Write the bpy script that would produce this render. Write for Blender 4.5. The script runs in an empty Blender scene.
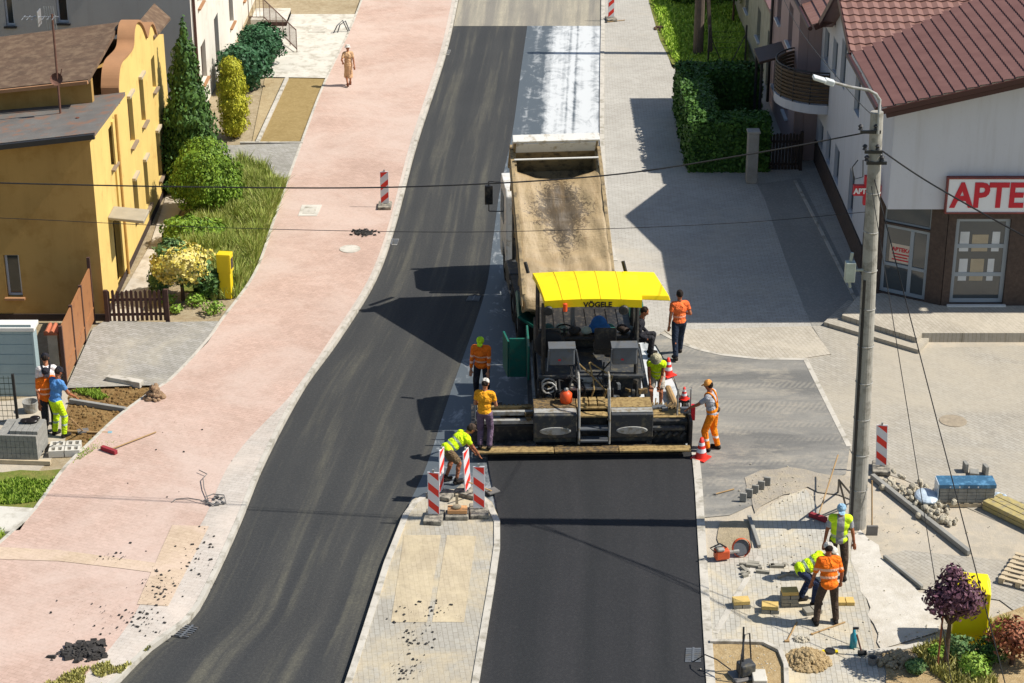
import bpy, bmesh, math, random
from mathutils import Vector, Matrix, Quaternion, geometry, noise as mnoise
random.seed(7)
PI = math.pi
SC = bpy.context.scene
COL = SC.collection
# ---------------------------------------------------------------- camera maths
TH = math.radians(24.0); FL = 2024.0; CH = 21.2
cT, sT = math.cos(TH), math.sin(TH)
def ray(px, py):
    u = 341.5 - py
    return Vector((px - 512.0, FL * cT + u * sT, -FL * sT + u * cT))
def G(px, py, z=0.0):
    d = ray(px, py); t = (z - CH) / d.z
    return Vector((d.x * t, d.y * t, z))
def PX(px, py, X):
    d = ray(px, py); t = X / d.x
    return Vector((X, d.y * t, CH + d.z * t))
def PY(px, py, Y):
    d = ray(px, py); t = Y / d.y
    return Vector((d.x * t, Y, CH + d.z * t))
def HZ(foot, py):
    t = (341.5 - py) / FL
    return CH + foot.y * (t * cT - sT) / (cT + t * sT)

# ---------------------------------------------------------------- objects
def tag(o, label=None, cat=None, group=None, kind=None):
    if label: o['label'] = label
    if cat: o['category'] = cat
    if group: o['group'] = group
    if kind: o['kind'] = kind
    return o
def thing(name, label, cat, loc=(0, 0, 0), rz=0.0, group=None):
    o = bpy.data.objects.new(name, None); COL.objects.link(o)
    o.empty_display_size = 0.2
    o.location = loc; o.rotation_euler = (0, 0, rz)
    return tag(o, label, cat, group)
CHILD = {}
def setp(o, p):
    if p is not None:
        o.parent = p
        CHILD.setdefault(p.name, []).append(o)
def copy_tree(o, parent=None):
    c = o.copy(); COL.objects.link(c)
    if parent is not None: setp(c, parent)
    for ch in CHILD.get(o.name, []): copy_tree(ch, c)
    return c
def basis(z):
    z = Vector(z).normalized()
    x = z.orthogonal().normalized()
    y = z.cross(x)
    return Matrix((x, y, z)).transposed()
class MB:
    def __init__(s):
        s.v = []; s.f = []; s.mi = []; s.uv = None; s.M = Matrix.Identity(4); s.cur = 0
    def add(s, vs, fs):
        n = len(s.v); M = s.M
        s.v += [M @ Vector(v) for v in vs]
        for f in fs:
            s.f.append([n + i for i in f]); s.mi.append(s.cur)
        return s
    def box(s, x0, x1, y0, y1, z0, z1, rot=None):
        vs = [Vector((x, y, z)) for z in (z0, z1) for y in (y0, y1) for x in (x0, x1)]
        if rot is not None:
            c = Vector(((x0+x1)/2, (y0+y1)/2, (z0+z1)/2))
            R = rot if isinstance(rot, Matrix) else Matrix.Rotation(rot, 3, 'Z')
            vs = [R @ (v - c) + c for v in vs]
        return s.add(vs, [(0, 2, 3, 1), (4, 5, 7, 6), (0, 1, 5, 4), (2, 6, 7, 3), (0, 4, 6, 2), (1, 3, 7, 5)])
    def bc(s, c, size, rot=None):
        a, b, d = size
        return s.box(c[0]-a/2, c[0]+a/2, c[1]-b/2, c[1]+b/2, c[2]-d/2, c[2]+d/2, rot)
    def beam(s, a, b, w, h, up=(0, 0, 1)):
        a = Vector(a); b = Vector(b); z = (b - a); L = z.length; z.normalize()
        up = Vector(up)
        x = up.cross(z)
        if x.length < 1e-4: x = z.orthogonal()
        x.normalize(); y = z.cross(x)
        vs = [a + x*sx*w/2 + y*sy*h/2 + z*t for t in (0, L) for sy in (-1, 1) for sx in (-1, 1)]
        return s.add(vs, [(0, 2, 3, 1), (4, 5, 7, 6), (0, 1, 5, 4), (2, 6, 7, 3), (0, 4, 6, 2), (1, 3, 7, 5)])
    def cone(s, a, b, r0, r1, n=16, caps=True):
        a = Vector(a); b = Vector(b); R = basis(b - a)
        vs = []
        for p, r in ((a, r0), (b, r1)):
            for i in range(n):
                t = 2*PI*i/n
                vs.append(p + R @ Vector((math.cos(t)*r, math.sin(t)*r, 0)))
        fs = [(i, (i+1) % n, n + (i+1) % n, n + i) for i in range(n)]
        if caps: fs += [tuple(range(n-1, -1, -1)), tuple(range(n, 2*n))]
        return s.add(vs, fs)
    def cyl(s, a, b, r, n=16): return s.cone(a, b, r, r, n)
    def tube(s, pts, r, n=8):
        pts = [Vector(p) for p in pts]
        rs = r if isinstance(r, (list, tuple)) else [r]*len(pts)
        vs = []; fs = []; prev = None
        for k, p in enumerate(pts):
            d = (pts[min(k+1, len(pts)-1)] - pts[max(k-1, 0)]).normalized()
            if prev is None: x = d.orthogonal().normalized()
            else:
                x = prev - d * prev.dot(d)
                x = x.normalized() if x.length > 1e-5 else d.orthogonal().normalized()
            prev = x; y = d.cross(x)
            for i in range(n):
                t = 2*PI*i/n
                vs.append(p + (x*math.cos(t) + y*math.sin(t))*rs[k])
        for k in range(len(pts)-1):
            for i in range(n):
                fs.append((k*n+i, k*n+(i+1) % n, (k+1)*n+(i+1) % n, (k+1)*n+i))
        fs += [tuple(range(n-1, -1, -1)), tuple(range((len(pts)-1)*n, len(pts)*n))]
        return s.add(vs, fs)
    def ell(s, c, r, rot=None, nu=14, nv=9):
        c = Vector(c)
        if not isinstance(r, (tuple, list)): r = (r, r, r)
        vs = []; fs = []
        for j in range(1, nv):
            ph = PI*j/nv
            for i in range(nu):
                t = 2*PI*i/nu
                p = Vector((r[0]*math.sin(ph)*math.cos(t), r[1]*math.sin(ph)*math.sin(t), r[2]*math.cos(ph)))
                if rot is not None: p = rot @ p
                vs.append(c + p)
        tp = Vector((0, 0, r[2])); bt = Vector((0, 0, -r[2]))
        if rot is not None: tp = rot @ tp; bt = rot @ bt
        vs += [c + tp, c + bt]; T = len(vs)-2; B = T+1
        for j in range(nv-2):
            for i in range(nu):
                fs.append((j*nu+i, (j+1)*nu+i, (j+1)*nu+(i+1) % nu, j*nu+(i+1) % nu))
        for i in range(nu):
            fs.append((T, i, (i+1) % nu)); fs.append((B, (nv-2)*nu+(i+1) % nu, (nv-2)*nu+i))
        return s.add(vs, fs)
    def prism(s, loops, O, U, V, N, t):
        """polygon loops (first outer, rest holes) in the (U,V) frame at O, extruded t along N"""
        O, U, V, N = Vector(O), Vector(U), Vector(V), Vector(N)
        L3 = [[Vector((p[0], p[1], 0)) for p in lp] for lp in loops]
        tri = geometry.tessellate_polygon(L3)
        flat = [p for lp in L3 for p in lp]; n = len(flat)
        P = [O + U*p.x + V*p.y for p in flat]
        vs = P + [p + N*t for p in P]
        fs = []
        nn = U.cross(V)
        for a, b, c in tri:
            ta = (flat[b]-flat[a]).cross(flat[c]-flat[a]).z
            fr = (a, b, c) if ta > 0 else (c, b, a)
            flip = nn.dot(N) > 0
            fs.append(tuple(reversed(fr)) if flip else fr)
            bk = tuple(n+i for i in fr)
            fs.append(bk if flip else tuple(reversed(bk)))
        k = 0
        for lp in L3:
            m = len(lp)
            for i in range(m):
                a = k+i; b = k+(i+1) % m
                fs.append((a, b, n+b, n+a))
            k += m
        return s.add(vs, fs)
    def lathe(s, c, prof, n=20, rot=None):
        c = Vector(c); vs = []; fs = []
        for r, z in prof:
            for i in range(n):
                t = 2*PI*i/n; p = Vector((r*math.cos(t), r*math.sin(t), z))
                vs.append(c + (rot @ p if rot is not None else p))
        for k in range(len(prof)-1):
            for i in range(n):
                fs.append((k*n+i, k*n+(i+1) % n, (k+1)*n+(i+1) % n, (k+1)*n+i))
        return s.add(vs, fs)
    def build(s, name, mats, parent=None, smooth=False, bevel=0, seg=2, fix=False, label=None):
        me = bpy.data.meshes.new(name)
        me.from_pydata([tuple(v) for v in s.v], [], s.f)
        if not isinstance(mats, (list, tuple)): mats = [mats]
        for m in mats: me.materials.append(m)
        if len(mats) > 1: me.polygons.foreach_set('material_index', s.mi)
        if s.uv:
            lay = me.uv_layers.new(name='UVMap')
            for lp in me.loops: lay.data[lp.index].uv = s.uv[lp.vertex_index]
        if fix:
            bm = bmesh.new(); bm.from_mesh(me); bmesh.ops.recalc_face_normals(bm, faces=bm.faces); bm.to_mesh(me); bm.free()
        if smooth: me.polygons.foreach_set('use_smooth', [True]*len(me.polygons))
        me.update()
        o = bpy.data.objects.new(name, me); COL.objects.link(o)
        if bevel:
            b = o.modifiers.new('bevel', 'BEVEL'); b.width = bevel; b.segments = seg; b.limit_method = 'ANGLE'; b.angle_limit = math.radians(40)
        setp(o, parent)
        if label: o['label'] = label
        return o
    def island(s):  # random rotation helper
        return s

# ---------------------------------------------------------------- materials
def lin(c):
    if isinstance(c, str):
        c = tuple(int(c[i:i+2], 16)/255 for i in (0, 2, 4))
    return tuple((x/12.92 if x <= .04045 else ((x+.055)/1.055)**2.4) for x in c)
MATS = {}
class NT:
    def __init__(s, name):
        s.m = bpy.data.materials.new(name); s.m.use_nodes = True
        s.t = s.m.node_tree; s.b = s.t.nodes['Principled BSDF']; s.co = None
    def n(s, typ, **k):
        nd = s.t.nodes.new(typ)
        for a, v in k.items(): setattr(nd, a, v)
        return nd
    def l(s, a, b): s.t.links.new(a, b)
    def coord(s, kind='Object'):
        tc = s.n('ShaderNodeTexCoord'); return tc.outputs[kind]
    def mapp(s, src, scale=(1, 1, 1), rot=0, loc=(0, 0, 0)):
        mp = s.n('ShaderNodeMapping'); s.l(src, mp.inputs[0])
        mp.inputs['Scale'].default_value = scale; mp.inputs['Rotation'].default_value = (0, 0, rot); mp.inputs['Location'].default_value = loc
        return mp.outputs[0]
    def noise(s, src, scale, detail=4, rough=.55, dist=0):
        nd = s.n('ShaderNodeTexNoise'); s.l(src, nd.inputs['Vector'])
        nd.inputs['Scale'].default_value = scale; nd.inputs['Detail'].default_value = detail
        nd.inputs['Roughness'].default_value = rough; nd.inputs['Distortion'].default_value = dist
        return nd.outputs['Fac']
    def ramp(s, fac, stops):
        r = s.n('ShaderNodeValToRGB'); s.l(fac, r.inputs[0])
        e = r.color_ramp.elements
        while len(e) < len(stops): e.new(.5)
        for k, (p, c) in enumerate(stops):
            e[k].position = p
            e[k].color = (c, c, c, 1) if isinstance(c, (int, float)) else tuple(c) + (1,)
        return r.outputs[0]
    def mix(s, fac, a, b, mode='MIX'):
        m = s.n('ShaderNodeMix', data_type='RGBA', blend_type=mode)
        for i, v in ((0, fac), (6, a), (7, b)):
            if hasattr(v, 'links'): s.l(v, m.inputs[i])
            elif i == 0: m.inputs[0].default_value = v
            else: m.inputs[i].default_value = tuple(v) + (1,)
        return m.outputs[2]
    def math(s, op, a, b=0.5, c=None, clamp=False):
        m = s.n('ShaderNodeMath', operation=op); m.use_clamp = clamp
        for i, v in enumerate((a, b) if c is None else (a, b, c)):
            if hasattr(v, 'links'): s.l(v, m.inputs[i])
            else: m.inputs[i].default_value = v
        return m.outputs[0]
    def bump(s, h, strength=.3, dist=.02):
        b = s.n('ShaderNodeBump'); b.inputs['Strength'].default_value = strength; b.inputs['Distance'].default_value = dist
        s.l(h, b.inputs['Height']); s.l(b.outputs[0], s.b.inputs['Normal'])
    def col(s, c):
        if hasattr(c, 'links'): s.l(c, s.b.inputs['Base Color'])
        else: s.b.inputs['Base Color'].default_value = tuple(c) + (1,)
    def set(s, **k):
        for a, v in k.items(): s.b.inputs[a.replace('_', ' ')].default_value = v
def sc(c, f): return tuple(min(1, x*f) for x in c)
def M(name, c, rough=.7, var=.18, scale=3.0, metal=0, bump=.15, dirt=None, dirt_amt=.35, fine=40, spec=.4, coat=0):
    """surface with two scales of tonal variation, optional dirt patches and a fine bump"""
    if name in MATS: return MATS[name]
    if isinstance(c, str): c = lin(c)
    t = NT(name); o = t.coord()
    a = t.noise(o, scale, 5); f = t.noise(o, fine, 3)
    base = t.mix(t.ramp(a, [(.3, 0), (.7, 1)]), sc(c, 1-var), sc(c, 1+var))
    base = t.mix(t.math('MULTIPLY', t.ramp(f, [(.4, 0), (.65, 1)]), .35), base, sc(c, 1-var*1.6))
    if dirt is not None:
        if isinstance(dirt, str): dirt = lin(dirt)
        dn = t.noise(t.mapp(o, (1, 1, 1), 0, (3.1, 7.7, 1.3)), scale*1.7, 6, .65)
        base = t.mix(t.ramp(dn, [(.62-dirt_amt*.4, 0), (.72-dirt_amt*.2, 1)]), base, dirt)
    if name in ('yellow_render', 'ochre_render', 'offwhite_render', 'grey_render', 'pale_grey_render', 'pink_render', 'shed_panel', 'canopy_yellow', 'pole_concrete'):
        st = t.noise(t.mapp(o, (2.2, 2.2, .16)), 1.6, 6, .7); base = t.mix(t.math('MULTIPLY', t.ramp(st, [(.5, 0), (.7, 1)]), .3), base, t.mix(1.0, base, (.68, .64, .58), 'MULTIPLY'))
        sp = t.noise(o, 9, 5, .8); base = t.mix(t.math('MULTIPLY', t.ramp(sp, [(.6, 0), (.7, 1)]), .3), base, t.mix(1.0, base, (.7, .66, .6), 'MULTIPLY'))
    t.col(base); t.set(Roughness=rough, Metallic=metal)
    t.b.inputs['Specular IOR Level'].default_value = spec
    if coat: t.b.inputs['Coat Weight'].default_value = coat
    if bump: t.bump(f, bump, .01)
    MATS[name] = t.m
    return t.m
def glass_mat(name, tint=(.02, .03, .035)):
    if name in MATS: return MATS[name]
    t = NT(name); t.col(tint); t.set(Roughness=.06, Metallic=0.0); t.b.inputs['Specular IOR Level'].default_value = .9
    MATS[name] = t.m; return t.m
# ================================================================ GROUND
def pavers(name, ca, cb, mortar, rot=0.0, bw=.2, bh=.1, dust=None, dust_amt=.5, dscale=.35, ms=.006, bump=.25, rough=.85, spots=None):
    t = NT(name); o = t.coord(); m = t.mapp(o, (1, 1, 1), rot)
    br = t.n('ShaderNodeTexBrick'); t.l(m, br.inputs['Vector'])
    br.inputs['Color1'].default_value = tuple(lin(ca)) + (1,); br.inputs['Color2'].default_value = tuple(lin(cb)) + (1,)
    br.inputs['Mortar'].default_value = tuple(lin(mortar)) + (1,)
    br.inputs['Scale'].default_value = 1; br.inputs['Mortar Size'].default_value = ms; br.inputs['Mortar Smooth'].default_value = .3
    br.inputs['Brick Width'].default_value = bw; br.inputs['Row Height'].default_value = bh; br.inputs['Bias'].default_value = 0
    c = br.outputs['Color']
    big = t.noise(o, .5, 6, .6)
    c = t.mix(t.math('MULTIPLY', t.ramp(big, [(.35, 0), (.65, 1)]), .35), c, t.mix(1.0, c, (.62, .6, .58), 'MULTIPLY'))
    mid = t.noise(t.mapp(o, (1, 1, 1), 0, (5, 9, 0)), 3.5, 5, .7)
    c = t.mix(t.math('MULTIPLY', t.ramp(mid, [(.45, 0), (.7, 1)]), .4), c, t.mix(1.0, c, (.78, .77, .74), 'MULTIPLY'))
    if dust:
        dn = t.noise(t.mapp(o, (1, 1, 1), 0, (2.2, 4.7, 0)), dscale, 7, .68, .6)
        c = t.mix(t.math('MULTIPLY', t.ramp(dn, [(.6-dust_amt*.35, 0), (.78-dust_amt*.3, 1)]), .85), c, lin(dust))
    gn = t.noise(o, 11, 6, .85); c = t.mix(t.math('MULTIPLY', t.ramp(gn, [(.46, 0), (.64, 1)]), .42), c, t.mix(1.0, c, (.72, .7, .68), 'MULTIPLY'))
    if spots:
        sn = t.noise(o, 26, 3, .7); sm = t.noise(t.mapp(o, (1, 1, 1), 0, (8, 1, 0)), .8, 3)
        c = t.mix(t.math('MULTIPLY', t.ramp(sn, [(.66, 0), (.7, 1)]), t.ramp(sm, [(.45, 0), (.6, 1)])), c, lin(spots))
    t.col(c); t.set(Roughness=rough)
    t.b.inputs['Specular IOR Level'].default_value = .25
    hb = t.math('SUBTRACT', t.math('MULTIPLY', t.noise(o, 60, 3), .35), t.math('MULTIPLY', br.outputs['Fac'], .6))
    t.bump(hb, bump, .012)
    MATS[name] = t.m; return t.m
def soilmat(name, ca, cb, cc=None, scale=1.2, bump=.6):
    t = NT(name); o = t.coord()
    a = t.noise(o, scale, 7, .68, .4); b = t.noise(t.mapp(o, (1, 1, 1), 0, (4, 2, 0)), scale*5, 6, .7)
    c = t.mix(t.ramp(a, [(.35, 0), (.65, 1)]), lin(ca), lin(cb))
    c = t.mix(t.math('MULTIPLY', t.ramp(b, [(.45, 0), (.62, 1)]), .5), c, lin(cc or cb))
    f = t.noise(o, 34, 4, .75)
    c = t.mix(t.math('MULTIPLY', t.ramp(f, [(.55, 0), (.72, 1)]), .45), c, t.mix(1.0, c, (.55, .52, .48), 'MULTIPLY'))
    t.col(c); t.set(Roughness=.95); t.b.inputs['Specular IOR Level'].default_value = .1
    t.bump(t.math('ADD', t.math('MULTIPLY', b, .7), t.math('MULTIPLY', f, .5)), bump, .06)
    MATS[name] = t.m; return t.m
def asphalt(name, ca, cb, dust=None, streak=.6, dustlvl=.5, rough=.8, grain=.5, spec=.3):
    t = NT(name); u = t.coord('UV'); o = t.coord()
    s1 = t.noise(t.mapp(u, (.85, .03, 1)), 1.6, 3, .5); s2 = t.noise(t.mapp(u, (2.2, .12, 1), 0, (3, 0, 0)), 1.5, 4, .6)
    c = t.mix(t.ramp(s1, [(.36, 0), (.64, 1)]), lin(ca), lin(cb))
    if dust:
        pn = t.math('MULTIPLY', t.noise(o, 1.6, 8, .85), 1.0)
        dm = t.math('MULTIPLY', t.ramp(t.math('ADD', t.math('MULTIPLY', s2, .55), t.math('MULTIPLY', s1, .5)), [(dustlvl, 0), (dustlvl+.14, 1)]), t.ramp(pn, [(.3, .2), (.7, 1)]))
        c = t.mix(t.math('MULTIPLY', dm, streak), c, lin(dust))
    bl = t.noise(o, .45, 5, .6)
    c = t.mix(t.math('MULTIPLY', t.ramp(bl, [(.4, 0), (.65, 1)]), .3), c, t.mix(1.0, c, (.7, .7, .72), 'MULTIPLY'))
    g = t.noise(o, 17, 6, .92)
    c = t.mix(t.math('MULTIPLY', t.ramp(g, [(.48, 0), (.66, 1)]), grain), c, t.mix(1.0, c, (2.3, 2.25, 2.1), 'MULTIPLY'))
    t.col(c); t.set(Roughness=rough); t.b.inputs['Specular IOR Level'].default_value = spec
    t.bump(g, .5, .012)
    MATS[name] = t.m; return t.m
def edge(pts, z=0.0):
    P = sorted([(G(x, y, z).y, G(x, y, z).x) for x, y in pts])
    def f(Y):
        if Y <= P[0][0]: i = 0
        elif Y >= P[-1][0]: i = len(P)-2
        else:
            i = max(k for k in range(len(P)-1) if P[k][0] <= Y)
        y0, x0 = P[i]; y1, x1 = P[i+1]; t = (Y-y0)/(y1-y0)
        if t < 0 or t > 1: return x0 + (x1-x0)*t
        m = lambda k: (P[min(k+1, len(P)-1)][1]-P[max(k-1, 0)][1])/(P[min(k+1, len(P)-1)][0]-P[max(k-1, 0)][0])
        h = y1-y0; m0, m1 = m(i)*h, m(i+1)*h
        return (2*t**3-3*t*t+1)*x0 + (t**3-2*t*t+t)*m0 + (-2*t**3+3*t*t)*x1 + (t**3-t*t)*m1
    return f
def ribbon(name, fl, fr, Y0, Y1, z, mat, width=4.0, step=.5, kind='structure', nx=2):
    b = MB(); b.uv = []; n = max(2, int((Y1-Y0)/step))
    for k in range(n+1):
        Y = Y0 + (Y1-Y0)*k/n; a, c = fl(Y), fr(Y)
        for j in range(nx+1):
            t = j/nx; b.v.append(Vector((a+(c-a)*t, Y, z))); b.uv.append((t*width, Y))
    w = nx+1
    for k in range(n):
        for j in range(nx):
            b.f.append([k*w+j, k*w+j+1, (k+1)*w+j+1, (k+1)*w+j]); b.mi.append(0)
    o = b.build(name, mat); tag(o, kind=kind); return o
def sheet(name, pts, z, mat, jit=0.0, thick=0.0, kind='structure'):
    P = [G(x, y, z) for x, y in pts]
    if jit:
        Q = []
        for i in range(len(P)):
            a, c = P[i], P[(i+1) % len(P)]; n = max(1, int((c-a).length/.3)); jt = min(jit, .07)
            for k in range(n):
                q = a.lerp(c, k/n); q = q + Vector((random.uniform(-jt, jt), random.uniform(-jt, jt), 0)); Q.append(q)
        P = Q
    b = MB()
    if thick: b.prism([[(p.x, p.y) for p in P]], (0, 0, z-thick), (1, 0, 0), (0, 1, 0), (0, 0, 1), thick)
    else:
        tri = geometry.tessellate_polygon([P]); b.v = P
        for a, c, d in tri:
            up = (P[c]-P[a]).cross(P[d]-P[a]).z > 0
            b.f.append([a, c, d] if up else [d, c, a]); b.mi.append(0)
    b.uv = [(v.x*.9, v.y) for v in b.v]
    o = b.build(name, mat); tag(o, kind=kind); return o
def kerbline(name, f, Y0, Y1, off, w, z0, z1, mat, step=.5):
    b = MB(); n = int((Y1-Y0)/step)
    for k in range(n+1):
        Y = Y0+(Y1-Y0)*k/n; x = f(Y)+off
        d = (f(Y+.1)-f(Y-.1))/.2; ww = w*math.sqrt(1+d*d)
        b.v += [Vector((x, Y, z0)), Vector((x, Y, z1)), Vector((x+ww, Y, z1)), Vector((x+ww, Y, z0))]
    for k in range(n):
        a = k*4; c = a+4
        for i in range(3): b.f.append([a+i, a+i+1, c+i+1, c+i]); b.mi.append(0)
    b.f += [[0, 3, 2, 1], [n*4, n*4+1, n*4+2, n*4+3]]; b.mi += [0, 0]
    o = b.build(name, mat, fix=True); tag(o, kind='structure'); return o
def kerbpath(name, pts, w, z0, z1, mat, closed=False):
    """raised kerb along a pixel path"""
    P = [G(x, y, z1) for x, y in pts]; b = MB(); n = len(P)
    L = []
    for i in range(n):
        a = P[i-1] if i > 0 or closed else P[i]; c = P[(i+1) % n] if i < n-1 or closed else P[i]
        d = (c-a).normalized(); nn = Vector((-d.y, d.x, 0)); L.append((P[i]-nn*w/2, P[i]+nn*w/2))
    for a, c in L: b.v += [Vector((a.x, a.y, z0)), Vector((a.x, a.y, z1)), Vector((c.x, c.y, z1)), Vector((c.x, c.y, z0))]
    for k in range(n if closed else n-1):
        a = k*4; c = ((k+1) % n)*4
        for i in range(3): b.f.append([a+i, a+i+1, c+i+1, c+i]); b.mi.append(0)
    if not closed: b.f += [[0, 3, 2, 1], [n*4-4, n*4-3, n*4-2, n*4-1]]; b.mi += [0, 0]
    return b.build(name, mat, fix=True)

m_kerb = M('kerb_concrete', 'b9b3a6', .85, .1, 2, bump=.2, dirt='8d8778', dirt_amt=.3)
m_pink = pavers('pink_pavers', 'c4a898', 'ba9f8f', 'a38b7b', rot=.42, bw=.2, bh=.1, ms=.004, dust='c2ad9f', dust_amt=.5, dscale=.3, spots='7d6a60')
m_light = pavers('light_grey_pavers', 'c1b9ae', 'b8afa4', '9c9488', rot=.3, ms=.004, dust='c9bcae', dust_amt=.5, spots='4b4842')
m_grey = pavers('grey_pavers', 'b8b4aa', 'aeaaa0', '8e897e', rot=0.02, bw=.2, bh=.1, dust='b7ae9d', dust_amt=.3, dscale=.2)
m_greyR = pavers('warm_grey_pavers', 'aea89b', 'a29c8f', '857f72', rot=.9, bw=.2, bh=.1, dust='aca391', dust_amt=.5, dscale=.25, spots='6e675a')
m_beige = pavers('beige_pavers', 'b9b1a1', 'aea696', '928977', rot=1.3, bw=.2, bh=.1, dust='bdb3a0', dust_amt=.3)
m_new = pavers('new_pale_pavers', 'b9b5a9', 'b0aca0', '8f8a7e', rot=1.62, bw=.2, bh=.1, ms=.007, dust='c9b997', dust_amt=.42, dscale=.6, spots='7d745f')
m_isl = pavers('island_pavers', 'aba79b', 'a29d91', '857f71', rot=1.45, bw=.2, bh=.1, ms=.005, dust='bbac8d', dust_amt=.5, dscale=.5, spots='55493a')
m_cream = pavers('cream_pavers', 'b9ab90', 'b1a388', '9e9078', rot=1.45, bw=.2, bh=.1, ms=.004, dust='c4b595', dust_amt=.5, dscale=.9, spots='6c5c44')
m_drive = pavers('driveway_pavers', 'a8a59d', '969389', '78746a', rot=.5, bw=.2, bh=.1, dust='b0a997', dust_amt=.3)
m_slab = M('concrete_slab', 'c4bfb2', .9, .1, 1.5, bump=.3, dirt='a39d8e', dirt_amt=.35)
m_old = asphalt('worn_asphalt', '323333', '3b3b39', dust='76725f', streak=.4, dustlvl=.53, grain=.6)
m_older = asphalt('old_asphalt', '77736a', '8a8577', dust='a89f8a', streak=.7, dustlvl=.48)
m_fresh = asphalt('fresh_asphalt', '202122', '282829', None, rough=.75, grain=.6, spec=.35)
def apronmat():
    t = NT('dusty_asphalt'); o = t.coord()
    a = t.noise(t.mapp(o, (.35, 1.1, 1), .12), .9, 6, .65, .6); c = t.mix(t.ramp(a, [(.36, 0), (.62, 1)]), lin('6b6a66'), lin('8a877f'))
    w = t.n('ShaderNodeTexWave'); w.wave_type = 'BANDS'; w.bands_direction = 'X'; t.l(t.mapp(o, (1, 1, 1), .5), w.inputs[0]); w.inputs['Scale'].default_value = 2.6; w.inputs['Distortion'].default_value = 3.5; w.inputs['Detail'].default_value = 3
    tr = t.ramp(t.noise(t.mapp(o, (.18, 2.2, 1), .1, (3, 1, 0)), .8, 3), [(.52, 0), (.6, 1)])
    c = t.mix(t.math('MULTIPLY', t.math('MULTIPLY', w.outputs['Fac'], tr), .4), c, lin('a29b8d'))
    d = t.noise(t.mapp(o, (.7, 1.4, 1), 0, (7, 3, 0)), .8, 8, .8); c = t.mix(t.math('MULTIPLY', t.ramp(d, [(.5, 0), (.66, 1)]), .7), c, lin('a69e8e'))
    s = t.noise(o, 14, 6, .85); c = t.mix(t.math('MULTIPLY', t.ramp(s, [(.5, 0), (.68, 1)]), .45), c, t.mix(1.0, c, (.6, .6, .6), 'MULTIPLY'))
    t.col(c); t.set(Roughness=.85); t.b.inputs['Specular IOR Level'].default_value = .2; t.bump(s, .5, .02); return t.m
m_apron = apronmat()
m_sand = soilmat('sandy_dust', 'b3aa9a', 'a39a89', 'c0b29a', .5, .45)
m_cem = soilmat('concrete_dust', 'c6c0b4', 'b0a898', 'd2ccc0', .7, .4)
m_soil = soilmat('dry_soil', 'a39478', '8f7f63', 'b5a88d', 1.0, .8)
m_dark_soil = soilmat('dug_soil', '8d7048', '705532', 'a48b5e', 1.3, 1.0)
m_bed = soilmat('planting_soil', 'b39c74', '9b835c', 'c2ae88', 1.6, .9)
m_turf = soilmat('turf_soil', '6d7a34', '857d48', '4f6a22', 1.5, .8)

# tack coat: bituminous film over a milled, whitish surface
def tack():
    t = NT('tack_coat'); u = t.coord('UV'); o = t.coord()
    s1 = t.noise(t.mapp(u, (1.6, .06, 1)), 1.6, 5, .6); p = t.noise(t.mapp(o, (1, .6, 1)), 1.6, 7, .75, 1.2)
    sx = t.n('ShaderNodeSeparateXYZ'); t.l(u, sx.inputs[0])
    left = t.ramp(t.math('DIVIDE', sx.outputs[0], 4.0), [(.0, 1), (.28, .8), (.38, .25), (.58, .12), (.6, .55), (.63, .0), (.67, .0), (.69, .55), (.72, .0), (.86, .05), (.94, .25), (1, .2)])
    k = t.math('ADD', t.math('MULTIPLY', t.math('SUBTRACT', p, .5), 2.2), t.math('MULTIPLY', left, .85))
    k = t.math('ADD', k, t.math('MULTIPLY', t.math('SUBTRACT', s1, .5), 1.2))
    fac = t.ramp(k, [(.05, 0), (.7, 1)])
    c = t.mix(fac, lin('c6c8c6'), lin('50575b'))
    t.col(c); t.set(Roughness=.5); t.b.inputs['Specular IOR Level'].default_value = .5
    t.bump(p, .2, .01); return t.m
m_tack = tack()

# base terrain
b = MB(); b.v = [Vector(p) for p in ((-250, -60, -.06), (250, -60, -.06), (250, 420, -.06), (-250, 420, -.06))]; b.f = [[0, 1, 2, 3]]; b.mi = [0]
tag(b.build('ground', soilmat('far_ground', '8f8568', '6f7445', 'a39a80', .15, .5)), kind='structure')

ZP = .10
Kp = [(30, 760), (80, 715), (110, 683), (148, 645), (186, 617), (208, 581), (236, 521), (261, 460), (301, 385), (335, 338), (372, 279), (391, 229), (414, 144), (444, 52), (456, 0), (470, -70)]
fK = edge(Kp, ZP)
Mp = [(-200, 720), (-90, 640), (0, 543), (30, 516), (65, 468), (90, 443), (120, 415), (150, 393), (170, 380), (208, 340), (222, 320), (255, 274), (275, 219), (287, 184), (307, 129), (324, 85), (350, 30), (362, 0), (385, -70)]
fM = edge(Mp, ZP)
Ep = [(300, 790), (328, 720), (345, 683), (356, 650), (385, 560), (405, 512), (425, 470), (448, 400), (485, 292), (493, 240), (500, 190), (512, 135), (521, 70), (527, 28), (531, 0), (538, -70)]
fE = edge(Ep, 0)
Ip = [(300, 790), (328, 720), (345, 683), (356, 650), (385, 560), (404, 514), (418, 500)]
Rp = [(712, 790), (708, 715), (706, 683), (701, 600), (697, 530), (693, 470), (683, 400), (657, 345), (628, 300), (611, 258), (604, 222), (600, 150), (600, 80), (601, 20), (602, -70)]
fR = edge(Rp, 0)
YN, YF = 27.5, 98.0
Y25 = G(500, 26).y
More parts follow.
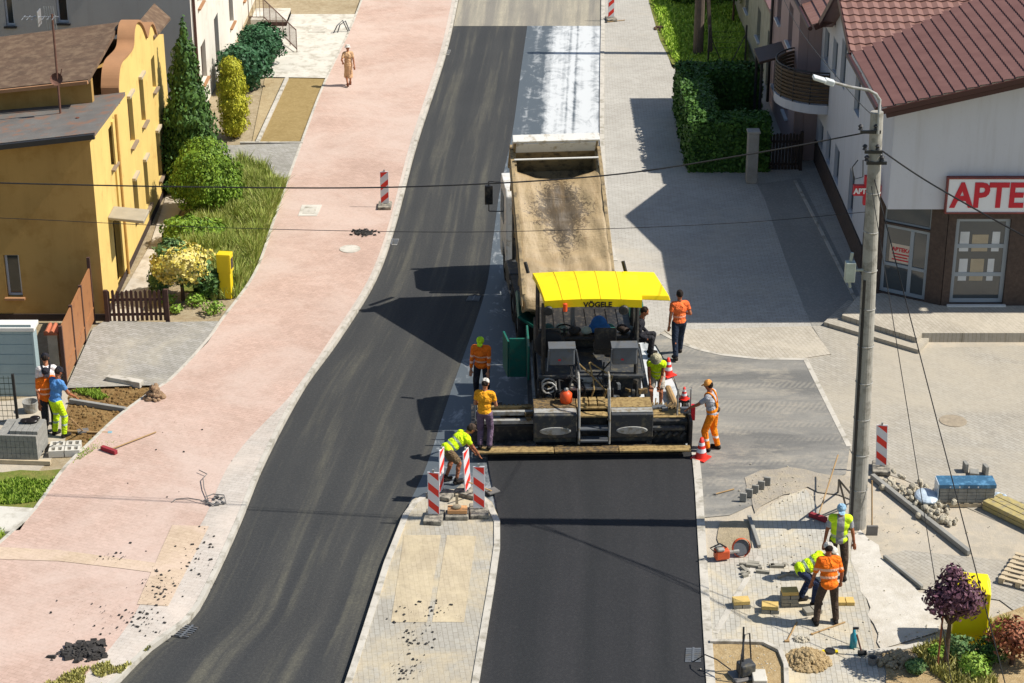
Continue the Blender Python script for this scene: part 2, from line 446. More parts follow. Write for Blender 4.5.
# the old lane, whose far piece is older asphalt
ribbon('road', lambda Y: fK(Y)+.1, lambda Y: fE(Y)+.02, YN, Y25, .0, m_old, 4.2)
ribbon('road_far', lambda Y: fK(Y)+.1, lambda Y: fR(Y)+.0, Y25, YF, .002, m_older, 8.0)
ribbon('tack_coated_lane', fE, fR, 38.6, Y25, .004, m_tack, 4.0)
YS = G(590, 452).y
fEr = edge([(475, 715), (479, 683), (486, 620), (497, 560), (500, 540), (497, 510), (489, 470), (487, 452)], 0)
ribbon('new_road', fEr, fR, YN, YS, .045, m_fresh, 4.2)
# joint line of darker bitumen across the far end
# left pavement
ribbon('sidewalk', fM, lambda Y: fK(Y)-.02, YN, YF, ZP, m_pink, 5.0)
fN = edge([(40, 720), (100, 660), (128, 625), (152, 585), (175, 560), (203, 521), (226, 470), (246, 442), (266, 421), (290, 396), (331, 338), (368, 280), (387, 230), (410, 144), (440, 52), (452, 0), (466, -70)], ZP)
ribbon('sidewalk_edge_strip', fN, lambda Y: fK(Y)-.02, YN, YF, ZP+.004, m_light, 1.0)
kerbline('kerb_road_side', fK, YN, YF, -.02, .1, -.05, ZP+.012, m_kerb)
kerbline('kerb_garden_side', fM, YN, YF, -.06, .08, -.05, ZP+.008, m_kerb)
# left verge, beds, drive
m_cream2 = pavers('faded_cream_pavers', 'c9b49a', 'c2ac93', 'ad9680', rot=.42, bw=.2, bh=.1, ms=.004, dust='c8b29e', dust_amt=.45, dscale=.8, spots='6c5c44')
sheet('tactile_stripe', [(-90, 551), (0, 547), (60, 550), (135, 560), (172, 565), (165, 574), (120, 568), (60, 561), (0, 559), (-90, 561)], ZP+.009, m_cream2)
sheet('tactile_patch', [(172, 525), (209, 526), (168, 606), (137, 604)], ZP+.012, m_cream2)
m_path = M('garden_path_concrete', 'b7ad9c', .9, .12, 1.2, bump=.3, dirt='9b8f7c')
sheet('garden_ground', [(-300, 720), (-120, 640), (0, 541), (30, 514), (65, 466), (90, 441), (150, 391), (170, 378), (208, 338), (222, 318), (255, 272), (275, 217), (287, 182), (307, 127), (324, 83), (350, 28), (362, -2), (300, -40), (-400, -40), (-700, 683)], .02, m_soil, thick=.1)
sheet('driveway', [(66, 388), (93, 328), (104, 321), (167, 322), (222, 321), (208, 342), (170, 381), (160, 385), (120, 386)], ZP, m_drive)
sheet('dug_ground', [(66, 440), (70, 386), (165, 384), (150, 394), (120, 416), (90, 444), (78, 452)], .035, m_dark_soil, jit=.05)
sheet('yard_ground', [(-60, 440), (-60, 400), (0, 402), (38, 396), (70, 386), (68, 438), (40, 470), (10, 500), (-60, 500)], .03, m_sand, jit=.05)
sheet('verge_ground', [(-100, 600), (-100, 470), (0, 472), (40, 470), (64, 468), (30, 514), (0, 541)], .04, m_turf, jit=.06)
sheet('lawn_ground_left', [(186, 292), (176, 275), (172, 250), (190, 225), (205, 205), (215, 190), (240, 165), (287, 184), (275, 217), (255, 272), (240, 297)], .045, m_turf, jit=.05)
sheet('garden_path', [(106, 321), (150, 245), (166, 196), (172, 188), (190, 190), (182, 208), (160, 246), (156, 280), (138, 321)], .06, m_path)
sheet('cross_drive', [(150, 186), (200, 146), (301, 143), (287, 183), (240, 172), (185, 186)], ZP, m_drive)
sheet('terrace_path', [(218, 76), (245, 40), (262, 14), (372, 14), (328, 78)], ZP-.01, m_slab)
m_straw = soilmat('raked_soil', 'a69574', '998665', 'b3a482', 1.5, .5)
sheet('raked_bed', [(265, 77), (326, 77), (303, 141), (252, 142)], .05, m_straw)
ob = sheet('raked_bed_inner', [(287, 77), (326, 77), (303, 141), (259, 142)], .06, soilmat('seeded_soil', '937f55', '88744b', 'a08d63', 2.0, .4))
tag(kerbpath('garden_edging', [(287, 77), (257, 142)], .12, .0, .13, m_kerb), kind='structure')
tag(kerbpath('garden_edging_cross', [(240, 142), (303, 142)], .1, .0, .13, m_kerb), kind='structure')
sheet('verge_slab', [(-40, 528), (-20, 508), (0, 506), (34, 508), (20, 530), (0, 532)], .10, m_slab, thick=.1)

# traffic island
Y56 = G(430, 497).y
isl = [(297, 790), (328, 715), (346, 683), (357, 650), (385, 562), (404, 514), (412, 500), (424, 493), (450, 489), (478, 491), (492, 502), (500, 520), (500, 545), (495, 580), (485, 640), (478, 683), (471, 730), (460, 790)]
sheet('traffic_island', isl, .11, m_isl, thick=.2)
kp = kerbpath('island_kerb', [(299, 790), (330, 715), (348, 683), (359, 650), (387, 562), (406, 514), (415, 502), (426, 495), (450, 491), (476, 493), (489, 504), (497, 521), (497, 545), (492, 580), (482, 640), (475, 683), (468, 730), (457, 790)], .13, -.05, .135, m_kerb)
tag(kp, kind='structure')
sheet('tactile_paving', [(404, 535), (441, 535), (427, 622), (391, 622)], .116, m_cream)
sheet('tactile_paving', [(447, 535), (476, 536), (464, 622), (432, 622)], .116, m_cream)

# right side
sheet('pavement_base', [(706, 720), (697, 530), (693, 470), (683, 400), (657, 345), (628, 300), (611, 258), (604, 222), (600, 150), (600, 80), (601, 20), (602, -60), (655, -60), (650, 0), (672, 68), (1400, 68), (1600, 720)], .02, m_sand)
sheet('pavement', [(612, 262), (605, 222), (601, 150), (601, 80), (602, 20), (603, -60), (655, -60), (650, 0), (672, 68), (760, 76), (830, 110), (900, 300), (905, 322), (831, 327), (664, 331), (645, 343), (623, 298)], .028, m_grey)
kerbline('kerb_pavement', fR, G(611, 262).y, YF, .0, .15, -.05, .05, m_kerb)
kerbline('kerb_new_road', fR, YN, G(690, 455).y, .0, .17, -.05, .075, m_kerb)
ob = sheet('worn_pavement_strip', [(757, 184), (765, 200), (785, 258), (803, 305), (812, 326), (868, 322), (862, 300), (800, 178)], .034, asphalt('pavement_asphalt', '86837b', '8d8a82', dust='928d82', streak=.4))
sheet('beige_pavement', [(664, 330), (680, 342), (700, 349), (723, 354), (760, 358), (805, 358), (831, 354), (811, 326)], .034, m_beige)
apr = sheet('apron', [(645, 341), (662, 334), (680, 343), (700, 350), (723, 355), (760, 359), (805, 359), (826, 402), (850, 447), (846, 474), (806, 486), (770, 492), (752, 505), (730, 515), (699, 518), (694, 470), (685, 410), (672, 372), (656, 345)], .036, m_apron, jit=.0)
sheet('warm_pavement', [(806, 359), (831, 355), (812, 326), (830, 325), (920, 348), (1300, 340), (1300, 560), (1010, 500), (995, 520), (905, 480), (876, 470), (860, 470), (848, 445), (827, 402)], .032, m_greyR)
tag(kerbpath('flush_kerb', [(805, 358), (827, 402), (849, 446)], .12, 0, .042, m_kerb), kind='structure')
tag(kerbpath('apron_edge', [(662, 333), (680, 342.5), (700, 349.5), (723, 354.5), (760, 358.5), (805, 359)], .12, 0, .046, m_kerb), kind='structure')
sheet('new_paving', [(750, 521), (775, 502), (804, 487), (812, 497), (824, 520), (848, 540), (858, 570), (868, 605), (880, 683), (886, 720), (712, 720), (709, 683), (704, 560), (720, 556), (752, 548)], .042, m_new)
sheet('new_paving_band', [(884, 556), (905, 550), (1000, 560), (1100, 572), (1100, 640), (1024, 618), (1000, 600), (960, 594), (915, 588)], .042, m_greyR)
sheet('cement_spill', [(858, 530), (880, 545), (884, 560), (922, 592), (950, 602), (940, 630), (880, 650), (866, 600), (850, 560)], .046, m_cem, jit=.06)
sheet('sand_hole', [(720, 522), (748, 520), (750, 548), (722, 553), (716, 540)], .045, soilmat('loose_sand', 'a89a80', '988a6f', 'b8a888', 1.2, .9), jit=.05)
sheet('sand_drift', [(745, 478), (760, 470), (790, 466), (830, 474), (858, 478), (852, 500), (806, 488), (775, 500), (752, 512)], .047, soilmat('sand_drift', 'aaa192', '9a9284', 'b4a68b', 1.0, .8), jit=.12)
sheet('dry_verge', [(884, 652), (905, 648), (936, 641), (960, 628), (1024, 606), (1200, 560), (1200, 730), (890, 730)], .05, m_bed, jit=.05)
tag(kerbpath('verge_edging', [(862, 652), (905, 647), (936, 640), (972, 622)], .12, 0, .1, m_kerb), kind='structure')
sheet('planting_bed', [(712, 642), (762, 643), (778, 650), (784, 664), (786, 720), (712, 720)], .055, m_bed)
tag(kerbpath('bed_edging', [(710, 640), (735, 640), (764, 641), (780, 649), (786, 664), (788, 720)], .09, 0, .12, m_kerb), kind='structure')
tag(kerbpath('yellow_paving_row', [(760, 556), (715, 633)], .12, 0, .05, m_kerb), kind='structure')
# kerbstones laid loose on the sand
def kerbstone(label, a, b_, w=.13, h=.15, mat=None, group=None, z=.045):
    A, B_ = G(a[0], a[1], z), G(b_[0], b_[1], z); L = (B_-A).length
    mb = MB(); mb.box(0, L, -w/2, w/2, 0, h)
    o = mb.build('kerbstone', mat or m_kerb, bevel=.012)
    o.location = A; o.rotation_euler = (0, 0, math.atan2(B_.y-A.y, B_.x-A.x))
    return tag(o, label, 'kerbstone', group)
m_kerbd = M('grey_kerbstone', '8c8a82', .85, .15, 3, bump=.3)
kerbstone('long grey concrete kerb running diagonally below the heap of rubble', (872, 478), (969, 555), .11, .11, m_kerbd)
kerbstone('grey kerbstone lying on the diagonal beside the pale paving band', (884, 558), (922, 589), .07, .08, m_kerbd)
kerbstone('pale kerbstone lying on the dug soil by the driveway edge', (108, 381), (142, 387), .2, .16, m_kerb, z=.05)
kerbstone('low kerb between the two dug trenches beside the pink pavement', (70, 403), (126, 412), .1, .12, m_kerbd, z=.04)
kerbstone('dark upright kerbstone edging the sand filled hole', (749, 518), (759, 548), .08, .08, m_kerbd)
tag(kerbpath('wall_kerb', [(795, 180), (826, 240), (857, 302)], .09, 0, .06, m_kerb), kind='structure')
sheet('far_lawn', [(649, 2), (660, 40), (672, 64), (680, 66), (748, 64), (750, 0), (752, -60), (640, -60)], .036, m_turf)
# ================================================================ BUILDINGS
class Facade:
    def __init__(s, O, U, parent, mat, th=.3):
        s.O = Vector(O); s.U = Vector(U).normalized(); s.N = s.U.cross(Vector((0, 0, 1))).normalized()
        s.parent = parent; s.mat = mat; s.th = th; s.holes = []; s.wins = []
    def uv(s, px, py):
        d = ray(px, py); C = Vector((0, 0, CH)); t = (s.O - C).dot(s.N) / d.dot(s.N); p = C + d*t
        return ((p - s.O).dot(s.U), p.z - s.O.z)
    def P(s, u, z, n=0.0): return s.O + s.U*u + Vector((0, 0, z)) + s.N*n
    def wall(s, outline, name='wall', mat=None, label=None):
        b = MB(); b.prism([outline] + s.holes, s.O, s.U, (0, 0, 1), -s.N, s.th)
        return b.build(name, mat or s.mat, s.parent, label=label)
    def win(s, u0, u1, z0, z1, frame, pane, mull=(1, 0), sill=None, depth=.14, fw=.06, name='window', cut=True, shutter=None):
        if cut: s.holes.append([(u0, z0), (u1, z0), (u1, z1), (u0, z1)])
        s.wins.append((u0, u1, z0, z1, frame, pane, mull, sill, depth, fw, name))
    def lbox(s, b, u0, u1, z0, z1, n0, n1):
        p = [s.P(u, z, n) for z in (z0, z1) for n in (n0, n1) for u in (u0, u1)]
        b.add(p, [(0, 2, 3, 1), (4, 5, 7, 6), (0, 1, 5, 4), (2, 6, 7, 3), (0, 4, 6, 2), (1, 3, 7, 5)])
        return b
    def finish(s):
        for (u0, u1, z0, z1, frame, pane, mull, sill, dp, fw, name) in s.wins:
            b = MB(); a = -dp
            s.lbox(b, u0+.002, u0+fw, z0+.002, z1-.002, a-.05, a); s.lbox(b, u1-fw, u1-.002, z0+.002, z1-.002, a-.05, a)
            s.lbox(b, u0+fw, u1-fw, z0+.002, z0+fw, a-.05, a); s.lbox(b, u0+fw, u1-fw, z1-fw, z1-.002, a-.05, a)
            nv, nh = mull
            for k in range(1, nv):
                u = u0+(u1-u0)*k/nv; s.lbox(b, u-fw/2, u+fw/2, z0+fw, z1-fw, a-.05, a-.002)
            for k in range(1, nh):
                z = z0+(z1-z0)*k/nh; s.lbox(b, u0+fw, u1-fw, z-fw/2, z+fw/2, a-.05, a-.004)
            w = b.build(name, frame, s.parent, fix=True)
            g = MB(); s.lbox(g, u0+fw/2, u1-fw/2, z0+fw/2, z1-fw/2, a-.035, a-.02); g.build('pane', pane, w, fix=True)
            if sill:
                g = MB(); s.lbox(g, u0-.06, u1+.06, z0-.06, z0-.003, -.02, .1); g.build('sill', sill, w, fix=True)

m_glass = glass_mat('dark_glass'); m_glassb = glass_mat('shop_glass', (.05, .06, .065))
m_curtain = M('curtained_pane', '8f8a80', .35, .25, 2, bump=0)
m_white = M('white_paint', 'd8d5cc', .5, .06, 3, bump=.05)
m_pvc = M('window_frame_white', 'c9cbcc', .4, .05, 3, bump=0)
m_dkpvc = M('window_frame_brown', '3f2c22', .5, .1, 3, bump=0)

# ---- yellow house
m_yel = M('yellow_render', 'd8b96c', .9, .07, 1.1, bump=.25, fine=70, dirt='cda25c', dirt_amt=.12)
m_och = M('ochre_render', 'a8854a', .9, .09, .8, bump=.3, fine=60, dirt='98753c', dirt_amt=.3)
m_cop = M('terracotta_coping', 'a27752', .8, .1, 2, bump=.2)
m_felt = M('brown_roof_felt', '614c3a', .9, .2, 2.2, bump=.5, fine=25, dirt='77624c', dirt_amt=.4)
m_felt2 = M('grey_roof_felt', '6a6660', .85, .2, 1.5, bump=.3, fine=25, dirt='80604c', dirt_amt=.3)
m_gut = M('dark_gutter', '2b2a2a', .5, .1, 3, bump=0)
m_plinth = M('dark_plinth', '3c2f28', .9, .2, 3)
XE = -10.7; YS0 = 48.92; YB = 60.6; XL = -16.5
hy = thing('yellow_house', 'yellow rendered house with brown curved parapet gable and flat felt roofs', 'house', (-13.5, 54, 0))
hy.location = (0, 0, 0)
FE = Facade((XE, YS0+.003, 0), (0, 1, 0), hy, m_yel)
q = lambda x, y: FE.uv(x, y)
prof = [(0, 0), (YB-YS0, 0), (YB-YS0, 4.55), (10.3, 4.85)]
prof += [(10.15, 5.05), (9.9, 5.3), (9.55, 5.45), (9.2, 5.42), (8.95, 5.3), (8.75, 5.2), (8.55, 5.42), (8.2, 5.75), (7.75, 5.98), (7.3, 6.1), (6.95, 6.05), (6.75, 5.9), (6.6, 5.65), (6.3, 5.55), (5.6, 5.6), (4.9, 5.68), (4.45, 5.66), (4.15, 5.5), (3.95, 5.2), (3.95, 4.72), (0, 4.95)]
prof = [(u, z) for u, z in prof]
def chaikin(P, n=2):
    for _ in range(n):
        Q = [P[0]]
        for a, c in zip(P, P[1:]): Q += [(a[0]*.75+c[0]*.25, a[1]*.75+c[1]*.25), (a[0]*.25+c[0]*.75, a[1]*.25+c[1]*.75)]
        P = Q + [P[-1]]
    return P
prof = prof[:3] + chaikin(prof[3:-2]) + prof[-2:]
def pxwin(F, x0, x1, y0, y1):
    """window spanning pixel columns on a steep facade: u from its two bottom corners, z from the left edge"""
    return None
wl = []   # (u0,u1,z0,z1) measured off the east wall
def meas(F, a, b):
    ua, za = F.uv(*a); ub, zb = F.uv(*b); return ua, za, ub, zb
for (a, b_) in [((110, 128), (115, 166)), ((128, 103), (134, 145)), ((140, 82), (146, 124)), ((152, 60), (154.5, 92)), ((144, 158), (149, 199)), ((157, 135), (162, 172)), ((134, 182), (139, 220)), ((162, 75), (164, 120))]:
    ua, za, ub, zb = meas(FE, a, b_)
    wl.append((ua, zb, za))
m_sill = M('brown_grey_sill', '8d7a64', .8, .08, 3)
WN = []
for lt, rb, dr in [((108.2, 129.5), (114.5, 164), 0), ((127, 99), (135.3, 140), 0), ((138.6, 79.7), (146, 120), 0), ((150.7, 60), (154, 91), 0), ((132.4, 181), (139.6, 213), 0), ((143, 162), (150, 203), 0), ((155.5, 133), (162.3, 174), 0), ((113, 224.6), (125.6, 281.6), 1)]:
    ua, za = FE.uv(*lt); ub, zb = FE.uv(*rb); ub = max(ub, ua+.6)
    if dr: FE.win(ua, ub, .05, 2.05, m_dkpvc, m_glass, (1, 2), depth=.18, name='door')
    else: FE.win(ua, ub, zb, za, m_dkpvc, m_glass, (2, 0), sill=m_sill, depth=.12); WN.append((ua, ub, za))
FE.wall(prof, mat=m_yel); FE.finish()
M('blind_beige', 'b3a58c', .8, .05, 3)
# boxed blinds over the windows
for ua, ub, z in WN[1:3]+WN[4:]:
    b = MB(); FE.lbox(b, ua-.02, ub+.02, z+.0, z+.08, 0.002, .1); b.build('blind_box', MATS['blind_beige'], hy, fix=True)
FS = Facade((XL, YS0, 0), (1, 0, 0), hy, m_och)
W = XE-XL
def fsu(x, y): return FS.uv(x, y)
ua, za = fsu(3, 255); ub, zb = fsu(23, 297)
FS.win(ua, ub, zb, za, m_pvc, m_glass, (1, 1), sill=m_cop)
FS.wall([(0, 0), (W-.002, 0), (W-.002, 5.1), (0, 4.38)]); FS.finish()
b = MB(); b.box(XL+.3, XE-.32, YS0+.3, YS0+3.9, .2, 4.1); b.box(XL+.3, XE-.32, YS0+4.0, YB, .2, 4.4)
b.box(XL, XL+.29, YS0+.31, YB, 0, 4.15); b.box(XL+.3, XE-.31, YB-.2, YB+.1, 0, 4.3)
b.build('wall', m_och, hy)
# plinth band and pilaster strip
b = MB(); b.box(XL, XE+.03, YS0-.03, YS0-.002, 0, .22); b.box(XE+.002, XE+.03, YS0-.03, YB, 0, .2); b.build('plinth', m_plinth, hy)
b = MB(); b.box(XE+.002, XE+.05, YS0+2.75, YS0+3.0, .3, 4.6); b.build('pilaster', m_yel, hy)
# lower roof slab, falling to the left
def slab(name, pts, t, mat, parent, **k):
    P = [Vector(p) for p in pts]; b = MB(); n = len(P)
    vs = P + [p - Vector((0, 0, t)) for p in P]
    fs = [tuple(range(n)), tuple(range(2*n-1, n-1, -1))] + [(i, (i+1) % n + 0 if False else (i+1) % n, n+(i+1) % n, n+i) for i in range(n)]
    b.add(vs, fs); return b.build(name, mat, parent, fix=True, **k)
slab('roof', [(XL-.3, YS0-.36, 4.6), (XE+.22, YS0-.36, 5.32), (XE+.22, YS0+3.9, 5.08), (XL-.3, YS0+3.9, 4.36)], .1, m_felt2, hy)
b = MB(); b.beam((XL-.3, YS0-.42, 4.51), (XE+.22, YS0-.42, 5.24), .1, .13); b.build('gutter', m_gut, hy)
# upper roof behind the parapet
slab('roof', [(XL-.3, YS0+3.4, 5.0), (XE-.5, YS0+2.75, 5.78), (XE-.5, YS0+7.7, 6.0), (XL-.3, YS0+7.7, 5.3)], .12, m_felt, hy); slab('roof', [(XL-.3, YS0+7.701, 5.3), (XE-.5, YS0+7.701, 6.0), (XE-.5, YB, 4.7), (XL-.3, YB, 4.4)], .12, m_felt, hy)
b = MB(); b.beam((XL-.3, YS0+3.32, 4.94), (XE-.5, YS0+2.67, 5.72), .08, .09); b.build('gutter', m_cop, hy)
b = MB(); b.add([(XL, YS0+3.7, 4.2), (XE-.5, YS0+3.05, 4.6), (XE-.5, YS0+3.05, 5.66), (XL, YS0+3.7, 4.95), (XL, YS0+3.95, 4.2), (XE-.5, YS0+3.3, 4.6), (XE-.5, YS0+3.3, 5.66), (XL, YS0+3.95, 4.95)], [(0, 1, 2, 3), (4, 7, 6, 5), (0, 4, 5, 1), (1, 5, 6, 2), (2, 6, 7, 3), (3, 7, 4, 0)]); b.build('wall', m_och, hy)
# curved coping that follows the parapet
pf = [p for p in prof if p[1] > 4.7 and p[0] > 3.9][::-1]
pf = [(3.95, 4.75)] + [p for p in pf if p != (3.95, 4.72)]
b = MB(); n = len(pf)
for (u, z) in pf:
    b.v += [Vector((XE+.05, YS0+u, z+.0)), Vector((XE+.05, YS0+u, z+.07)), Vector((XE-.55, YS0+u, z+.07)), Vector((XE-.55, YS0+u, z+.0))]
b.v = []
for k, (u, z) in enumerate(pf):
    a = pf[max(0, k-1)]; c = pf[min(n-1, k+1)]; d = Vector((c[0]-a[0], c[1]-a[1])).normalized(); nn = Vector((-d.y, d.x))
    for (x, e) in ((XE+.06, .004), (XE+.06, .07), (XE-.42, .07), (XE-.42, -.25)):
        b.v.append(Vector((x, YS0+u+nn.x*e, z+nn.y*e)))
for k in range(n-1):
    for i in range(4):
        b.f.append([k*4+i, k*4+(i+1) % 4, k*4+4+(i+1) % 4, k*4+4+i]); b.mi.append(0)
b.f += [[0, 1, 2, 3], [n*4-4, n*4-3, n*4-2, n*4-1]]; b.mi += [0, 0]
b.build('parapet_coping', m_cop, hy, fix=True)
slab('roof', [(XE-.5, YS0+9.9, 5.3), (XE+.04, YS0+9.9, 4.95), (XE+.04, YB+1.2, 4.75), (XE-.5, YB+1.6, 5.1)], .08, m_felt, hy)
# canopy over the door
cp = G(118, 300, 2.2)
b = MB(); b.add([(XE, YS0+1.35, 2.42), (XE+.95, YS0+1.35, 2.18), (XE+.95, YS0+2.75, 2.18), (XE, YS0+2.75, 2.42), (XE, YS0+1.35, 2.34), (XE+.95, YS0+1.35, 2.08), (XE+.95, YS0+2.75, 2.08), (XE, YS0+2.75, 2.34)], [(0, 1, 2, 3), (7, 6, 5, 4), (0, 4, 5, 1), (1, 5, 6, 2), (2, 6, 7, 3), (3, 7, 4, 0)])
for v in b.v: v.y = YS0+1.35+(v.y-YS0-1.35)*.62
for i in (1, 2, 5, 6): b.v[i].z += .14
b.build('door_canopy', M('grey_canopy', '9d937e', .7, .12, 3), hy, fix=True, bevel=.02)
b = MB(); b.cyl((XE+.08, YS0+3.1, .1), (XE+.08, YS0+3.1, 4.7), .04, 8); b.build('downpipe', M('ochre_pipe', 'b98f4c', .6), hy)
# roof vents
for x, y in [(42, 73), (170/4, 41)]:
    pass
p = G(78, 123, 5.0); b = MB(); b.cyl((p.x, p.y, 4.7), (p.x, p.y, 5.15), .05, 8); b.build('vent_pipe', M('rust', '6d3d28', .8), hy)

# tv antenna on the lower roof
ta = PY(59, 100, YS0+2.2)
an = thing('tv_antenna', 'rusty television aerial mast standing on the flat felt roof', 'antenna', (ta.x, ta.y, 0))
an.location = (0, 0, 0)
m_rust = M('rusty_steel', '6b4a3c', .8, .2, 6)
top = PY(52, 14, ta.y); b = MB(); b.cyl((ta.x, ta.y, 4.55), top, .03, 8); b.build('mast', m_rust, an)
m_alu = M('dull_aluminium', '9da0a2', .4, .1, 5, metal=.6, bump=0)
b = MB(); tz = top.z-.1
b.cyl((top.x-.75, ta.y, tz+.02), (top.x+.15, ta.y+.1, tz), .015, 6)
for k in range(7): x = top.x-.75+k*.13; b.cyl((x, ta.y-.22, tz), (x, ta.y+.22, tz), .01, 5)
for k in range(5): b.cyl((top.x-.15+.06*k, ta.y, tz-.3), (top.x-.2+.06*k, ta.y, tz+.3), .01, 5)
b.box(top.x-.35, top.x-.33, ta.y-.2, ta.y+.2, tz-.2, tz+.2); b.build('aerial', m_alu, an)
b = MB(); b.lathe(ta + Vector((0, 0, .55)), [(.0, 0), (.12, .03), (.17, .09)], 14, Matrix.Rotation(1.1, 3, 'X')); b.cyl(ta+Vector((0, 0, .3)), ta+Vector((.15, 0, .85)), .015, 6)
b.build('satellite_dish', m_rust, an)

# ---- grey-white house behind
m_wr = M('offwhite_render', 'd3cdbf', .9, .05, .8, bump=.2, fine=60, dirt='c4bcac', dirt_amt=.15)
m_gr = M('grey_render', 'a5a39d', .9, .06, .8, bump=.2, fine=60)
hw = thing('apartment_house', 'off-white rendered block with brown downpipe behind the yellow house', 'building')
XW = -10.65; YW = 65.7
F1 = Facade((XW, YW+.003, 0), (0, 1, 0), hw, m_wr)
for u in (1.6, 5.0, 9.0, 13.0, 17.0):
    for z in (.9, 3.6, 6.3):
        if u == 5.0 and z == .9: continue
        F1.win(u, u+1.1, z, z+1.35, m_dkpvc, m_curtain if (u+z) % 2 < 1 else m_glass, (2, 0), sill=m_cop)
F1.win(5.0, 6.0, .15, 2.3, m_dkpvc, m_glass, (1, 0), name='door')
F1.wall([(0, 0), (22, 0), (22, 9), (0, 9)]); F1.finish()
F2 = Facade((-21, YW, 0), (1, 0, 0), hw, m_gr)
for x0, y0, x1, y1 in [(2, -14, 15, 26), (54, -16, 69, 23), (-50, -14, -36, 27)]:
    u0, za = F2.uv(x0, y0); u1, zb = F2.uv(x1, y1)
    F2.win(u0, u1, zb, za, m_pvc, m_glass, (1, 0), sill=m_gut)
F2.wall([(0, 0), (10.348, 0), (10.348, 9), (0, 9)]); F2.finish()
b = MB(); b.box(-21, -20.7, YW+.31, YW+22, 0, 9); b.box(-20.7, XW-.31, YW+21.7, YW+22, 0, 9); b.build('wall', m_gr, hw)
slab('roof', [(-21.4, YW-.5, 9.02), (XW+.5, YW-.5, 9.02), (XW+.5, YW+22.5, 9.02), (-21.4, YW+22.5, 9.02)], -.25, m_felt, hw)
b = MB(); b.cyl((XW+.07, YW+.25, .1), (XW+.07, YW+.25, 9), .055, 8); b.build('downpipe', M('brown_pipe', '4a2e25', .5), hw)
# its entrance ramp railing
rl = thing('stair_railing', 'brown metal stair railing beside the dark round shrubs', 'railing')
P0 = [G(249, 20, .3), G(264, 20, .3), G(297, 52, .1)]
b = MB()
for i in range(2):
    a, c = P0[i], P0[i+1]; L = (c-a).length; n = max(2, int(L/.14))
    for hh in (.12, .85): b.cyl(a+Vector((0, 0, hh)), c+Vector((0, 0, hh)), .022, 6)
    for k in range(n+1): p = a.lerp(c, k/n); b.cyl(p+Vector((0, 0, .0 if k % 6 == 0 else .12)), p+Vector((0, 0, .86)), .018 if k % 6 == 0 else .009, 5)
b.build('railing', M('brown_railing', '5c4238', .6), rl)
b = MB(); a, c = G(281, 31, 0), G(296, 52, 0)
for k in range(4): b.box(-10.3+k*.32, -8.9, a.y+k*.0+.4-.0, a.y+2.2, 0, .34-.085*k)
o = b.build('steps', m_slab, hw)

# ---- pharmacy building
m_phw = M('pale_grey_render', 'c2c2c4', .9, .03, .6, bump=.2, fine=60)
m_brown = M('brown_split_tile', '4c3f37', .85, .25, 9, bump=.5, fine=22)
def tilemat(name, c1, c2):
    t = NT(name); u = t.coord('UV'); sx = t.n('ShaderNodeSeparateXYZ'); t.l(u, sx.inputs[0])
    a = t.noise(t.coord(), 2.0, 4); c = t.mix(t.ramp(a, [(.3, 0), (.7, 1)]), lin(c1), lin(c2)); t.col(c)
    t.set(Roughness=.42); t.b.inputs['Specular IOR Level'].default_value = .4; MATS[name] = t.m; return t.m
m_tile = tilemat('red_brown_metal_tile', '684842', '74534c')
m_tile2 = tilemat('terracotta_tile', '7d5b50', '8a685c')
def tile_roof(name, origin, along, upslope, nrow, length, mat, parent, rowh=.35, wave=.2, step=.035, clip=None):
    """pressed metal tile sheet: wave across, a step at every row.  along = horizontal eave dir, upslope = unit vector up the slope"""
    A = Vector(along).normalized(); U = Vector(upslope).normalized(); N = A.cross(U)
    if N.z < 0: N = -N
    b = MB(); n = int(length/(wave/4)); O = Vector(origin)
    for r in range(nrow):
        for e in (0, 1):
            for i in range(n+1):
                x = i*wave/4; w = (.03 if wave < .25 else .02)*math.cos(2*PI*x/wave)
                h = w + (step if e == 0 else 0.0)
                b.v.append(O + A*x + U*(r*rowh + e*rowh) + N*h)
    w_ = n+1
    for r in range(nrow):
        o0 = r*2*w_
        for i in range(n):
            c = O + A*((i+.5)*wave/4) + U*((r+.5)*rowh)
            if clip and not clip(c): continue
            b.f.append([o0+i, o0+i+1, o0+w_+i+1, o0+w_+i]); b.mi.append(0)
            if r+1 < nrow:
                b.f.append([o0+w_+i, o0+w_+i+1, o0+2*w_+i+1, o0+2*w_+i]); b.mi.append(0)
            else: pass
            if r == 0:
                k = len(b.v); b.v += [b.v[o0+i]-N*.05, b.v[o0+i+1]-N*.05]; b.f.append([k, k+1, o0+i+1, o0+i]); b.mi.append(0)
    o = b.build(name, mat, parent); return o
ph = thing('pharmacy_building', 'pale grey pharmacy building with red-brown tiled roof and brown tiled ground floor', 'building')
XC = 9.75; YP = 49.3; XR = 24.0
FP = Facade((XC, YP, 0), (1, 0, 0), ph, m_phw)
EV = 5.9
RX = 17.2; SL = .237
# upper front gable wall over the ground floor
FP.wall([(0, 3.0), (XR-XC, 3.0), (XR-XC, EV+SL*(2*RX-XR-9.37)), (RX-XC, EV+SL*(RX-9.37)), (0, EV+SL*(XC-9.37))], mat=m_phw)
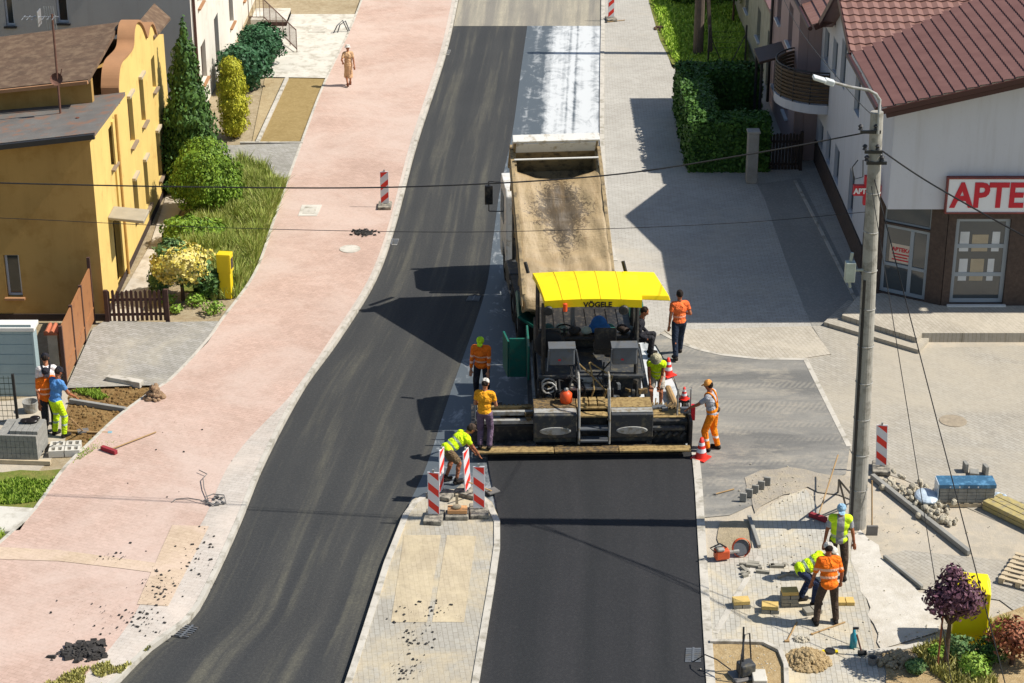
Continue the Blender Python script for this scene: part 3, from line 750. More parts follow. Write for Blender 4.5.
# ground floor, brown, with chamfered corner entrance
FG = Facade((11.35, YP+.02, 0), (1, 0, 0), ph, m_brown)
u0, z1 = FG.uv(957, 219); u1, z0 = FG.uv(1006, 304)
u1 = FG.uv(1012, 219)[0]
FG.win(u0, u1, z0, z1, M('shop_frame_grey', '8f979c', .45, .04, 3, bump=0), m_glassb, (1, 3), sill=m_white, fw=.11, name='shop_window', depth=.12)
m_sf = MATS['shop_frame_grey']
FG.win(u1+1.0, u1+2.6, z0, z1, m_sf, m_glassb, (1, 3), sill=m_white, fw=.11, name='shop_window', depth=.12)
for (a_, c_, k_) in ((u0+.35, u0+.78, 0), (u0+.9, u0+1.2, 1), (u0+.4, u0+.8, 2)): pass
FG.wall([(0, 0), (XR-11.35, 0), (XR-11.35, 2.998), (0, 2.998)], mat=m_brown); FG.finish()
A = Vector((XC+.02, YP+1.0, 0)); Bc = Vector((11.33, YP+.03, 0))
FD = Facade(A, Bc-A, ph, m_brown, th=.25); LD = (Bc-A).length
FD.win(.08, LD-.45, .31, 2.25, m_sf, m_glassb, (1, 1), fw=.1, depth=.08, name='entrance_door')
FD.win(.08, LD-.45, 2.3, 2.92, m_sf, m_glassb, (1, 1), fw=.05, depth=.08, name='transom_window')
FD.wall([(0, 0), (LD, 0), (LD, 2.998), (0, 2.998)], mat=m_brown); FD.finish()
b = MB(); FD.lbox(b, LD-1.0, LD-.9, .42, 2.15, -.13, -.07); FD.lbox(b, .18, LD-.55, 1.08, 1.16, -.13, -.068); b.build('door_bar', m_sf, ph, fix=True)
# poster on the door glass: pale card with red writing
m_post = M('poster_card', 'c9b9a5', .7, .05, 4, bump=0); m_red = M('sign_red', 'c0172c', .45, .05, 3, bump=0)
po = thing('door_poster', 'pale opening notice with red lettering on the pharmacy door glass', 'poster')
b = MB(); FD.lbox(b, .28, .92, 1.2, 1.72, -.098, -.09); b.build('card', m_post, po, fix=True)
def text(s, size, O, U, N, mat, parent, name='lettering', ext=.01, bold=0.0, align='LEFT', xs=1.0):
    cu = bpy.data.curves.new('t', 'FONT'); cu.body = s; cu.size = size; cu.extrude = ext; cu.offset = bold; cu.align_x = align; cu.resolution_u = 3
    to = bpy.data.objects.new('t', cu); COL.objects.link(to)
    dg = bpy.context.evaluated_depsgraph_get(); me = bpy.data.meshes.new_from_object(to.evaluated_get(dg)); me.name = name
    bpy.data.objects.remove(to); bpy.data.curves.remove(cu)
    U = Vector(U).normalized(); N = Vector(N).normalized(); V = N.cross(U)
    Mx = Matrix((U*xs, V, N)).transposed().to_4x4(); Mx.translation = Vector(O); me.transform(Mx)
    me.materials.clear(); me.materials.append(mat)
    o = bpy.data.objects.new(name, me); COL.objects.link(o); setp(o, parent); return o
pN = FD.N; pU = FD.U
text('APTEKA', .15, FD.P(.34, 1.52, -.086), pU, pN, m_red, po, ext=.002, bold=.006)
b = MB()
for i in range(3): FD.lbox(b, .36+.04*(i % 2), .84-.05*(i % 2), 1.42-.08*i, 1.455-.08*i, -.089, -.084)
b.build('printed_lines', m_red, po, fix=True)
# west wall: brown base with a white wall above
FWt = Facade((XC-.02, 72, 0), (0, -1, 0), ph, m_phw)     # u grows towards the camera
u_of = lambda Y: 72-Y
m_wframe = M('bluish_frame', '6f7780', .5, .05, 3, bump=0)
for Yc, z0, z1 in [(57.6, 3.8, 5.15), (54.9, 3.8, 5.1), (59.2, 3.7, 4.75), (60.9, 3.6, 4.6), (60.9, .82, 1.6), (59.3, .82, 1.75), (57.6, .82, 1.9), (54.8, .82, 2.1)]:
    FWt.win(u_of(Yc)-.45, u_of(Yc)+.45, z0, z1, m_wframe, m_glass, (2, 0), depth=.1)
Ya, Yn = 53.9, 59.4; ap = 56.6
FWt.wall([(u_of(61.85), .77), (u_of(52.3), .77), (u_of(52.3), 3.0), (u_of(YP+.003), 3.0), (u_of(YP+.003), EV), (u_of(Ya), EV), (u_of(ap), 6.85), (u_of(Yn), 5.25), (u_of(59.45), 5.08), (u_of(61.85), 5.08)], mat=m_phw); FWt.finish()
b = MB(); b.box(XC-.06, XC+.24, 52.3, 61.8, -.02, .75); b.box(XC-.05, XC+.25, YP+1.02, 51.2, 0, 2.99); b.box(XC-.05, XC+.25, 51.95, 52.295, 0, 2.99); b.box(XC-.05, XC+.25, 51.2, 51.95, 2.2, 2.99); b.box(XC+.12, XC+.2, 51.2, 51.95, 0, 2.2)
b.build('wall', m_brown, ph)
b = MB(); b.box(XC+.3, XR, YP+1.3, 61.5, 0, 2.9); b.box(XC+.5, XR, YP+.4, 53.9, 3.0, EV-.1); b.box(XC+.5, XR, 53.9, 59.2, 3.0, 5.1); b.build('wall', m_phw, ph)
# roofs
def wing_clip(c):
    return c.y <= 53.9 + (SL/.367)*(c.x-9.37) + .6 and c.x < RX
ups = Vector((1, 0, SL)).normalized()
tile_roof('roof', (9.3, YP-.62, EV), (0, 1, 0), ups, 26, 15.0, m_tile, ph, rowh=.305, step=.034, clip=wing_clip)
slab('roof', [(RX, YP-.62, EV+SL*(RX-9.37)), (XR+.5, YP-.62, EV), (XR+.5, 66, EV), (RX, 66, EV+SL*(RX-9.37))], .08, m_tile, ph)
upc = Vector((0, 1, .367)).normalized()
def cross_clip(c): return c.y >= 53.9 + (SL/.367)*(c.x-9.37) - .05 and c.y < ap+6*(c.x > 14)+.1
o = tile_roof('roof', (9.25, 53.75, EV+.04), (1, 0, 0), upc, 19, 13.0, m_tile2, ph, rowh=.34, wave=.3, clip=lambda c: c.y >= 53.9+(SL/.367)*(c.x-9.37)-.55 and c.y < ap+.05)
# further roof, rising behind
slab('roof', [(9.25, ap, 6.88), (XR, ap, 6.88), (XR, 60, 5.25), (9.25, 60, 5.0)], .08, m_tile, ph)
ups2 = Vector((1, 0, .45)).normalized()
tile_roof('roof', (9.05, 59.5, 5.1), (0, 1, 0), ups2, 12, 6.0, m_tile2, ph, rowh=.34, wave=.3)
# cross-block behind the wing: ridge part farther right
upr = upc
tile_roof('roof', (13.2, 57.4, EV+.04+.367*(57.4-53.75)), (1, 0, 0), upc, 20, 12, m_tile2, ph, rowh=.34, wave=.3, clip=lambda c: c.y >= 53.9+(SL/.367)*(c.x-9.37)-.55)
# fascias and gutters
m_fas = M('dark_brown_fascia', '43241f', .5, .1, 2, bump=0)
b = MB()
b.beam((9.27, YP-.65, EV-.06), (RX, YP-.65, EV-.06+SL*(RX-9.3)), .06, .13); b.build('fascia', m_fas, ph); b = MB(); b.beam((9.4, YP-.55, EV-.19), (RX, YP-.55, EV-.19+SL*(RX-9.4)), .1, .11); b.build('fascia', m_fas, ph); b = MB()
b.beam((9.24, 53.7, EV-.05), (9.24, ap, EV-.05+.367*(ap-53.7)), .06, .18); b.beam((9.24, ap, EV-.05+.367*(ap-53.7)), (9.24, 59.5, 5.15), .06, .18); b.build('fascia', m_fas, ph); b = MB()
b.beam((9.1, 59.48, 5.05), (11.5, 59.48, 5.05+.45*2.4), .06, .16)
b.build('fascia', m_fas, ph)
b = MB(); b.cyl((9.2, YP-.4, EV-.08), (9.2, 53.8, EV-.08), .07, 10); b.build('gutter', m_fas, ph); b = MB(); b.cyl((8.98, 59.5, 5.02), (8.98, 65, 5.02), .07, 10); b.build('gutter', m_fas, ph)
b = MB(); b.box(9.5, XC-.03, YP-.2, 53.8, EV-.15, EV-.1); b.build('soffit', m_fas, ph)
ch = Vector((13.6, 55.2, 6.4)); cb = PX(982, 12, 15.0)
b = MB(); bp = PY(994, 5, 57.5); b.box(bp.x-.32, bp.x+.32, 57.3, 57.9, 6.3, 7.9); b.build('chimney', M('chimney_metal', 'a9b0b5', .5), ph)
# block B (pink) beyond
m_pink2 = M('pink_render', 'a38c86', .9, .06, .8, bump=.2)
pk = thing('pink_house', 'dusky pink rendered house with tiled roof beyond the hedge', 'house')
FK2 = Facade((9.0, 90, 0), (0, -1, 0), pk, m_pink2)
for Y in (63.9, 66.8):
    for z in (.95, 3.3): FK2.win(90-Y-.5, 90-Y+.5, z, z+1.3, m_dkpvc, m_glass, (2, 0), sill=m_pvc)
FK2.wall([(90-68.2, 0), (90-61.9, 0), (90-61.9, 5.3), (90-68.2, 5.3)]); FK2.finish()
b = MB(); b.box(9.31, 20, 61.9, 62.2, 0, 5.3); b.box(9.31, 20, 67.9, 68.2, 0, 5.3); b.box(19.7, 20, 62.2, 67.9, 0, 5.3); b.build('wall', m_pink2, pk)
tile_roof('roof', (8.6, 65.2, 5.3), (0, 1, 0), ups2, 14, 3.3, m_tile2, pk, rowh=.34, wave=.3)
slab('roof', [(13.0, 61.9, 7.4), (20.4, 61.9, 5.3), (20.4, 68.5, 5.3), (13.0, 68.5, 7.4)], .08, m_tile, pk)
pq = G(752, 62, 2.6).y
slab('porch_roof', [(8.1, pq, 2.6), (9.0, pq, 2.85), (9.0, pq+1.6, 2.85), (8.1, pq+1.6, 2.6)], .08, M('brown_porch', '463229', .6), pk)
b = MB(); b.cyl((8.2, pq+.1, 0), (8.2, pq+.1, 2.55), .05, 8); b.build('porch_post', m_gut, pk); b = MB(); b.cyl((8.2, pq+1.5, 0), (8.2, pq+1.5, 2.55), .05, 8); b.build('porch_post', m_gut, pk)
b = MB(); b.tube([(8.92, 68.0, .1), (8.92, 68.0, 4.5), (8.75, 68.05, 4.9), (8.6, 68.1, 5.15)], .055, 8); b.build('downpipe', m_gut, pk)
gp = thing('garden_wall_building', 'low grey rendered outbuilding beside the far lawn', 'outbuilding')
FO = Facade((9.1, 94, 0), (0, -1, 0), gp, M('grey_green_render', '9d9a86', .9))
FO.win(94-70.2, 94-69.3, .05, 2.1, m_dkpvc, m_glass, (1, 0), name='door'); FO.win(94-73.4, 94-72.4, 1.0, 2.1, m_dkpvc, m_glass, (2, 0), sill=m_pvc); FO.win(94-77.4, 94-76.4, 1.0, 2.1, m_dkpvc, m_glass, (2, 0), sill=m_pvc)
FO.wall([(0, 0), (94-68.21, 0), (94-68.21, 3.1), (0, 3.1)]); FO.finish(); b = MB(); b.box(9.41, 14, 93.7, 94, 0, 3.1); b.build('wall', MATS['grey_green_render'], gp)
slab('roof', [(8.9, 68.22, 3.12), (14.2, 68.22, 3.12), (14.2, 94, 3.12), (8.9, 94, 3.12)], -.12, m_tile, gp)
# balcony
bn = PX(828, 106, 9.72); R0 = 1.55; bc = Vector((9.72, bn.y+R0, bn.z))
b = MB(); arc = [(-R0*math.cos(t*PI/16)*.0 - math.sin(t*PI/16)*R0*.95, math.cos(t*PI/16)*R0) for t in range(17)]
b.prism([arc], bc+Vector((0, 0, -.28)), (1, 0, 0), (0, 1, 0), (0, 0, 1), .28); bal = b.build('balcony', m_phw, ph, fix=True)
b = MB()
for k in range(8):
    z = .1+k*.115
    b.tube([bc+Vector((x*.97, y*.97, z)) for x, y in arc], [.052]*17, 6)
b.build('railing_slats', M('bamboo_slats', '57452f', .7, .25, 6), bal)
b = MB()
for t in range(0, 17, 2): x, y = arc[t]; b.cyl(bc+Vector((x*.99, y*.99, 0)), bc+Vector((x*.99, y*.99, 1.02)), .02, 6)
b.tube([bc+Vector((x*.99, y*.99, 1.03)) for x, y in arc], [.025]*17, 6); b.build('railing_frame', m_gut, bal)
b = MB()
for k in range(0): b.cyl(bc+Vector((-1.3, 1.2, 1.2+.0*k)), bc+Vector((-.4, 1.6, 1.5)), .01, 5)
# shop signs
sg = thing('pharmacy_sign', 'white fascia sign with big red pharmacy lettering on the front wall', 'sign')
s0, sz1 = FP.uv(948, 177); s1, sz0 = FP.uv(948, 210)
b = MB(); FP.lbox(b, s0, s0+3.4, sz0, sz1, .03, .16); b.build('panel', M('sign_white', 'dcdcda', .4, .02, 3, bump=0), sg, fix=True)
b = MB(); H_ = sz1-sz0
for (a, c, d, e) in ((s0-.04, s0, sz0-.04, sz1+.04), (s0+3.4, s0+3.44, sz0-.04, sz1+.04)): FP.lbox(b, a, c, d, e, .02, .18)
FP.lbox(b, s0, s0+3.4, sz1, sz1+.04, .02, .18); FP.lbox(b, s0, s0+3.4, sz0-.04, sz0, .02, .18); b.build('frame', M('sign_frame_red', '7e3a34', .5), sg, fix=True)
text('APTEKA', .93, FP.P(s0+.1, sz0+.15, .165), (1, 0, 0), (0, -1, 0), m_red, sg, ext=.012, bold=.028, xs=.88)
# cross sign on the west wall corner
cs = thing('cross_sign', 'red cross shaped pharmacy sign projecting from the building corner', 'sign')
co = PY(864, 190, 50.4); b = MB(); cx, cz = co.x, co.z
co = Vector((9.3, 50.4, 0)); t_ = (50.4*0)
q0 = PY(869, 190, 50.4); cx, cz = q0.x, q0.z
b.box(cx-.14, cx+.14, 50.32, 50.48, cz-.4, cz+.4); b.box(cx-.42, cx-.141, 50.33, 50.47, cz-.14, cz+.14); b.box(cx+.141, cx+.42, 50.33, 50.47, cz-.14, cz+.14)
b.build('cross', m_red, cs); m_wl = M('letter_white', 'e4e0dc', .5, .02, 3, bump=0)
text('APTEKA', .2, (cx-.41, 50.315, cz-.07), (1, 0, 0), (0, -1, 0), m_wl, cs, ext=.006, bold=.01, xs=.9)
b = MB(); b.beam((cx+.5, 50.4, cz), (XC+.0, 50.4, cz), .05, .05); b.build('bracket', m_gut, cs)
# steps and terrace in front of the pharmacy
te = thing('entrance_steps', 'grey paved entrance steps and terrace in front of the pharmacy door', 'steps')
def pstep(pts, z, name, mat):
    P = [G(x, y, z) for x, y in pts]; b = MB(); b.prism([[(p.x, p.y) for p in P]], (0, 0, .0), (1, 0, 0), (0, 1, 0), (0, 0, 1), z); return b.build(name, mat, te, fix=True)
pstep([(824, 322), (848, 300), (940, 325), (919, 350)], .14, 'step', m_greyR)
pstep([(842, 315), (858, 296), (905, 290), (1180, 300), (1180, 333), (922, 333), (917, 338)], .28, 'terrace', m_beige)

dp_ = thing('window_reflection', 'pale and dark panels added on the pharmacy shop panes as reflections', 'reflection'); m_dp = M('reflection_tan', 'a89a80', .6, .15, 3, bump=0); m_dp2 = M('reflection_light', 'c4c6c4', .6, .1, 3, bump=0)  # panels added on opaque panes, painting the whites reflected in the glass
for (ua_, ub_, za_, zb_, mm) in ((.5, .85, .12, .74, m_dp), (.95, 1.12, .12, .74, m_dp2), (.2, .42, .12, .74, m_dp2), (.48, .9, .95, 1.42, m_dp), (1.0, 1.2, .95, 1.5, m_dp2), (.16, .4, .95, 1.5, m_dp2), (.5, 1.25, 2.1, 2.32, m_gut)):
    b = MB(); FG.lbox(b, u0+ua_, u0+ub_, z0+za_, z0+zb_, -.139, -.134); b.build('reflection_panel', mm, dp_, fix=True)
# ================================================================ MACHINES
m_blk = M('black_paint', '222324', .5, .2, 4, dirt='4d473d', dirt_amt=.3)
m_dk = M('dark_grey_steel', '3c3e40', .55, .15, 4, dirt='66604f', dirt_amt=.3)
m_mid = M('grey_panel', '5c6064', .5, .1, 4, dirt='5d5a53', dirt_amt=.25)
m_lg = M('light_grey_panel', '9c9b95', .55, .12, 4, dirt='7a705c', dirt_amt=.4)
m_tar = M('tar_crusted_steel', '4a3f2f', .9, .3, 7, bump=.6, fine=30, dirt='80683f', dirt_amt=.5)
m_tan = M('tan_dusty_plate', '9c8455', .9, .2, 7, bump=.5, fine=30, dirt='6d5835', dirt_amt=.4)
m_yell = M('canopy_yellow', 'efcf0c', .5, .05, 1.2, bump=.02, spec=.3)
m_teal = M('teal_paint', '0d5f50', .5, .12, 4, dirt='2f5a4a', dirt_amt=.3)
m_rub = M('rubber', '222222', .9, .2, 6)
m_ora = M('orange_paint', 'd8501c', .5, .1, 5)
m_cab = M('cab_cream', 'd4d1c8', .4, .06, 3, dirt='a89c82', dirt_amt=.25)
def wheel(b_parent, c, r, w, name='wheel', rim=None):
    o = MB(); c = Vector(c); R = Matrix.Rotation(PI/2, 3, 'Y')
    o.lathe(c, [(r*.55, -w/2), (r*.9, -w/2), (r, -w*.32), (r, w*.32), (r*.9, w/2), (r*.55, w/2)], 28, R)
    t = o.build(name, m_rub, b_parent, smooth=True)
    o = MB(); o.lathe(c, [(.0, -w*.3), (r*.25, -w*.34), (r*.3, -w*.22), (r*.56, -w*.42), (r*.56, w*.42), (r*.3, w*.22), (r*.25, w*.34), (0, w*.3)], 20, R)
    o.build('rim', rim or m_lg, t, smooth=False); return t

# ---- dump truck
tr = thing('dump_truck', 'cream dump truck with raised tarpaulin covered bed tipping into the paving machine', 'truck', (1.38, 46.9, .0), math.radians(5.2))
# local: +Y = forward (away), origin below the rear pivot
w2 = 1.15
b = MB(); b.box(-.5, -.32, -.5, 5.6, .75, .98); b.box(.32, .5, -.5, 5.6, .75, .98)
for y in (-.4, 1.0, 2.3, 3.6, 5.0): b.box(-.319, .319, y, y+.14, .78, .95)
b.build('chassis', m_blk, tr, bevel=.01)
for y in (.9, 2.1, 5.0):
    for sx in (-1, 1): wheel(tr, (sx*(w2-.17), y, .5), .5, .32 if y > 4 else .42)
b = MB(); b.box(-1.2, -.62, 2.9, 3.9, .55, 1.05); b.cyl((-1.0, 3.95, .75), (-1.0, 4.3, .75), .22, 14); b.build('fuel_tank', m_dk, tr, bevel=.03)
b = MB(); b.box(.62, 1.2, 2.9, 3.9, .55, 1.05); b.build('battery_box', m_dk, tr, bevel=.03)
b = MB()
for sx in (-1, 1):
    for (ya, yb) in ((.35, 2.65),):
        x0, x1 = (sx*w2-.03, sx*w2-.03-sx*.45); b.box(min(x0, x1), max(x0, x1), ya, yb, 1.06, 1.1); b.box(min(x0, x1), max(x0, x1), ya-.05, ya, .7, 1.1); b.build('mudguard', m_blk, tr); b = MB()
for sx in (-1, 1):
    b = MB(); b.box(sx*1.17-.02, sx*1.17+.02, 2.75, 4.0, .5, .56); b.box(sx*1.17-.02, sx*1.17+.02, 2.75, 4.0, .8, .86); b.build('side_guard', m_lg, tr)
# cab
b = MB()
prof = [(4.15, .75), (4.15, 2.75), (4.35, 2.93), (5.6, 2.93), (5.85, 2.6), (6.0, 1.7), (6.02, .55), (5.55, .5), (5.5, .95), (5.3, 1.1), (4.7, 1.1), (4.5, .95), (4.45, .7)]
b.prism([prof], (-1.17, 0, 0), (0, 1, 0), (0, 0, 1), (1, 0, 0), 2.34); cab = b.build('cab', m_cab, tr, bevel=.04, fix=True)
for sx in (-1, 1):
    b = MB(); x = sx*1.172; b.add([(x, 4.75, 1.75), (x, 5.7, 1.72), (x, 5.55, 2.5), (x, 4.75, 2.55), (x+sx*.012, 4.75, 1.75), (x+sx*.012, 5.7, 1.72), (x+sx*.012, 5.55, 2.5), (x+sx*.012, 4.75, 2.55)], [(0, 1, 2, 3), (7, 6, 5, 4), (0, 4, 5, 1), (1, 5, 6, 2), (2, 6, 7, 3), (3, 7, 4, 0)])
    b.build('side_window', m_glass, cab, fix=True)
    b = MB(); b.beam((sx*1.17, 5.75, 2.6), (sx*1.5, 5.8, 2.62), .03, .03); b.beam((sx*1.17, 5.75, 1.75), (sx*1.5, 5.8, 1.75), .03, .03); b.beam((sx*1.5, 5.8, 1.75), (sx*1.5, 5.8, 2.62), .03, .03)
    b.box(sx*1.5-.11, sx*1.5+.11, 5.76, 5.86, 1.95, 2.5); b.build('mirror', m_blk, cab, bevel=.02)
b = MB(); b.add([(-1.05, 5.9, 1.75), (1.05, 5.9, 1.75), (1.0, 5.78, 2.6), (-1.0, 5.78, 2.6), (-1.05, 6.0, 1.75), (1.05, 6.0, 1.75), (1.0, 5.86, 2.6), (-1.0, 5.86, 2.6)], [(0, 1, 2, 3), (7, 6, 5, 4), (0, 4, 5, 1), (1, 5, 6, 2), (2, 6, 7, 3), (3, 7, 4, 0)]); b.build('windscreen', m_glass, cab, fix=True)
b = MB(); b.box(-.75, .75, 4.2, 4.25, 1.8, 2.6); b.build('rear_window', m_glass, cab)
b = MB(); b.cyl((-.95, 4.05, .9), (-.95, 4.05, 2.7), .07, 10); b.build('air_intake', m_blk, tr)
# the tipped bed
tilt = math.radians(37); LB = 4.3; w2 = 1.09
bed = MB(); Rb = Matrix.Rotation(tilt, 4, 'X'); bed.M = Matrix.Translation((0, .1, 1.02)) @ Rb
bed.box(-w2, w2, 0, LB, 0, .09); bed.box(-w2, -w2+.06, 0, LB, .091, 1.0); bed.box(w2-.06, w2, 0, LB, .091, 1.0)
bed.box(-w2, w2, LB, LB+.06, .0, 1.42)
for k in range(7):
    y = .15+k*.72
    bed.box(-w2-.07, -w2-.001, y, y+.09, .02, .98); bed.box(w2+.001, w2+.07, y, y+.09, .02, .98)
bed.box(-w2-.09, -w2+.0, 0, LB+.06, 1.002, 1.09); bed.box(w2-.0, w2+.09, 0, LB+.06, 1.002, 1.09)
bed.box(-.42, -.3, 0, LB, -.14, -.001); bed.box(.3, .42, 0, LB, -.14, -.001)
for k in range(6): bed.box(-w2, w2, .3+k*.8, .4+k*.8, -.09, -.002)
m_bed_s = M('bed_steel_tan', '9a8560', .7, .15, 3, dirt='5d513d', dirt_amt=.35)
bo = bed.build('dump_bed', m_bed_s, tr, bevel=.008)
f = MB(); f.M = bed.M; f.box(-w2-.03, w2+.03, LB-.02, LB+.2, 1.425, 1.5); f.box(-w2-.03, w2+.03, LB+.061, LB+.1, .9, 1.424)
f.box(-w2+.061, w2-.061, LB-.035, LB-.001, 1.02, 1.42); f.build('head_board', m_cab, bo, bevel=.01)
f = MB(); f.M = bed.M; f.cyl((-w2, LB-.32, 1.13), (w2, LB-.32, 1.13), .025, 8); f.build('tarp_bar', m_white, bo)
# sagging tarpaulin
def tarpmat():
    t = NT('canvas_tarp'); o = t.coord(); u = t.coord('UV')
    a = t.noise(o, 1.1, 6, .6); c = t.mix(t.ramp(a, [(.3, 0), (.7, 1)]), lin('947f5d'), lin('ab946d'))
    st = t.noise(t.mapp(u, (2.4, 4.6, 1), .2), 5.5, 9, .8, 1.8)
    sx = t.n('ShaderNodeSeparateXYZ'); t.l(u, sx.inputs[0])
    dx = t.math('ABSOLUTE', t.math('SUBTRACT', sx.outputs[0], .5)); dy = t.math('ABSOLUTE', t.math('SUBTRACT', sx.outputs[1], .68))
    r = t.math('ADD', t.math('MULTIPLY', dx, 2.4), t.math('MULTIPLY', dy, 2.6))
    msk = t.ramp(t.math('SUBTRACT', t.math('MULTIPLY', st, 3.2), t.math('MULTIPLY', r, 1.0)), [(.7, 0), (1.3, 1)])
    c = t.mix(t.math('MULTIPLY', msk, .85), c, lin('33281b'))
    cr = t.noise(t.mapp(u, (1.5, 14, 1), .15), 1.2, 5, .7, .8)
    c = t.mix(t.math('MULTIPLY', t.ramp(cr, [(.6, 0), (.68, 1)]), .5), c, lin('6f5836'))
    ed = t.noise(t.mapp(u, (9, 1.5, 1), 0, (3, 3, 0)), 1.5, 5, .7)
    c = t.mix(t.math('MULTIPLY', t.ramp(ed, [(.52, 0), (.65, 1)]), .35), c, lin('866c45'))
    t.col(c); t.set(Roughness=.6); t.bump(t.math('ADD', t.math('MULTIPLY', cr, 1.0), t.noise(u, 14, 4)), .5, .05)
    return t.m
tp = MB(); tp.M = bed.M; tp.uv = []; nx, ny = 26, 60
for j in range(ny+1):
    v = j/ny
    for i in range(nx+1):
        u = i/nx; x = (u*2-1)*(w2+.1)
        y = -.35 + v*(LB-.15) - (.32*(1-(2*u-1)**2))*(v > .985)
        e = 1-(2*u-1)**2
        sag = -.16*e*(.45+.55*math.sin(v*PI*3.2+.4)**2) - .30*e*max(0, (v-.8)/.2)**2
        wr = .022*math.sin(v*38+u*5+2*math.sin(u*7)) * e + .014*math.sin(u*31+v*9) - .07*e*math.exp(-((v-.3-.08*(2*u-1)**2)/.03)**2) - .06*e*math.exp(-((v-.62-.06*(2*u-1)**2)/.025)**2)
        y -= .45*e*max(0, (v-.9)/.1)*.35
        z = 1.1 + sag + wr - (.09 if i in (0, nx) else 0) - .25*max(0, (.06-v)/.06)
        tp.v.append(tp.M @ Vector((x, y, z))); tp.uv.append((u, v))
for j in range(ny):
    for i in range(nx): tp.f.append([j*(nx+1)+i, j*(nx+1)+i+1, (j+1)*(nx+1)+i+1, (j+1)*(nx+1)+i]); tp.mi.append(0)
to = tp.build('tarpaulin', tarpmat(), bo, smooth=True)
sm = to.modifiers.new('thick', 'SOLIDIFY'); sm.thickness = .008
fl = MB(); fl.M = bed.M
for sx in (-1, 1): fl = MB(); fl.M = bed.M; fl.box(sx*(w2+.1)-.006, sx*(w2+.1)+.006, -.3, LB-.3, .72, 1.02); fl.build('tarp_side_flap', MATS['bed_steel_tan'], bo)
b = MB(); b.cyl((0, 3.3, .9), (0, 3.55, 2.75), .11, 12); b.cyl((0, 3.5, 2.4), (0, 3.62, 3.3), .08, 12); b.build('tipping_ram', m_lg, tr)

# ---- asphalt paver
PVX = 1.86
pv = thing('asphalt_paver', 'dark asphalt paver with bright yellow canopy, teal side panels and wide screed', 'paver', (PVX, 41.15, .0), math.radians(1.5))
# local frame: rear (towards camera) y=0 ; x centred
def P_(name, mb, mat, par=None, **k): return mb.build(name, mat, par or pv, **k)
# crawler tracks
for sx in (-1, 1):
    b = MB(); pts = []
    for t in range(24):
        a = 2*PI*t/24; pts.append((3.6+(1.25 if math.cos(a) > 0 else -1.25)+math.cos(a)*.36, .38+math.sin(a)*.36))
    b.prism([pts], (sx*1.05-.16, 0, 0), (0, 1, 0), (0, 0, 1), (1, 0, 0), .32); tk = P_('track', b, m_rub, fix=True)
    b = MB(); b.box(sx*1.05-.17, sx*1.05+.17, 2.5, 4.7, .3, .46); P_('track_frame', b, m_dk, tk)
# tractor body
b = MB(); b.box(-1.2, 1.2, 1.55, 5.0, .75, 1.35); b.box(-1.15, 1.15, 3.2, 5.0, 1.351, 1.55); P_('body', b, m_dk, bevel=.03)
b = MB(); b.box(-1.1, 1.1, 3.3, 4.95, 1.56, 1.62)
for k in range(8): b.box(-1.0+k*.26, -.84+k*.26, 3.45, 4.8, 1.621, 1.65)
P_('engine_grille', b, m_blk)
# hopper
b = MB()
for sx in (-1, 1):
    b.add([(sx*.5, 5.05, .55), (sx*1.55, 5.05, 1.35), (sx*1.55, 6.7, 1.35), (sx*.5, 6.7, .55), (sx*.5, 5.05, .48), (sx*1.6, 5.05, 1.3), (sx*1.6, 6.7, 1.3), (sx*.5, 6.7, .48)], [(0, 1, 2, 3), (7, 6, 5, 4), (0, 4, 5, 1), (1, 5, 6, 2), (2, 6, 7, 3), (3, 7, 4, 0)])
b.box(-.5, .5, 5.05, 6.7, .42, .5); P_('hopper', b, m_teal, fix=True)
b = MB(); b.cyl((-1.2, 6.9, .5), (1.2, 6.9, .5), .12, 14); P_('push_roller', b, m_mid)
# teal side panels at the hopper corner
b = MB(); xl = -1.98
b.beam((xl+.02, 3.95, .95), (xl+.12, 3.32, .95), .05, .95); P_('side_panel', b, m_teal, bevel=.01); b = MB(); b.box(xl+.14, -1.43, 3.27, 3.32, .5, 1.52); P_('side_panel', b, m_teal, bevel=.015); b = MB(); b.box(-1.42, -1.37, 2.6, 3.9, .5, 1.6); P_('side_panel', b, m_teal, bevel=.015)
b = MB(); b.box(1.19, 1.24, 3.2, 4.9, .8, 1.95); P_('side_panel', b, m_teal, bevel=.015)
# operator platform
b = MB(); b.box(-1.22, 1.22, 1.3, 3.19, 1.352, 1.42); P_('platform', b, m_dk, bevel=.01)
b = MB(); b.box(-1.1, 1.1, 2.9, 3.15, 1.421, 1.78); b.box(-1.15, 1.15, 2.6, 2.9, 1.72, 1.84); P_('dashboard', b, m_blk, bevel=.04)
b = MB(); b.cyl((-.55, 2.7, 1.84), (-.55, 2.7, 2.02), .03, 8); b.lathe((-.55, 2.68, 2.04), [(.16, 0), (.19, .02), (.16, .04)], 18); P_('steering_wheel', b, m_rub)
# dark round hose reel / seats
for x in (-.95, .35):
    b = MB(); b.box(x-.26, x+.26, 1.75, 2.2, 1.75, 1.9); b.box(x-.26, x+.26, 1.68, 1.76, 1.9, 2.45); s_ = P_('seat', b, m_blk, bevel=.06, seg=3)
b = MB(); b.lathe((-.95, 1.62, 2.1), [(.02, -.06), (.3, -.08), (.36, 0), (.3, .08), (.02, .06)], 24, Matrix.Rotation(PI/2, 3, 'X')); P_('headrest', b, m_rub, smooth=True)
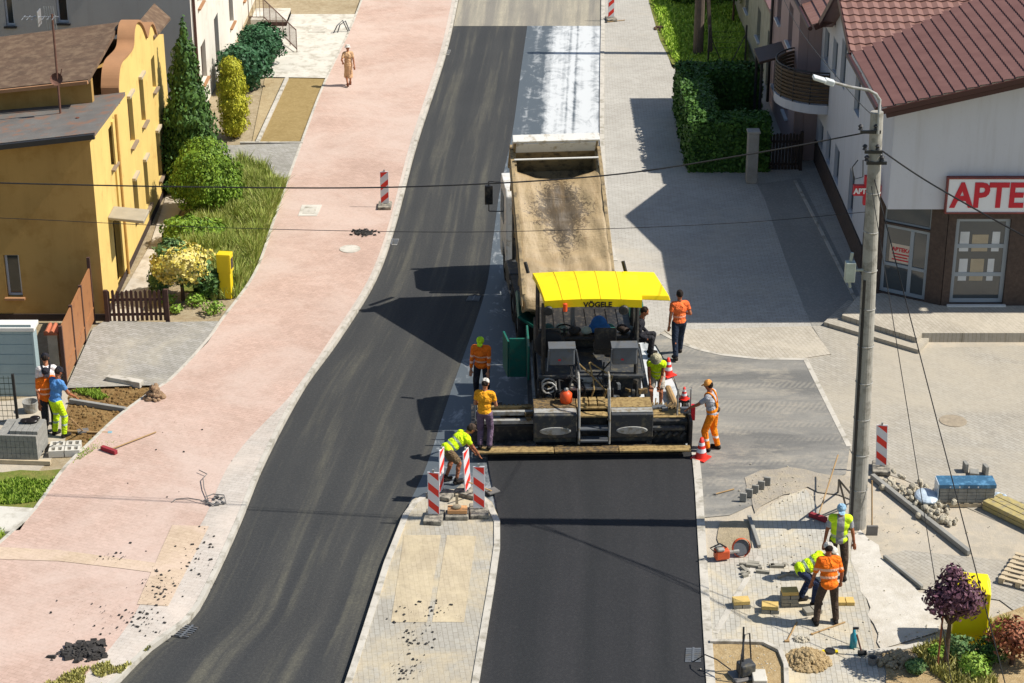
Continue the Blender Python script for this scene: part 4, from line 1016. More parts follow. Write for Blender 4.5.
# rear consoles (two grey boxes)
for sx, x0, x1 in ((-1, -.98, -.4), (1, .46, 1.03)):
    b = MB(); b.box(x0, x1, .95, 1.3, 1.86, 2.28); c_ = P_('control_console', b, m_mid, bevel=.03)
    b = MB(); b.box(x0-.02, x1+.02, .92, 1.32, 2.282, 2.3); b.beam((x1+.02, .9, 2.28), (x1+.12, .88, 1.75), .03, .03); b.beam((x0-.02, .9, 2.28), (x0-.05, .9, 1.75), .025, .025); P_('console_rim', b, m_mid, c_)
    b = MB(); b.box(x0+.2, x0+.26, .94, .949, 1.98, 2.02); P_('red_button', b, m_red, c_)
# canopy posts
for x, y in ((-1.1, 1.45), (1.05, 1.45), (-1.18, 2.85), (1.08, 2.85)):
    b = MB(); b.beam((x, y, 1.3), (x, y, 3.2), .07, .07); P_('canopy_post', b, m_blk)
b = MB(); b.beam((-.35, 2.9, 1.4), (-.35, 2.9, 3.2), .07, .07); P_('exhaust_pipe', b, m_mid)
b = MB(); b.beam((-1.18, 1.25, 1.35), (-1.18, 1.25, .3), .1, .12); b.beam((1.05, 1.25, 1.35), (1.05, 1.25, .3), .1, .12); P_('rear_strut', b, m_blk)
# canopy shell, arched
b = MB(); nx, ny = 14, 12; x0, x1 = -1.3, 1.14
def cz(u, v):
    z = 3.32 + .07*math.sin(PI*min(1, max(0, v)))**.8 + .04*math.sin(PI*u)
    return z
for j in range(ny+1):
    v = j/ny
    for i in range(nx+1):
        u = i/nx; xs_ = x0+(x1-x0)*u
        y = 1.3+1.7*v; taper = .12*(1-v)
        b.v.append(Vector((xs_+.22*(1-v)*(1-u)**2, y, cz(u, v))))
for j in range(ny):
    for i in range(nx): b.f.append([j*(nx+1)+i, j*(nx+1)+i+1, (j+1)*(nx+1)+i+1, (j+1)*(nx+1)+i]); b.mi.append(0)
# skirts front/back/sides
def skirt(idx, d):
    k0 = len(b.v)
    for i in idx: b.v.append(b.v[i] + Vector((0, 0, -d)))
    for a in range(len(idx)-1): b.f.append([idx[a], idx[a+1], k0+a+1, k0+a]); b.mi.append(0)
w_ = nx+1
skirt([i for i in range(w_)], .19); skirt([ny*w_+i for i in range(w_)], .12)
skirt([j*w_ for j in range(ny+1)], .14); skirt([j*w_+nx for j in range(ny+1)], .14)
can = P_('canopy', b, m_yell, fix=True, smooth=False)
sm = can.modifiers.new('thick', 'SOLIDIFY'); sm.thickness = .02; sm.offset = -1
b = MB()
for k in range(1, 5):
    x = x0+(x1-x0)*k/5; vv = [(x+.22*(1-j/ny)*(1-k/5)**2, 1.3+1.7*j/ny, cz((x-x0)/(x1-x0), j/ny)+.006) for j in range(ny+1)]; b.tube(vv, .008, 6)
P_('canopy_rib', b, m_yell, can)
# side flap of the canopy
b = MB(); b.add([(.8, 1.6, 3.33), (1.78, 1.6, 3.3), (1.55, 2.9, 3.36), (.8, 2.95, 3.37), (.8, 1.58, 3.22), (1.82, 1.57, 3.17), (1.58, 2.92, 3.26), (.8, 2.97, 3.27)], [(0, 1, 2, 3), (7, 6, 5, 4), (0, 4, 5, 1), (1, 5, 6, 2), (2, 6, 7, 3), (3, 7, 4, 0)]); P_('side_awning', b, m_yell, can, fix=True, bevel=.02)
text('VÖGELE', .175, (0, 0, 0), (1, 0, 0), (0, -1, 0), M('black_lettering', '1c1a10', .6, .05, 3, bump=0), None, name='canopy_lettering', ext=.005, bold=.006, xs=1.02)
lt = bpy.data.objects['canopy_lettering']; lt.location = (-.2, 1.283, 3.165); setp(lt, can)
for x in (-1.0, .72):
    b = MB(); b.lathe((x, 1.24, 3.1), [(.0, -.05), (.1, -.05), (.12, 0), (.09, .03), (0, .03)], 16, Matrix.Rotation(PI/2, 3, 'X')); P_('work_lamp', b, m_blk, can)
b = MB(); b.lathe((-.62, 1.22, 3.2), [(.0, -.1), (.05, -.1), (.05, .08), (0, .1)], 12); P_('beacon', b, m_ora, can)
for x in (-1.4, .9): b = MB(); b.beam((x, 3.05, 3.3), (x-.07, 3.1, 3.56), .05, .07); P_('wing_hook', b, m_blk)
# screed
for sx, x0, x1 in ((-1, -1.36, -.38), (1, .4, 1.36)):
    b = MB(); pr = [(.35, .32), (.18, .4), (.15, .98), (.2, 1.02), (.95, 1.0), (.95, .2), (.35, .2)]
    b.prism([pr], (x0, 0, 0), (0, 1, 0), (0, 0, 1), (1, 0, 0), x1-x0); so_ = P_('screed_box', b, m_dk, fix=True, bevel=.015)
    b = MB(); b.box(x0+.01, x1-.01, .19, .42, 1.022, 1.035); P_('front_plate', b, m_lg, so_)
    b = MB(); b.box(x0+.01, x1-.01, .44, .95, 1.024, 1.04); P_('walkway_plate', b, m_tan if sx > 0 else m_tar, so_)
    b = MB(); cx_ = (x0+x1)/2; b.lathe((cx_, .16, .58), [(.0, -.02), (.33, -.02), (.36, 0), (.33, .015), (0, .015)], 24, Matrix.Rotation(PI/2, 3, 'X') @ Matrix.Diagonal((1, .28, 1))); P_('oval_cover', b, m_lg, so_)
b = MB(); b.box(-1.3, 1.25, .45, 1.2, .08, .45); b.box(-.42, .33, .5, 1.1, .45, .8); P_('screed_frame', b, m_blk, bevel=.02)
# side extensions
b = MB(); b.box(-2.72, -1.31, .55, .95, .15, .55); b.box(-2.72, -1.31, .96, 1.25, .12, .42); P_('screed_extension', b, m_blk, bevel=.02)
for k, (z, y) in enumerate(((.72, .72), (.58, .55), (.72, .98))):
    b = MB(); b.box(-2.66, -1.31, y, y+.1, z, z+.09); P_('guide_rail', b, m_lg if k < 2 else m_tan)
b = MB(); b.box(1.37, 2.18, .35, .95, .12, .72); b.box(2.18, 2.26, .1, 1.3, .1, .82); P_('screed_extension', b, m_blk, bevel=.02)
b = MB(); b.box(1.39, 2.15, .5, .93, .722, .74); P_('walkway_plate', b, m_tan)
b = MB()
for k in range(5): b.cyl((1.35+k*.17, .34, .3+.06*(k % 2)), (1.45+k*.17, .3, .45), .045, 8)
b.box(1.35, 2.1, .2, .3, .55, .62); P_('hydraulic_fitting', b, m_dk)
b = MB(); b.box(-2.78, -2.7, .1, 1.3, .1, .75); P_('end_gate', b, m_blk)
# foot boards along the rear
for x0, x1, m_ in ((-2.72, -.92, m_tan), (-.9, .55, m_tar), (.57, 2.2, m_tan)):
    b = MB(); b.box(x0, x1, -.25, .0, .22, .27); P_('footboard', b, m_, bevel=.01)
b = MB(); b.box(-2.6, 2.1, .01, .2, .12, .2); P_('footboard_edge', b, m_lg if False else m_tar)
# centre ladder and steps
b = MB()
for x in (-.33, .36):
    b.tube([(x, .1, .28), (x, .1, .9), (x, .3, 1.55), (x, .55, 1.78), (x, .8, 1.75)], .026, 8); b.tube([(x, .12, .9), (x*1.0, .35, .9), (x, .7, 1.4)], .022, 8)
P_('ladder_rail', b, m_lg)
for z, y in ((.36, .02), (.62, .08), (.9, .2)):
    b = MB(); b.box(-.3, .33, y, y+.24, z, z+.035); P_('ladder_step', b, m_tan if z > .8 else m_mid)
b = MB()
for i in range(3):
    for j in range(2): b.box(-.28+i*.2, -.11+i*.2, .5+j*.2, .67+j*.2, 1.03, 1.1)
b.box(-.37, .39, .45, .95, .98, 1.029); P_('centre_walkway', b, m_tan, bevel=.01)
b = MB(); b.box(-.5, .4, 1.0, 1.28, 1.2, 1.28); b.box(-.36, .26, 1.2, 1.28, 1.3, 1.42); P_('platform_step', b, m_lg, bevel=.02)
# hoses & clutter between screed and platform
b = MB(); rr = random.Random(4)
for k in range(9):
    x = -1.1+.2*k+rr.uniform(-.1, .1); z = 1.1
    b.tube([(x, 1.2, .5), (x+rr.uniform(-.1, .1), .95+rr.uniform(-.1, .1), 1.15+rr.uniform(0, .2)), (x+rr.uniform(-.1, .1), 1.15, 1.4), (x+.05, 1.3, 1.3)], .028, 6)
P_('hydraulic_hose', b, m_rub)
b = MB(); b.tube([(-.98+.16*math.cos(a*.6), .85+.02*a, 1.3+.16*math.sin(a*.6)) for a in range(22)], .022, 6); P_('hose_coil', b, m_lg)
# auger and levelling arms
for sx in (-1, 1):
    b = MB(); b.beam((sx*1.4, .6, .5), (sx*1.36, 4.4, .75), .1, .2); P_('tow_arm', b, m_blk)
b = MB(); b.cyl((-2.1, 1.55, .4), (2.1, 1.55, .4), .05, 10)
for k in range(40): a = k*.9; b.box(-2.05+k*.105, -2.02+k*.105, 1.55-.15, 1.55+.15, .25, .55, Matrix.Rotation(.5 if k < 20 else -.5, 3, 'Z'))
P_('auger', b, m_tar)
ct = PY(684, 399, 41.95); b = MB(); b.box(ct.x-PVX-.14, ct.x-PVX+.14, .65, .95, ct.z-.05, ct.z-.002); b.beam((ct.x-PVX, .8, ct.z-.05), (ct.x-PVX, .8, .6), .04, .04); P_('cone_tray', b, m_blk)
# hand control panels at both ends
for sx, x in ((-1, -2.55), (1, 2.1)):
    b = MB()
    b.tube([(x-.15, .6, .6), (x-.15, .6, 1.35), (x+.15, .6, 1.4), (x+.15, .6, .6)], .02, 6); b.tube([(x-.1, .9, .6), (x-.1, .9, 1.25), (x+.2, .9, 1.3), (x+.2, .9, .6)], .015, 6)
    cp_ = P_('control_stand', b, m_lg if sx > 0 else m_mid)
    b = MB(); b.box(x-.1, x+.1, .4, .48, .86, 1.02); P_('control_panel', b, m_mid, cp_, bevel=.02)
b = MB(); b.box(2.27, 2.36, .55, .75, .62, .95); P_('red_box', b, m_red)
# blue jerrican + orange can on the machine are loose things
gc = thing('gas_bottle', 'small orange container standing on the left screed box of the paver', 'canister', (PVX-.62, 41.85, 1.04))
b = MB(); b.lathe((0, 0, 0), [(0, 0), (.12, 0), (.14, .03), (.14, .22), (.08, .28), (.04, .3), (0, .3)], 16); b.build('canister_body', m_ora, gc, smooth=True)
b = MB(); b.lathe((0, 0, .3), [(.05, 0), (.05, .05), (0, .05)], 10); b.build('valve', m_lg, gc)

jk = thing('blue_jacket', 'bright blue jacket bundled on the paver dashboard under the canopy', 'jacket', (PVX+.2, 44.0, 1.86)); b = MB(); b.ell((0, 0, .2), (.2, .14, .22)); b.ell((.08, -.04, .12), (.2, .12, .14)); b.ell((-.12, 0, .1), (.14, .12, .12))
b.build('cloth', M('jacket_blue', '1f5c9c', .8, .2, 8, bump=.5), jk, smooth=True)
tb_ = thing('tool_bundle', 'jumble of bags and teal cloth lying along the paver dashboard', 'bags', (PVX, 44.0, 1.86)); rr = random.Random(2)
for k, mm in enumerate(('2b4a44', '7d8c7a', '31302f', '9aa79c', '245a52', '3a2f28', '6d7f86')):
    b = MB(); x = -1.0+.3*k+(.25 if k > 3 else 0); b.ell((x, rr.uniform(-.1, .1), .08), (.13, .1, .1)); b.ell((x+.08, 0, .06), (.1, .12, .07)); b.build('bag', M('bag_'+mm, mm, .8, .2, 8), tb_, smooth=True)

rr = random.Random(9)
for k in range(26):
    b = MB(); x = rr.uniform(-1.2, 1.2); y = rr.uniform(1.05, 1.5); z = rr.uniform(.8, 1.25); b.bc((x, y, z), (rr.uniform(.05, .22), rr.uniform(.05, .15), rr.uniform(.04, .18)), Matrix.Rotation(rr.gauss(0, .3), 3, 'Z')); P_('engine_fitting', b, (m_dk, m_tar, m_mid)[k % 3], bevel=.008)
for k in range(8):
    x = rr.uniform(-1.15, 1.1); b = MB(); b.tube([(x, 1.0, .9), (x+.1, .92, 1.25), (x+rr.uniform(-.3, .3), 1.1, 1.5), (x+rr.uniform(-.3, .3), 1.35, 1.75)], .02, 6); P_('cable', b, m_rub if k % 3 else m_tan)
for k in range(7):
    x = rr.uniform(-2.6, -1.4) if k % 2 else rr.uniform(1.45, 2.1); b = MB(); b.bc((x, rr.uniform(.4, 1.1), .78), (rr.uniform(.1, .3), rr.uniform(.06, .12), rr.uniform(.05, .12)), Matrix.Rotation(rr.gauss(0, .2), 3, 'Z')); P_('guard_plate', b, m_tar if k % 2 else m_mid, bevel=.01)
# ================================================================ PEOPLE
def clothmat(name, c, var=.22, rough=.85, stripes=None, scol='c9ccc6'):
    if name in MATS: return MATS[name]
    t = NT(name); o = t.coord(); a = t.noise(o, 6, 5, .7)
    c_ = lin(c); col = t.mix(t.ramp(a, [(.35, 0), (.65, 1)]), sc(c_, 1-var), sc(c_, 1+var))
    if stripes:
        at = t.n('ShaderNodeAttribute', attribute_name='band'); v = at.outputs['Fac']
        for (lo, hi) in stripes:
            g = t.math('MULTIPLY', t.math('GREATER_THAN', v, lo), t.math('LESS_THAN', v, hi))
            col = t.mix(g, col, lin(scol))
    t.col(col); t.set(Roughness=rough); t.b.inputs['Specular IOR Level'].default_value = .2
    w = t.noise(o, 9, 3, .5, 1.0); t.bump(w, 1.0, .07)
    MATS[name] = t.m; return t.m
SK = clothmat('skin', 'b27a5a', .06, .6); SKT = clothmat('tanned_skin', '9c6244', .06, .6)
def ik(a, c, l1, l2, pole):
    a, c = Vector(a), Vector(c); d = c-a; L = min(d.length, (l1+l2)*.995)
    if d.length < 1e-4: d = Vector((0, 0, -1)); L = .05
    dn = d.normalized(); c = a + dn*L
    x = (l1*l1 - l2*l2 + L*L)/(2*L); h = math.sqrt(max(0, l1*l1-x*x))
    p = Vector(pole); p = p - dn*p.dot(dn)
    if p.length < 1e-4: p = dn.orthogonal()
    return a + dn*x + p.normalized()*h, c
def remesh(mb, name, mat, parent, vox=.012, band=None, smooth=4):
    me = bpy.data.meshes.new(name); me.from_pydata([tuple(v) for v in mb.v], [], mb.f)
    bm = bmesh.new(); bm.from_mesh(me); bmesh.ops.recalc_face_normals(bm, faces=bm.faces); bm.to_mesh(me); bm.free()
    o = bpy.data.objects.new(name, me); COL.objects.link(o)
    r = o.modifiers.new('r', 'REMESH'); r.mode = 'VOXEL'; r.voxel_size = vox; r.use_smooth_shade = True
    s = o.modifiers.new('s', 'SMOOTH'); s.factor = .5; s.iterations = smooth
    dg = bpy.context.evaluated_depsgraph_get(); nm = bpy.data.meshes.new_from_object(o.evaluated_get(dg)); nm.name = name
    bpy.data.objects.remove(o); bpy.data.meshes.remove(me)
    if band:
        a = nm.attributes.new('band', 'FLOAT', 'POINT'); P0, ax = band
        a.data.foreach_set('value', [(v.co-P0).dot(ax) for v in nm.vertices])
    nm.polygons.foreach_set('use_smooth', [True]*len(nm.polygons))
    nm.materials.clear(); nm.materials.append(mat)
    o = bpy.data.objects.new(name, nm); COL.objects.link(o); setp(o, parent); return o
def limb(b, a, c, r0, r1, e0=True, e1=True):
    b.cone(a, c, r0, r1, 14)
    if e0: b.ell(a, r0, nu=12, nv=8)
    if e1: b.ell(c, r1, nu=12, nv=8)
def person(label, pos, heading, outfit, lean=4, side=0, hipz=.93, hipy=0, fl=(-.11, 0), fr=(.11, 0), hl=(-.26, .05, .82), hr=(.26, .05, .82), headp=8, heady=0, h=1.76, group=None, feet_turn=(8, -8), seated=False, fz=(0, 0), female=False):
    k = h/1.76
    p = thing('person', label, 'person', pos, heading, group); p.scale = (k, k, k)
    la = math.radians(lean); sa = math.radians(side)
    hip = Vector((0, hipy, hipz))
    ax = Vector((math.sin(sa), math.sin(la)*math.cos(sa), math.cos(la)*math.cos(sa))).normalized()
    sh = hip + ax*.50; Rt = Matrix((Vector((1, 0, 0)), ax.cross(Vector((1, 0, 0))), ax)).transposed()
    Rt = Matrix((Rt.col[0], Rt.col[1], Rt.col[2])).transposed()
    fw = ax.cross(Vector((1, 0, 0))).normalized(); rt = fw.cross(ax).normalized()
    Rt = Matrix((rt, fw, ax)).transposed()
    sw = .165 if female else .185; hw_ = .095
    SL_, SR_ = sh - rt*sw - ax*.04, sh + rt*sw - ax*.04
    HL_, HR_ = hip - rt*hw_ - ax*.02, hip + rt*hw_ - ax*.02
    AL, AR = Vector((fl[0], fl[1], .085+fz[0])), Vector((fr[0], fr[1], .085+fz[1]))
    KL, AL = ik(HL_, AL, .43, .42, (-.15, 1, .2)); KR, AR = ik(HR_, AR, .43, .42, (.15, 1, .2))
    EL, WL = ik(SL_, hl, .29, .26, -fw*1.0 - rt*.5 - Vector((0, 0, .4))); ER, WR = ik(SR_, hr, .29, .26, -fw*1.0 + rt*.5 - Vector((0, 0, .4)))
    hp = math.radians(lean*.75 + headp); hy_ = math.radians(heady)
    hax = Vector((0, math.sin(hp), math.cos(hp)))
    neck = sh + ax*.05; hc = neck + (ax+hax).normalized()*.155
    Rh = Matrix.Rotation(hy_, 3, 'Z') @ Matrix.Rotation(-hp, 3, 'X')
    # ---- body
    b = MB(); R3 = Rt
    b.ell(hip, (.155, .115, .12), R3); b.ell(hip+ax*.16, (.135, .1, .15), R3); b.ell(hip+ax*.34, (.165, .115, .17), R3)
    limb(b, SL_+rt*.03, SR_-rt*.03, .062, .062)
    limb(b, sh-ax*.03, hc-ax*.02, .058, .052)
    b.ell(hc, (.077, .098, .118), Rh, 18, 12); b.ell(hc+Rh @ Vector((0, .03, -.055)), (.055, .06, .055), Rh)
    b.ell(hc+Rh @ Vector((0, .1, -.015)), (.013, .022, .024), Rh)
    for s in (-1, 1): b.ell(hc+Rh @ Vector((s*.08, -.005, -.01)), (.012, .02, .032), Rh)
    for S, E_, W_, s in ((SL_, EL, WL, -1), (SR_, ER, WR, 1)):
        limb(b, S, E_, .052, .04); limb(b, E_, W_, .041, .027)
        d = (W_-E_).normalized(); dn = (d + Vector((0, 0, -.35))).normalized()
        sx_ = dn.cross(Vector((0, 1, 0))); sx_ = sx_.normalized() if sx_.length > .1 else Vector((1, 0, 0)); nn = sx_.cross(dn)
        Rm = Matrix((sx_, nn, dn)).transposed()
        b.ell(W_+dn*.055, (.042, .02, .055), Rm, 12, 8)
        for q_ in range(4):
            o_ = (q_-1.5)*.021; ln = (.062, .074, .07, .055)[q_]
            a0 = W_+dn*.085+sx_*o_; a1 = a0+dn*ln*.6+nn*.008*s; a2 = a1+dn*ln*.4+nn*.022
            limb(b, a0, a1, .0105, .0095); limb(b, a1, a2, .0095, .0085)
        t0 = W_+dn*.03-sx_*.03*s; t1 = t0+dn*.045-sx_*.035*s+nn*.01; limb(b, t0, t1, .013, .01)
    for H_, K_, A_ in ((HL_, KL, AL), (HR_, KR, AR)):
        limb(b, H_, K_, .082, .055); limb(b, K_, A_, .056, .036)
        b.ell(K_.lerp(A_, .3)-Vector((0, .012, 0)), (.052, .055, .11))
    fd = []
    for A_, ft in ((AL, feet_turn[0]), (AR, feet_turn[1])):
        r = math.radians(ft); f_ = Vector((math.sin(-r), math.cos(r), 0)); fd.append(f_)
        limb(b, A_-f_*.03-Vector((0, 0, .045)), A_+f_*.13-Vector((0, 0, .055)), .036, .03)
    body = remesh(b, 'body', outfit.get('skin', SK), p, .0115, smooth=2)
    # ---- eyes
    b = MB()
    for s in (-1, 1): b.ell(hc+Rh @ Vector((s*.032, .09, .012)), (.012, .008, .008), Rh, 8, 6)
    b.build('eyes', m_dkeye, body)
    band = (hip, ax)
    def torso(b, e, lo=-.02):
        b.ell(hip+ax*(.03+lo*.5), (.16+e, .12+e, .12), R3); b.ell(hip+ax*.16, (.15+e, .112+e, .16), R3); b.ell(hip+ax*.34, (.175+e, .122+e, .175), R3)
        limb(b, SL_+rt*.03, SR_-rt*.03, .066+e, .066+e)
    # ---- trousers
    b = MB(); e = outfit.get('loose', .022); b.ell(hip, (.155+e*.8, .115+e*.8, .12), R3); cut = outfit.get('leglen', 1.0)
    for H_, K_, A_ in ((HL_, KL, AL), (HR_, KR, AR)):
        if cut >= 1: limb(b, H_, K_, .085+e*.7, .058+e); limb(b, K_, A_+Vector((0, 0, .0)), .058+e, .042+e, True, False)
        else: limb(b, H_, H_.lerp(K_, cut), .088+e*.7, .07+e, True, False)
    if outfit.get('skirt'):
        kn = (KL+KR)/2; b.cone(hip, Vector((kn.x, kn.y, kn.z-.12)), .15, .19, 20)
    remesh(b, outfit.get('legname', 'trousers'), outfit['legs'], p, .012, (Vector((0, 0, 0)), Vector((0, 0, 1))), smooth=3)
    # ---- shirt
    b = MB(); torso(b, .016); sl = outfit.get('sleeve', .55)
    for S, E_, W_ in ((SL_, EL, WL), (SR_, ER, WR)):
        if sl <= 1: limb(b, S, S.lerp(E_, sl), .064, .058, True, False)
        else: limb(b, S, E_, .064, .052); limb(b, E_, E_.lerp(W_, sl-1), .052, .042, True, False)
    if sl > 0: remesh(b, 'shirt', outfit['top'], p, .012, band, smooth=3)
    # ---- vest or braces
    if outfit.get('vest'):
        b = MB(); torso(b, .034, -.08); limb(b, SL_+rt*.02, SR_-rt*.02, .08, .08)
        remesh(b, 'vest', outfit['vest'], p, .013, band, smooth=2)
    if outfit.get('braces'):
        b = MB()
        b.ell(hip+ax*.1, (.168, .135, .14), R3)
        for s in (-1, 1):
            L_ = []
            for t in range(9):
                a = PI*t/8; L_.append(hip + ax*(.16+.4*math.sin(a)**.6) - fw*math.cos(a)*-.135*(1 if True else 1) + rt*s*(.02+.08*math.sin(a)))
            b.tube(L_, .022, 8)
        remesh(b, 'dungaree_bib', outfit['braces'], p, .012, smooth=2)
    # ---- boots
    b = MB()
    for A_, f_ in zip((AL, AR), fd):
        limb(b, A_+Vector((0, 0, .03)), A_-Vector((0, 0, .01)), .054, .052); limb(b, A_-f_*.035-Vector((0, 0, .04)), A_+f_*.15-Vector((0, 0, .048)), .05, .042)
        b.box(A_.x-.04, A_.x+.04, A_.y-.07, A_.y+.15, A_.z-.085, A_.z-.05)
    remesh(b, 'boots', outfit.get('shoes', m_boot), p, .012, smooth=2)
    # ---- head wear
    hd = outfit.get('hat'); 
    b = MB()
    if hd == 'cap':
        b.lathe(hc+Rh @ Vector((0, -.004, .03)), [(.092, -.02), (.096, .01), (.088, .05), (.06, .085), (.0, .1)], 20, Rh)
        b.ell(hc+Rh @ Vector((0, .11*(-1 if outfit.get('capback') else 1), .025)), (.07, .065, .012), Rh @ Matrix.Rotation(-.15, 3, 'X'))
        b.build('cap', outfit['hatmat'], p, smooth=True)
    elif hd == 'brim':
        b.lathe(hc+Rh @ Vector((0, 0, .035)), [(.15, -.035), (.145, -.02), (.1, -.005), (.094, .03), (.07, .08), (.0, .09)], 22, Rh)
        b.build('sun_hat', outfit['hatmat'], p, smooth=True)
    if hd != 'brim':
        b = MB(); z0 = outfit.get('hair', .0)
        b.ell(hc+Rh @ Vector((0, -.018, .022 if hd != 'cap' else .0)), (.084, .098, .106 if hd != 'cap' else .09), Rh, 18, 12)
        b.build('hair', outfit.get('hairmat', m_hair), p, smooth=True)
    if outfit.get('belt'):
        b = MB(); b.ell(hip+ax*.06-fw*.1+rt*.06, (.1, .06, .055), R3); b.build('tool_pouch', outfit['belt'], p, smooth=True)
    return p, WL*k, WR*k
m_dkeye = M('eye', '1d1712', .3, 0, 3, bump=0); m_boot = clothmat('boot_leather', '2c2723'); m_hair = clothmat('dark_hair', '2a211b'); m_hairg = clothmat('grey_hair', '8b8378')
ORV = clothmat('orange_hi_vis', 'f5731c', stripes=[(.12, .17), (.27, .32)], scol='f0b896'); ORP = clothmat('orange_trousers', 'ee8418', stripes=[(.28, .33)])
ORT = clothmat('orange_tshirt', 'f2713a', stripes=[(.14, .18)], scol='f0a284'); YLT = clothmat('yellow_tshirt', 'eda024'); LIM = clothmat('lime_hi_vis', 'c9ea1a', stripes=[(.08, .13), (.24, .29)], scol='a9b8a0')
LIMT = clothmat('lime_trousers', 'c4e622', stripes=[(.3, .35), (.52, .57)], scol='9fb0a0'); BLT = clothmat('blue_tshirt', '5688bd'); WHT = clothmat('white_tshirt', 'd9d4cf')
JEA = clothmat('dark_jeans', '27303f'); PUR = clothmat('mauve_trousers', '6d5a6c'); BRN = clothmat('brown_trousers', '4a3d33'); DKT = clothmat('dark_trousers', '2d2c30'); NAV = clothmat('navy_overalls', '2b3550')
GRT = clothmat('grey_tshirt', 'a3a4a8'); KHA = clothmat('khaki_shorts', '6e5c43'); BLK = clothmat('black_jacket', '24242a'); BEI = clothmat('beige_dress', 'cda57c')
CW = clothmat('white_cap', 'cfc9bd'); CL = clothmat('lime_cap', 'b4e02a'); CO = clothmat('orange_cap', 'e59a4a'); CD = clothmat('dark_cap', '2b2a30'); CB = clothmat('pale_blue_cap', '8fb2c8'); CK = clothmat('khaki_hat', 'a09a80')
GLV = clothmat('work_glove', 'd8952a')
def openvest():
    t = NT('open_lime_vest'); o = t.coord(); sx = t.n('ShaderNodeSeparateXYZ'); t.l(o, sx.inputs[0])
    at = t.n('ShaderNodeAttribute', attribute_name='band').outputs['Fac']; col = lin('c9ea1a'); c = t.mix(t.math('MULTIPLY', t.math('GREATER_THAN', at, .08), t.math('LESS_THAN', at, .13)), col, lin('a9b8a0'))
    g = t.math('MULTIPLY', t.math('LESS_THAN', t.math('ABSOLUTE', sx.outputs[0]), .075), t.math('GREATER_THAN', sx.outputs[1], .02))
    t.col(t.mix(g, c, lin('8a8688'))); t.set(Roughness=.85); t.bump(t.noise(o, 9, 3), .6, .04); return t.m
LIMO = openvest()
def face_to(dx, dy): return math.atan2(-dx, dy)      # heading so that local +Y points along (dx,dy)
def on(px, py, z=0.04): return G(px, py, z)
R_ = math.radians
GP = None
# pedestrian
person('pedestrian in a beige dress and white hat walking away on the pink pavement', on(349, 86, ZP), R_(8), dict(top=BEI, legs=BEI, legname='dress', skirt=True, skin=SK, sleeve=.7, hat='brim', hatmat=CW, shoes=clothmat('brown_shoes', '6b3f2b'), loose=.0, leglen=.5), fl=(-.06, -.2), fr=(.07, .2), hl=(-.22, .12, .98), hr=(.24, -.12, .86), h=1.52, female=True, fz=(.04, 0))
# flagman style worker shovelling on the tack coat
_, a1, b1 = person('worker in orange vest and lime cap raking on the left of the paver', on(482, 398, 0), R_(172), dict(top=ORV, vest=ORV, legs=DKT, hat='cap', hatmat=CL, sleeve=1.8), lean=14, headp=22, hl=(-.2, .28, .78), hr=(.24, .2, .8), fl=(-.14, .06), fr=(.14, -.05), h=1.74)
_, a2, b2 = person('worker in plain yellow t-shirt and mauve trousers standing on the screed edge', Vector((-.62, 40.98, .3)), R_(-12), dict(top=YLT, legs=PUR, hat='cap', hatmat=CW, sleeve=.6), lean=6, headp=24, hl=(-.16, .3, 1.0), hr=(.18, .3, 1.05), h=1.72)
person('worker in lime vest and shorts bending over on the island tip', on(452, 482, .03), R_(-62), dict(top=LIM, vest=LIM, legs=KHA, leglen=.85, legname='shorts', hat='cap', hatmat=BRN, sleeve=.5, skin=SKT), lean=62, hipz=.86, hipy=-.1, headp=-12, hl=(-.1, .62, .55), hr=(.14, .68, .5), fl=(-.12, -.1), fr=(.12, .05), h=1.74)
person('worker in orange t-shirt and dark jeans walking past the right side of the paver', on(678, 356, .04), R_(14), dict(top=ORT, legs=JEA, sleeve=.6, skin=SKT), fl=(-.16, -.3), fr=(.12, .22), hl=(-.27, -.02, .8), hr=(.2, .22, 1.05), lean=3, h=1.8)
person('worker in lime vest and khaki sun hat stooping beside the paver', on(656, 408, .02), R_(168), dict(top=LIM, vest=LIM, legs=clothmat('pale_shorts', 'a89f90'), leglen=.8, legname='shorts', hat='brim', hatmat=CK, sleeve=.3, skin=SKT), lean=32, headp=25, hipz=.9, hipy=-.08, hl=(-.08, .42, .6), hr=(.1, .42, .62), h=1.7)
person('worker in grey t-shirt and orange dungarees operating the screed control panel', on(711, 450, .04), R_(62), dict(top=GRT, legs=ORP, braces=ORP, hat='cap', hatmat=CO, sleeve=.7, belt=BRN, skin=SKT), lean=8, headp=14, hl=(-.2, .56, .98), hr=(.26, .1, .86), fl=(-.1, .05), fr=(.14, -.1), h=1.78, side=-4)
person('paver operator in black jacket and white sash sitting on the platform edge', Vector((PVX+1.05, 43.75, 1.3)), R_(-100), dict(top=BLK, legs=DKT, sleeve=1.8, vest=None, skin=SKT), lean=16, hipz=.55, headp=15, fl=(-.15, .35), fr=(.15, .4), hl=(-.2, .32, .55), hr=(.2, .35, .58), h=1.74, fz=(.08, .1))
0 and person('paver driver in blue overalls seated at the wheel under the canopy', Vector((PVX+.35, 42.95, 1.38)), R_(30), dict(top=NAV, legs=NAV, sleeve=1.8, skin=SKT), lean=10, hipz=.58, headp=10, fl=(-.15, .45), fr=(.15, .45), hl=(-.2, .42, .85), hr=(.2, .42, .85), h=1.7)
person('worker in open lime vest over grey shirt standing by the lamp post', on(836, 577, .05), R_(176), dict(top=GRT, vest=LIMO, legs=BRN, sleeve=.7, hat='cap', hatmat=CB, skin=SKT), headp=20, hl=(-.32, .06, .8), hr=(.3, .1, .85), fl=(-.15, 0), fr=(.16, .03), h=1.74)
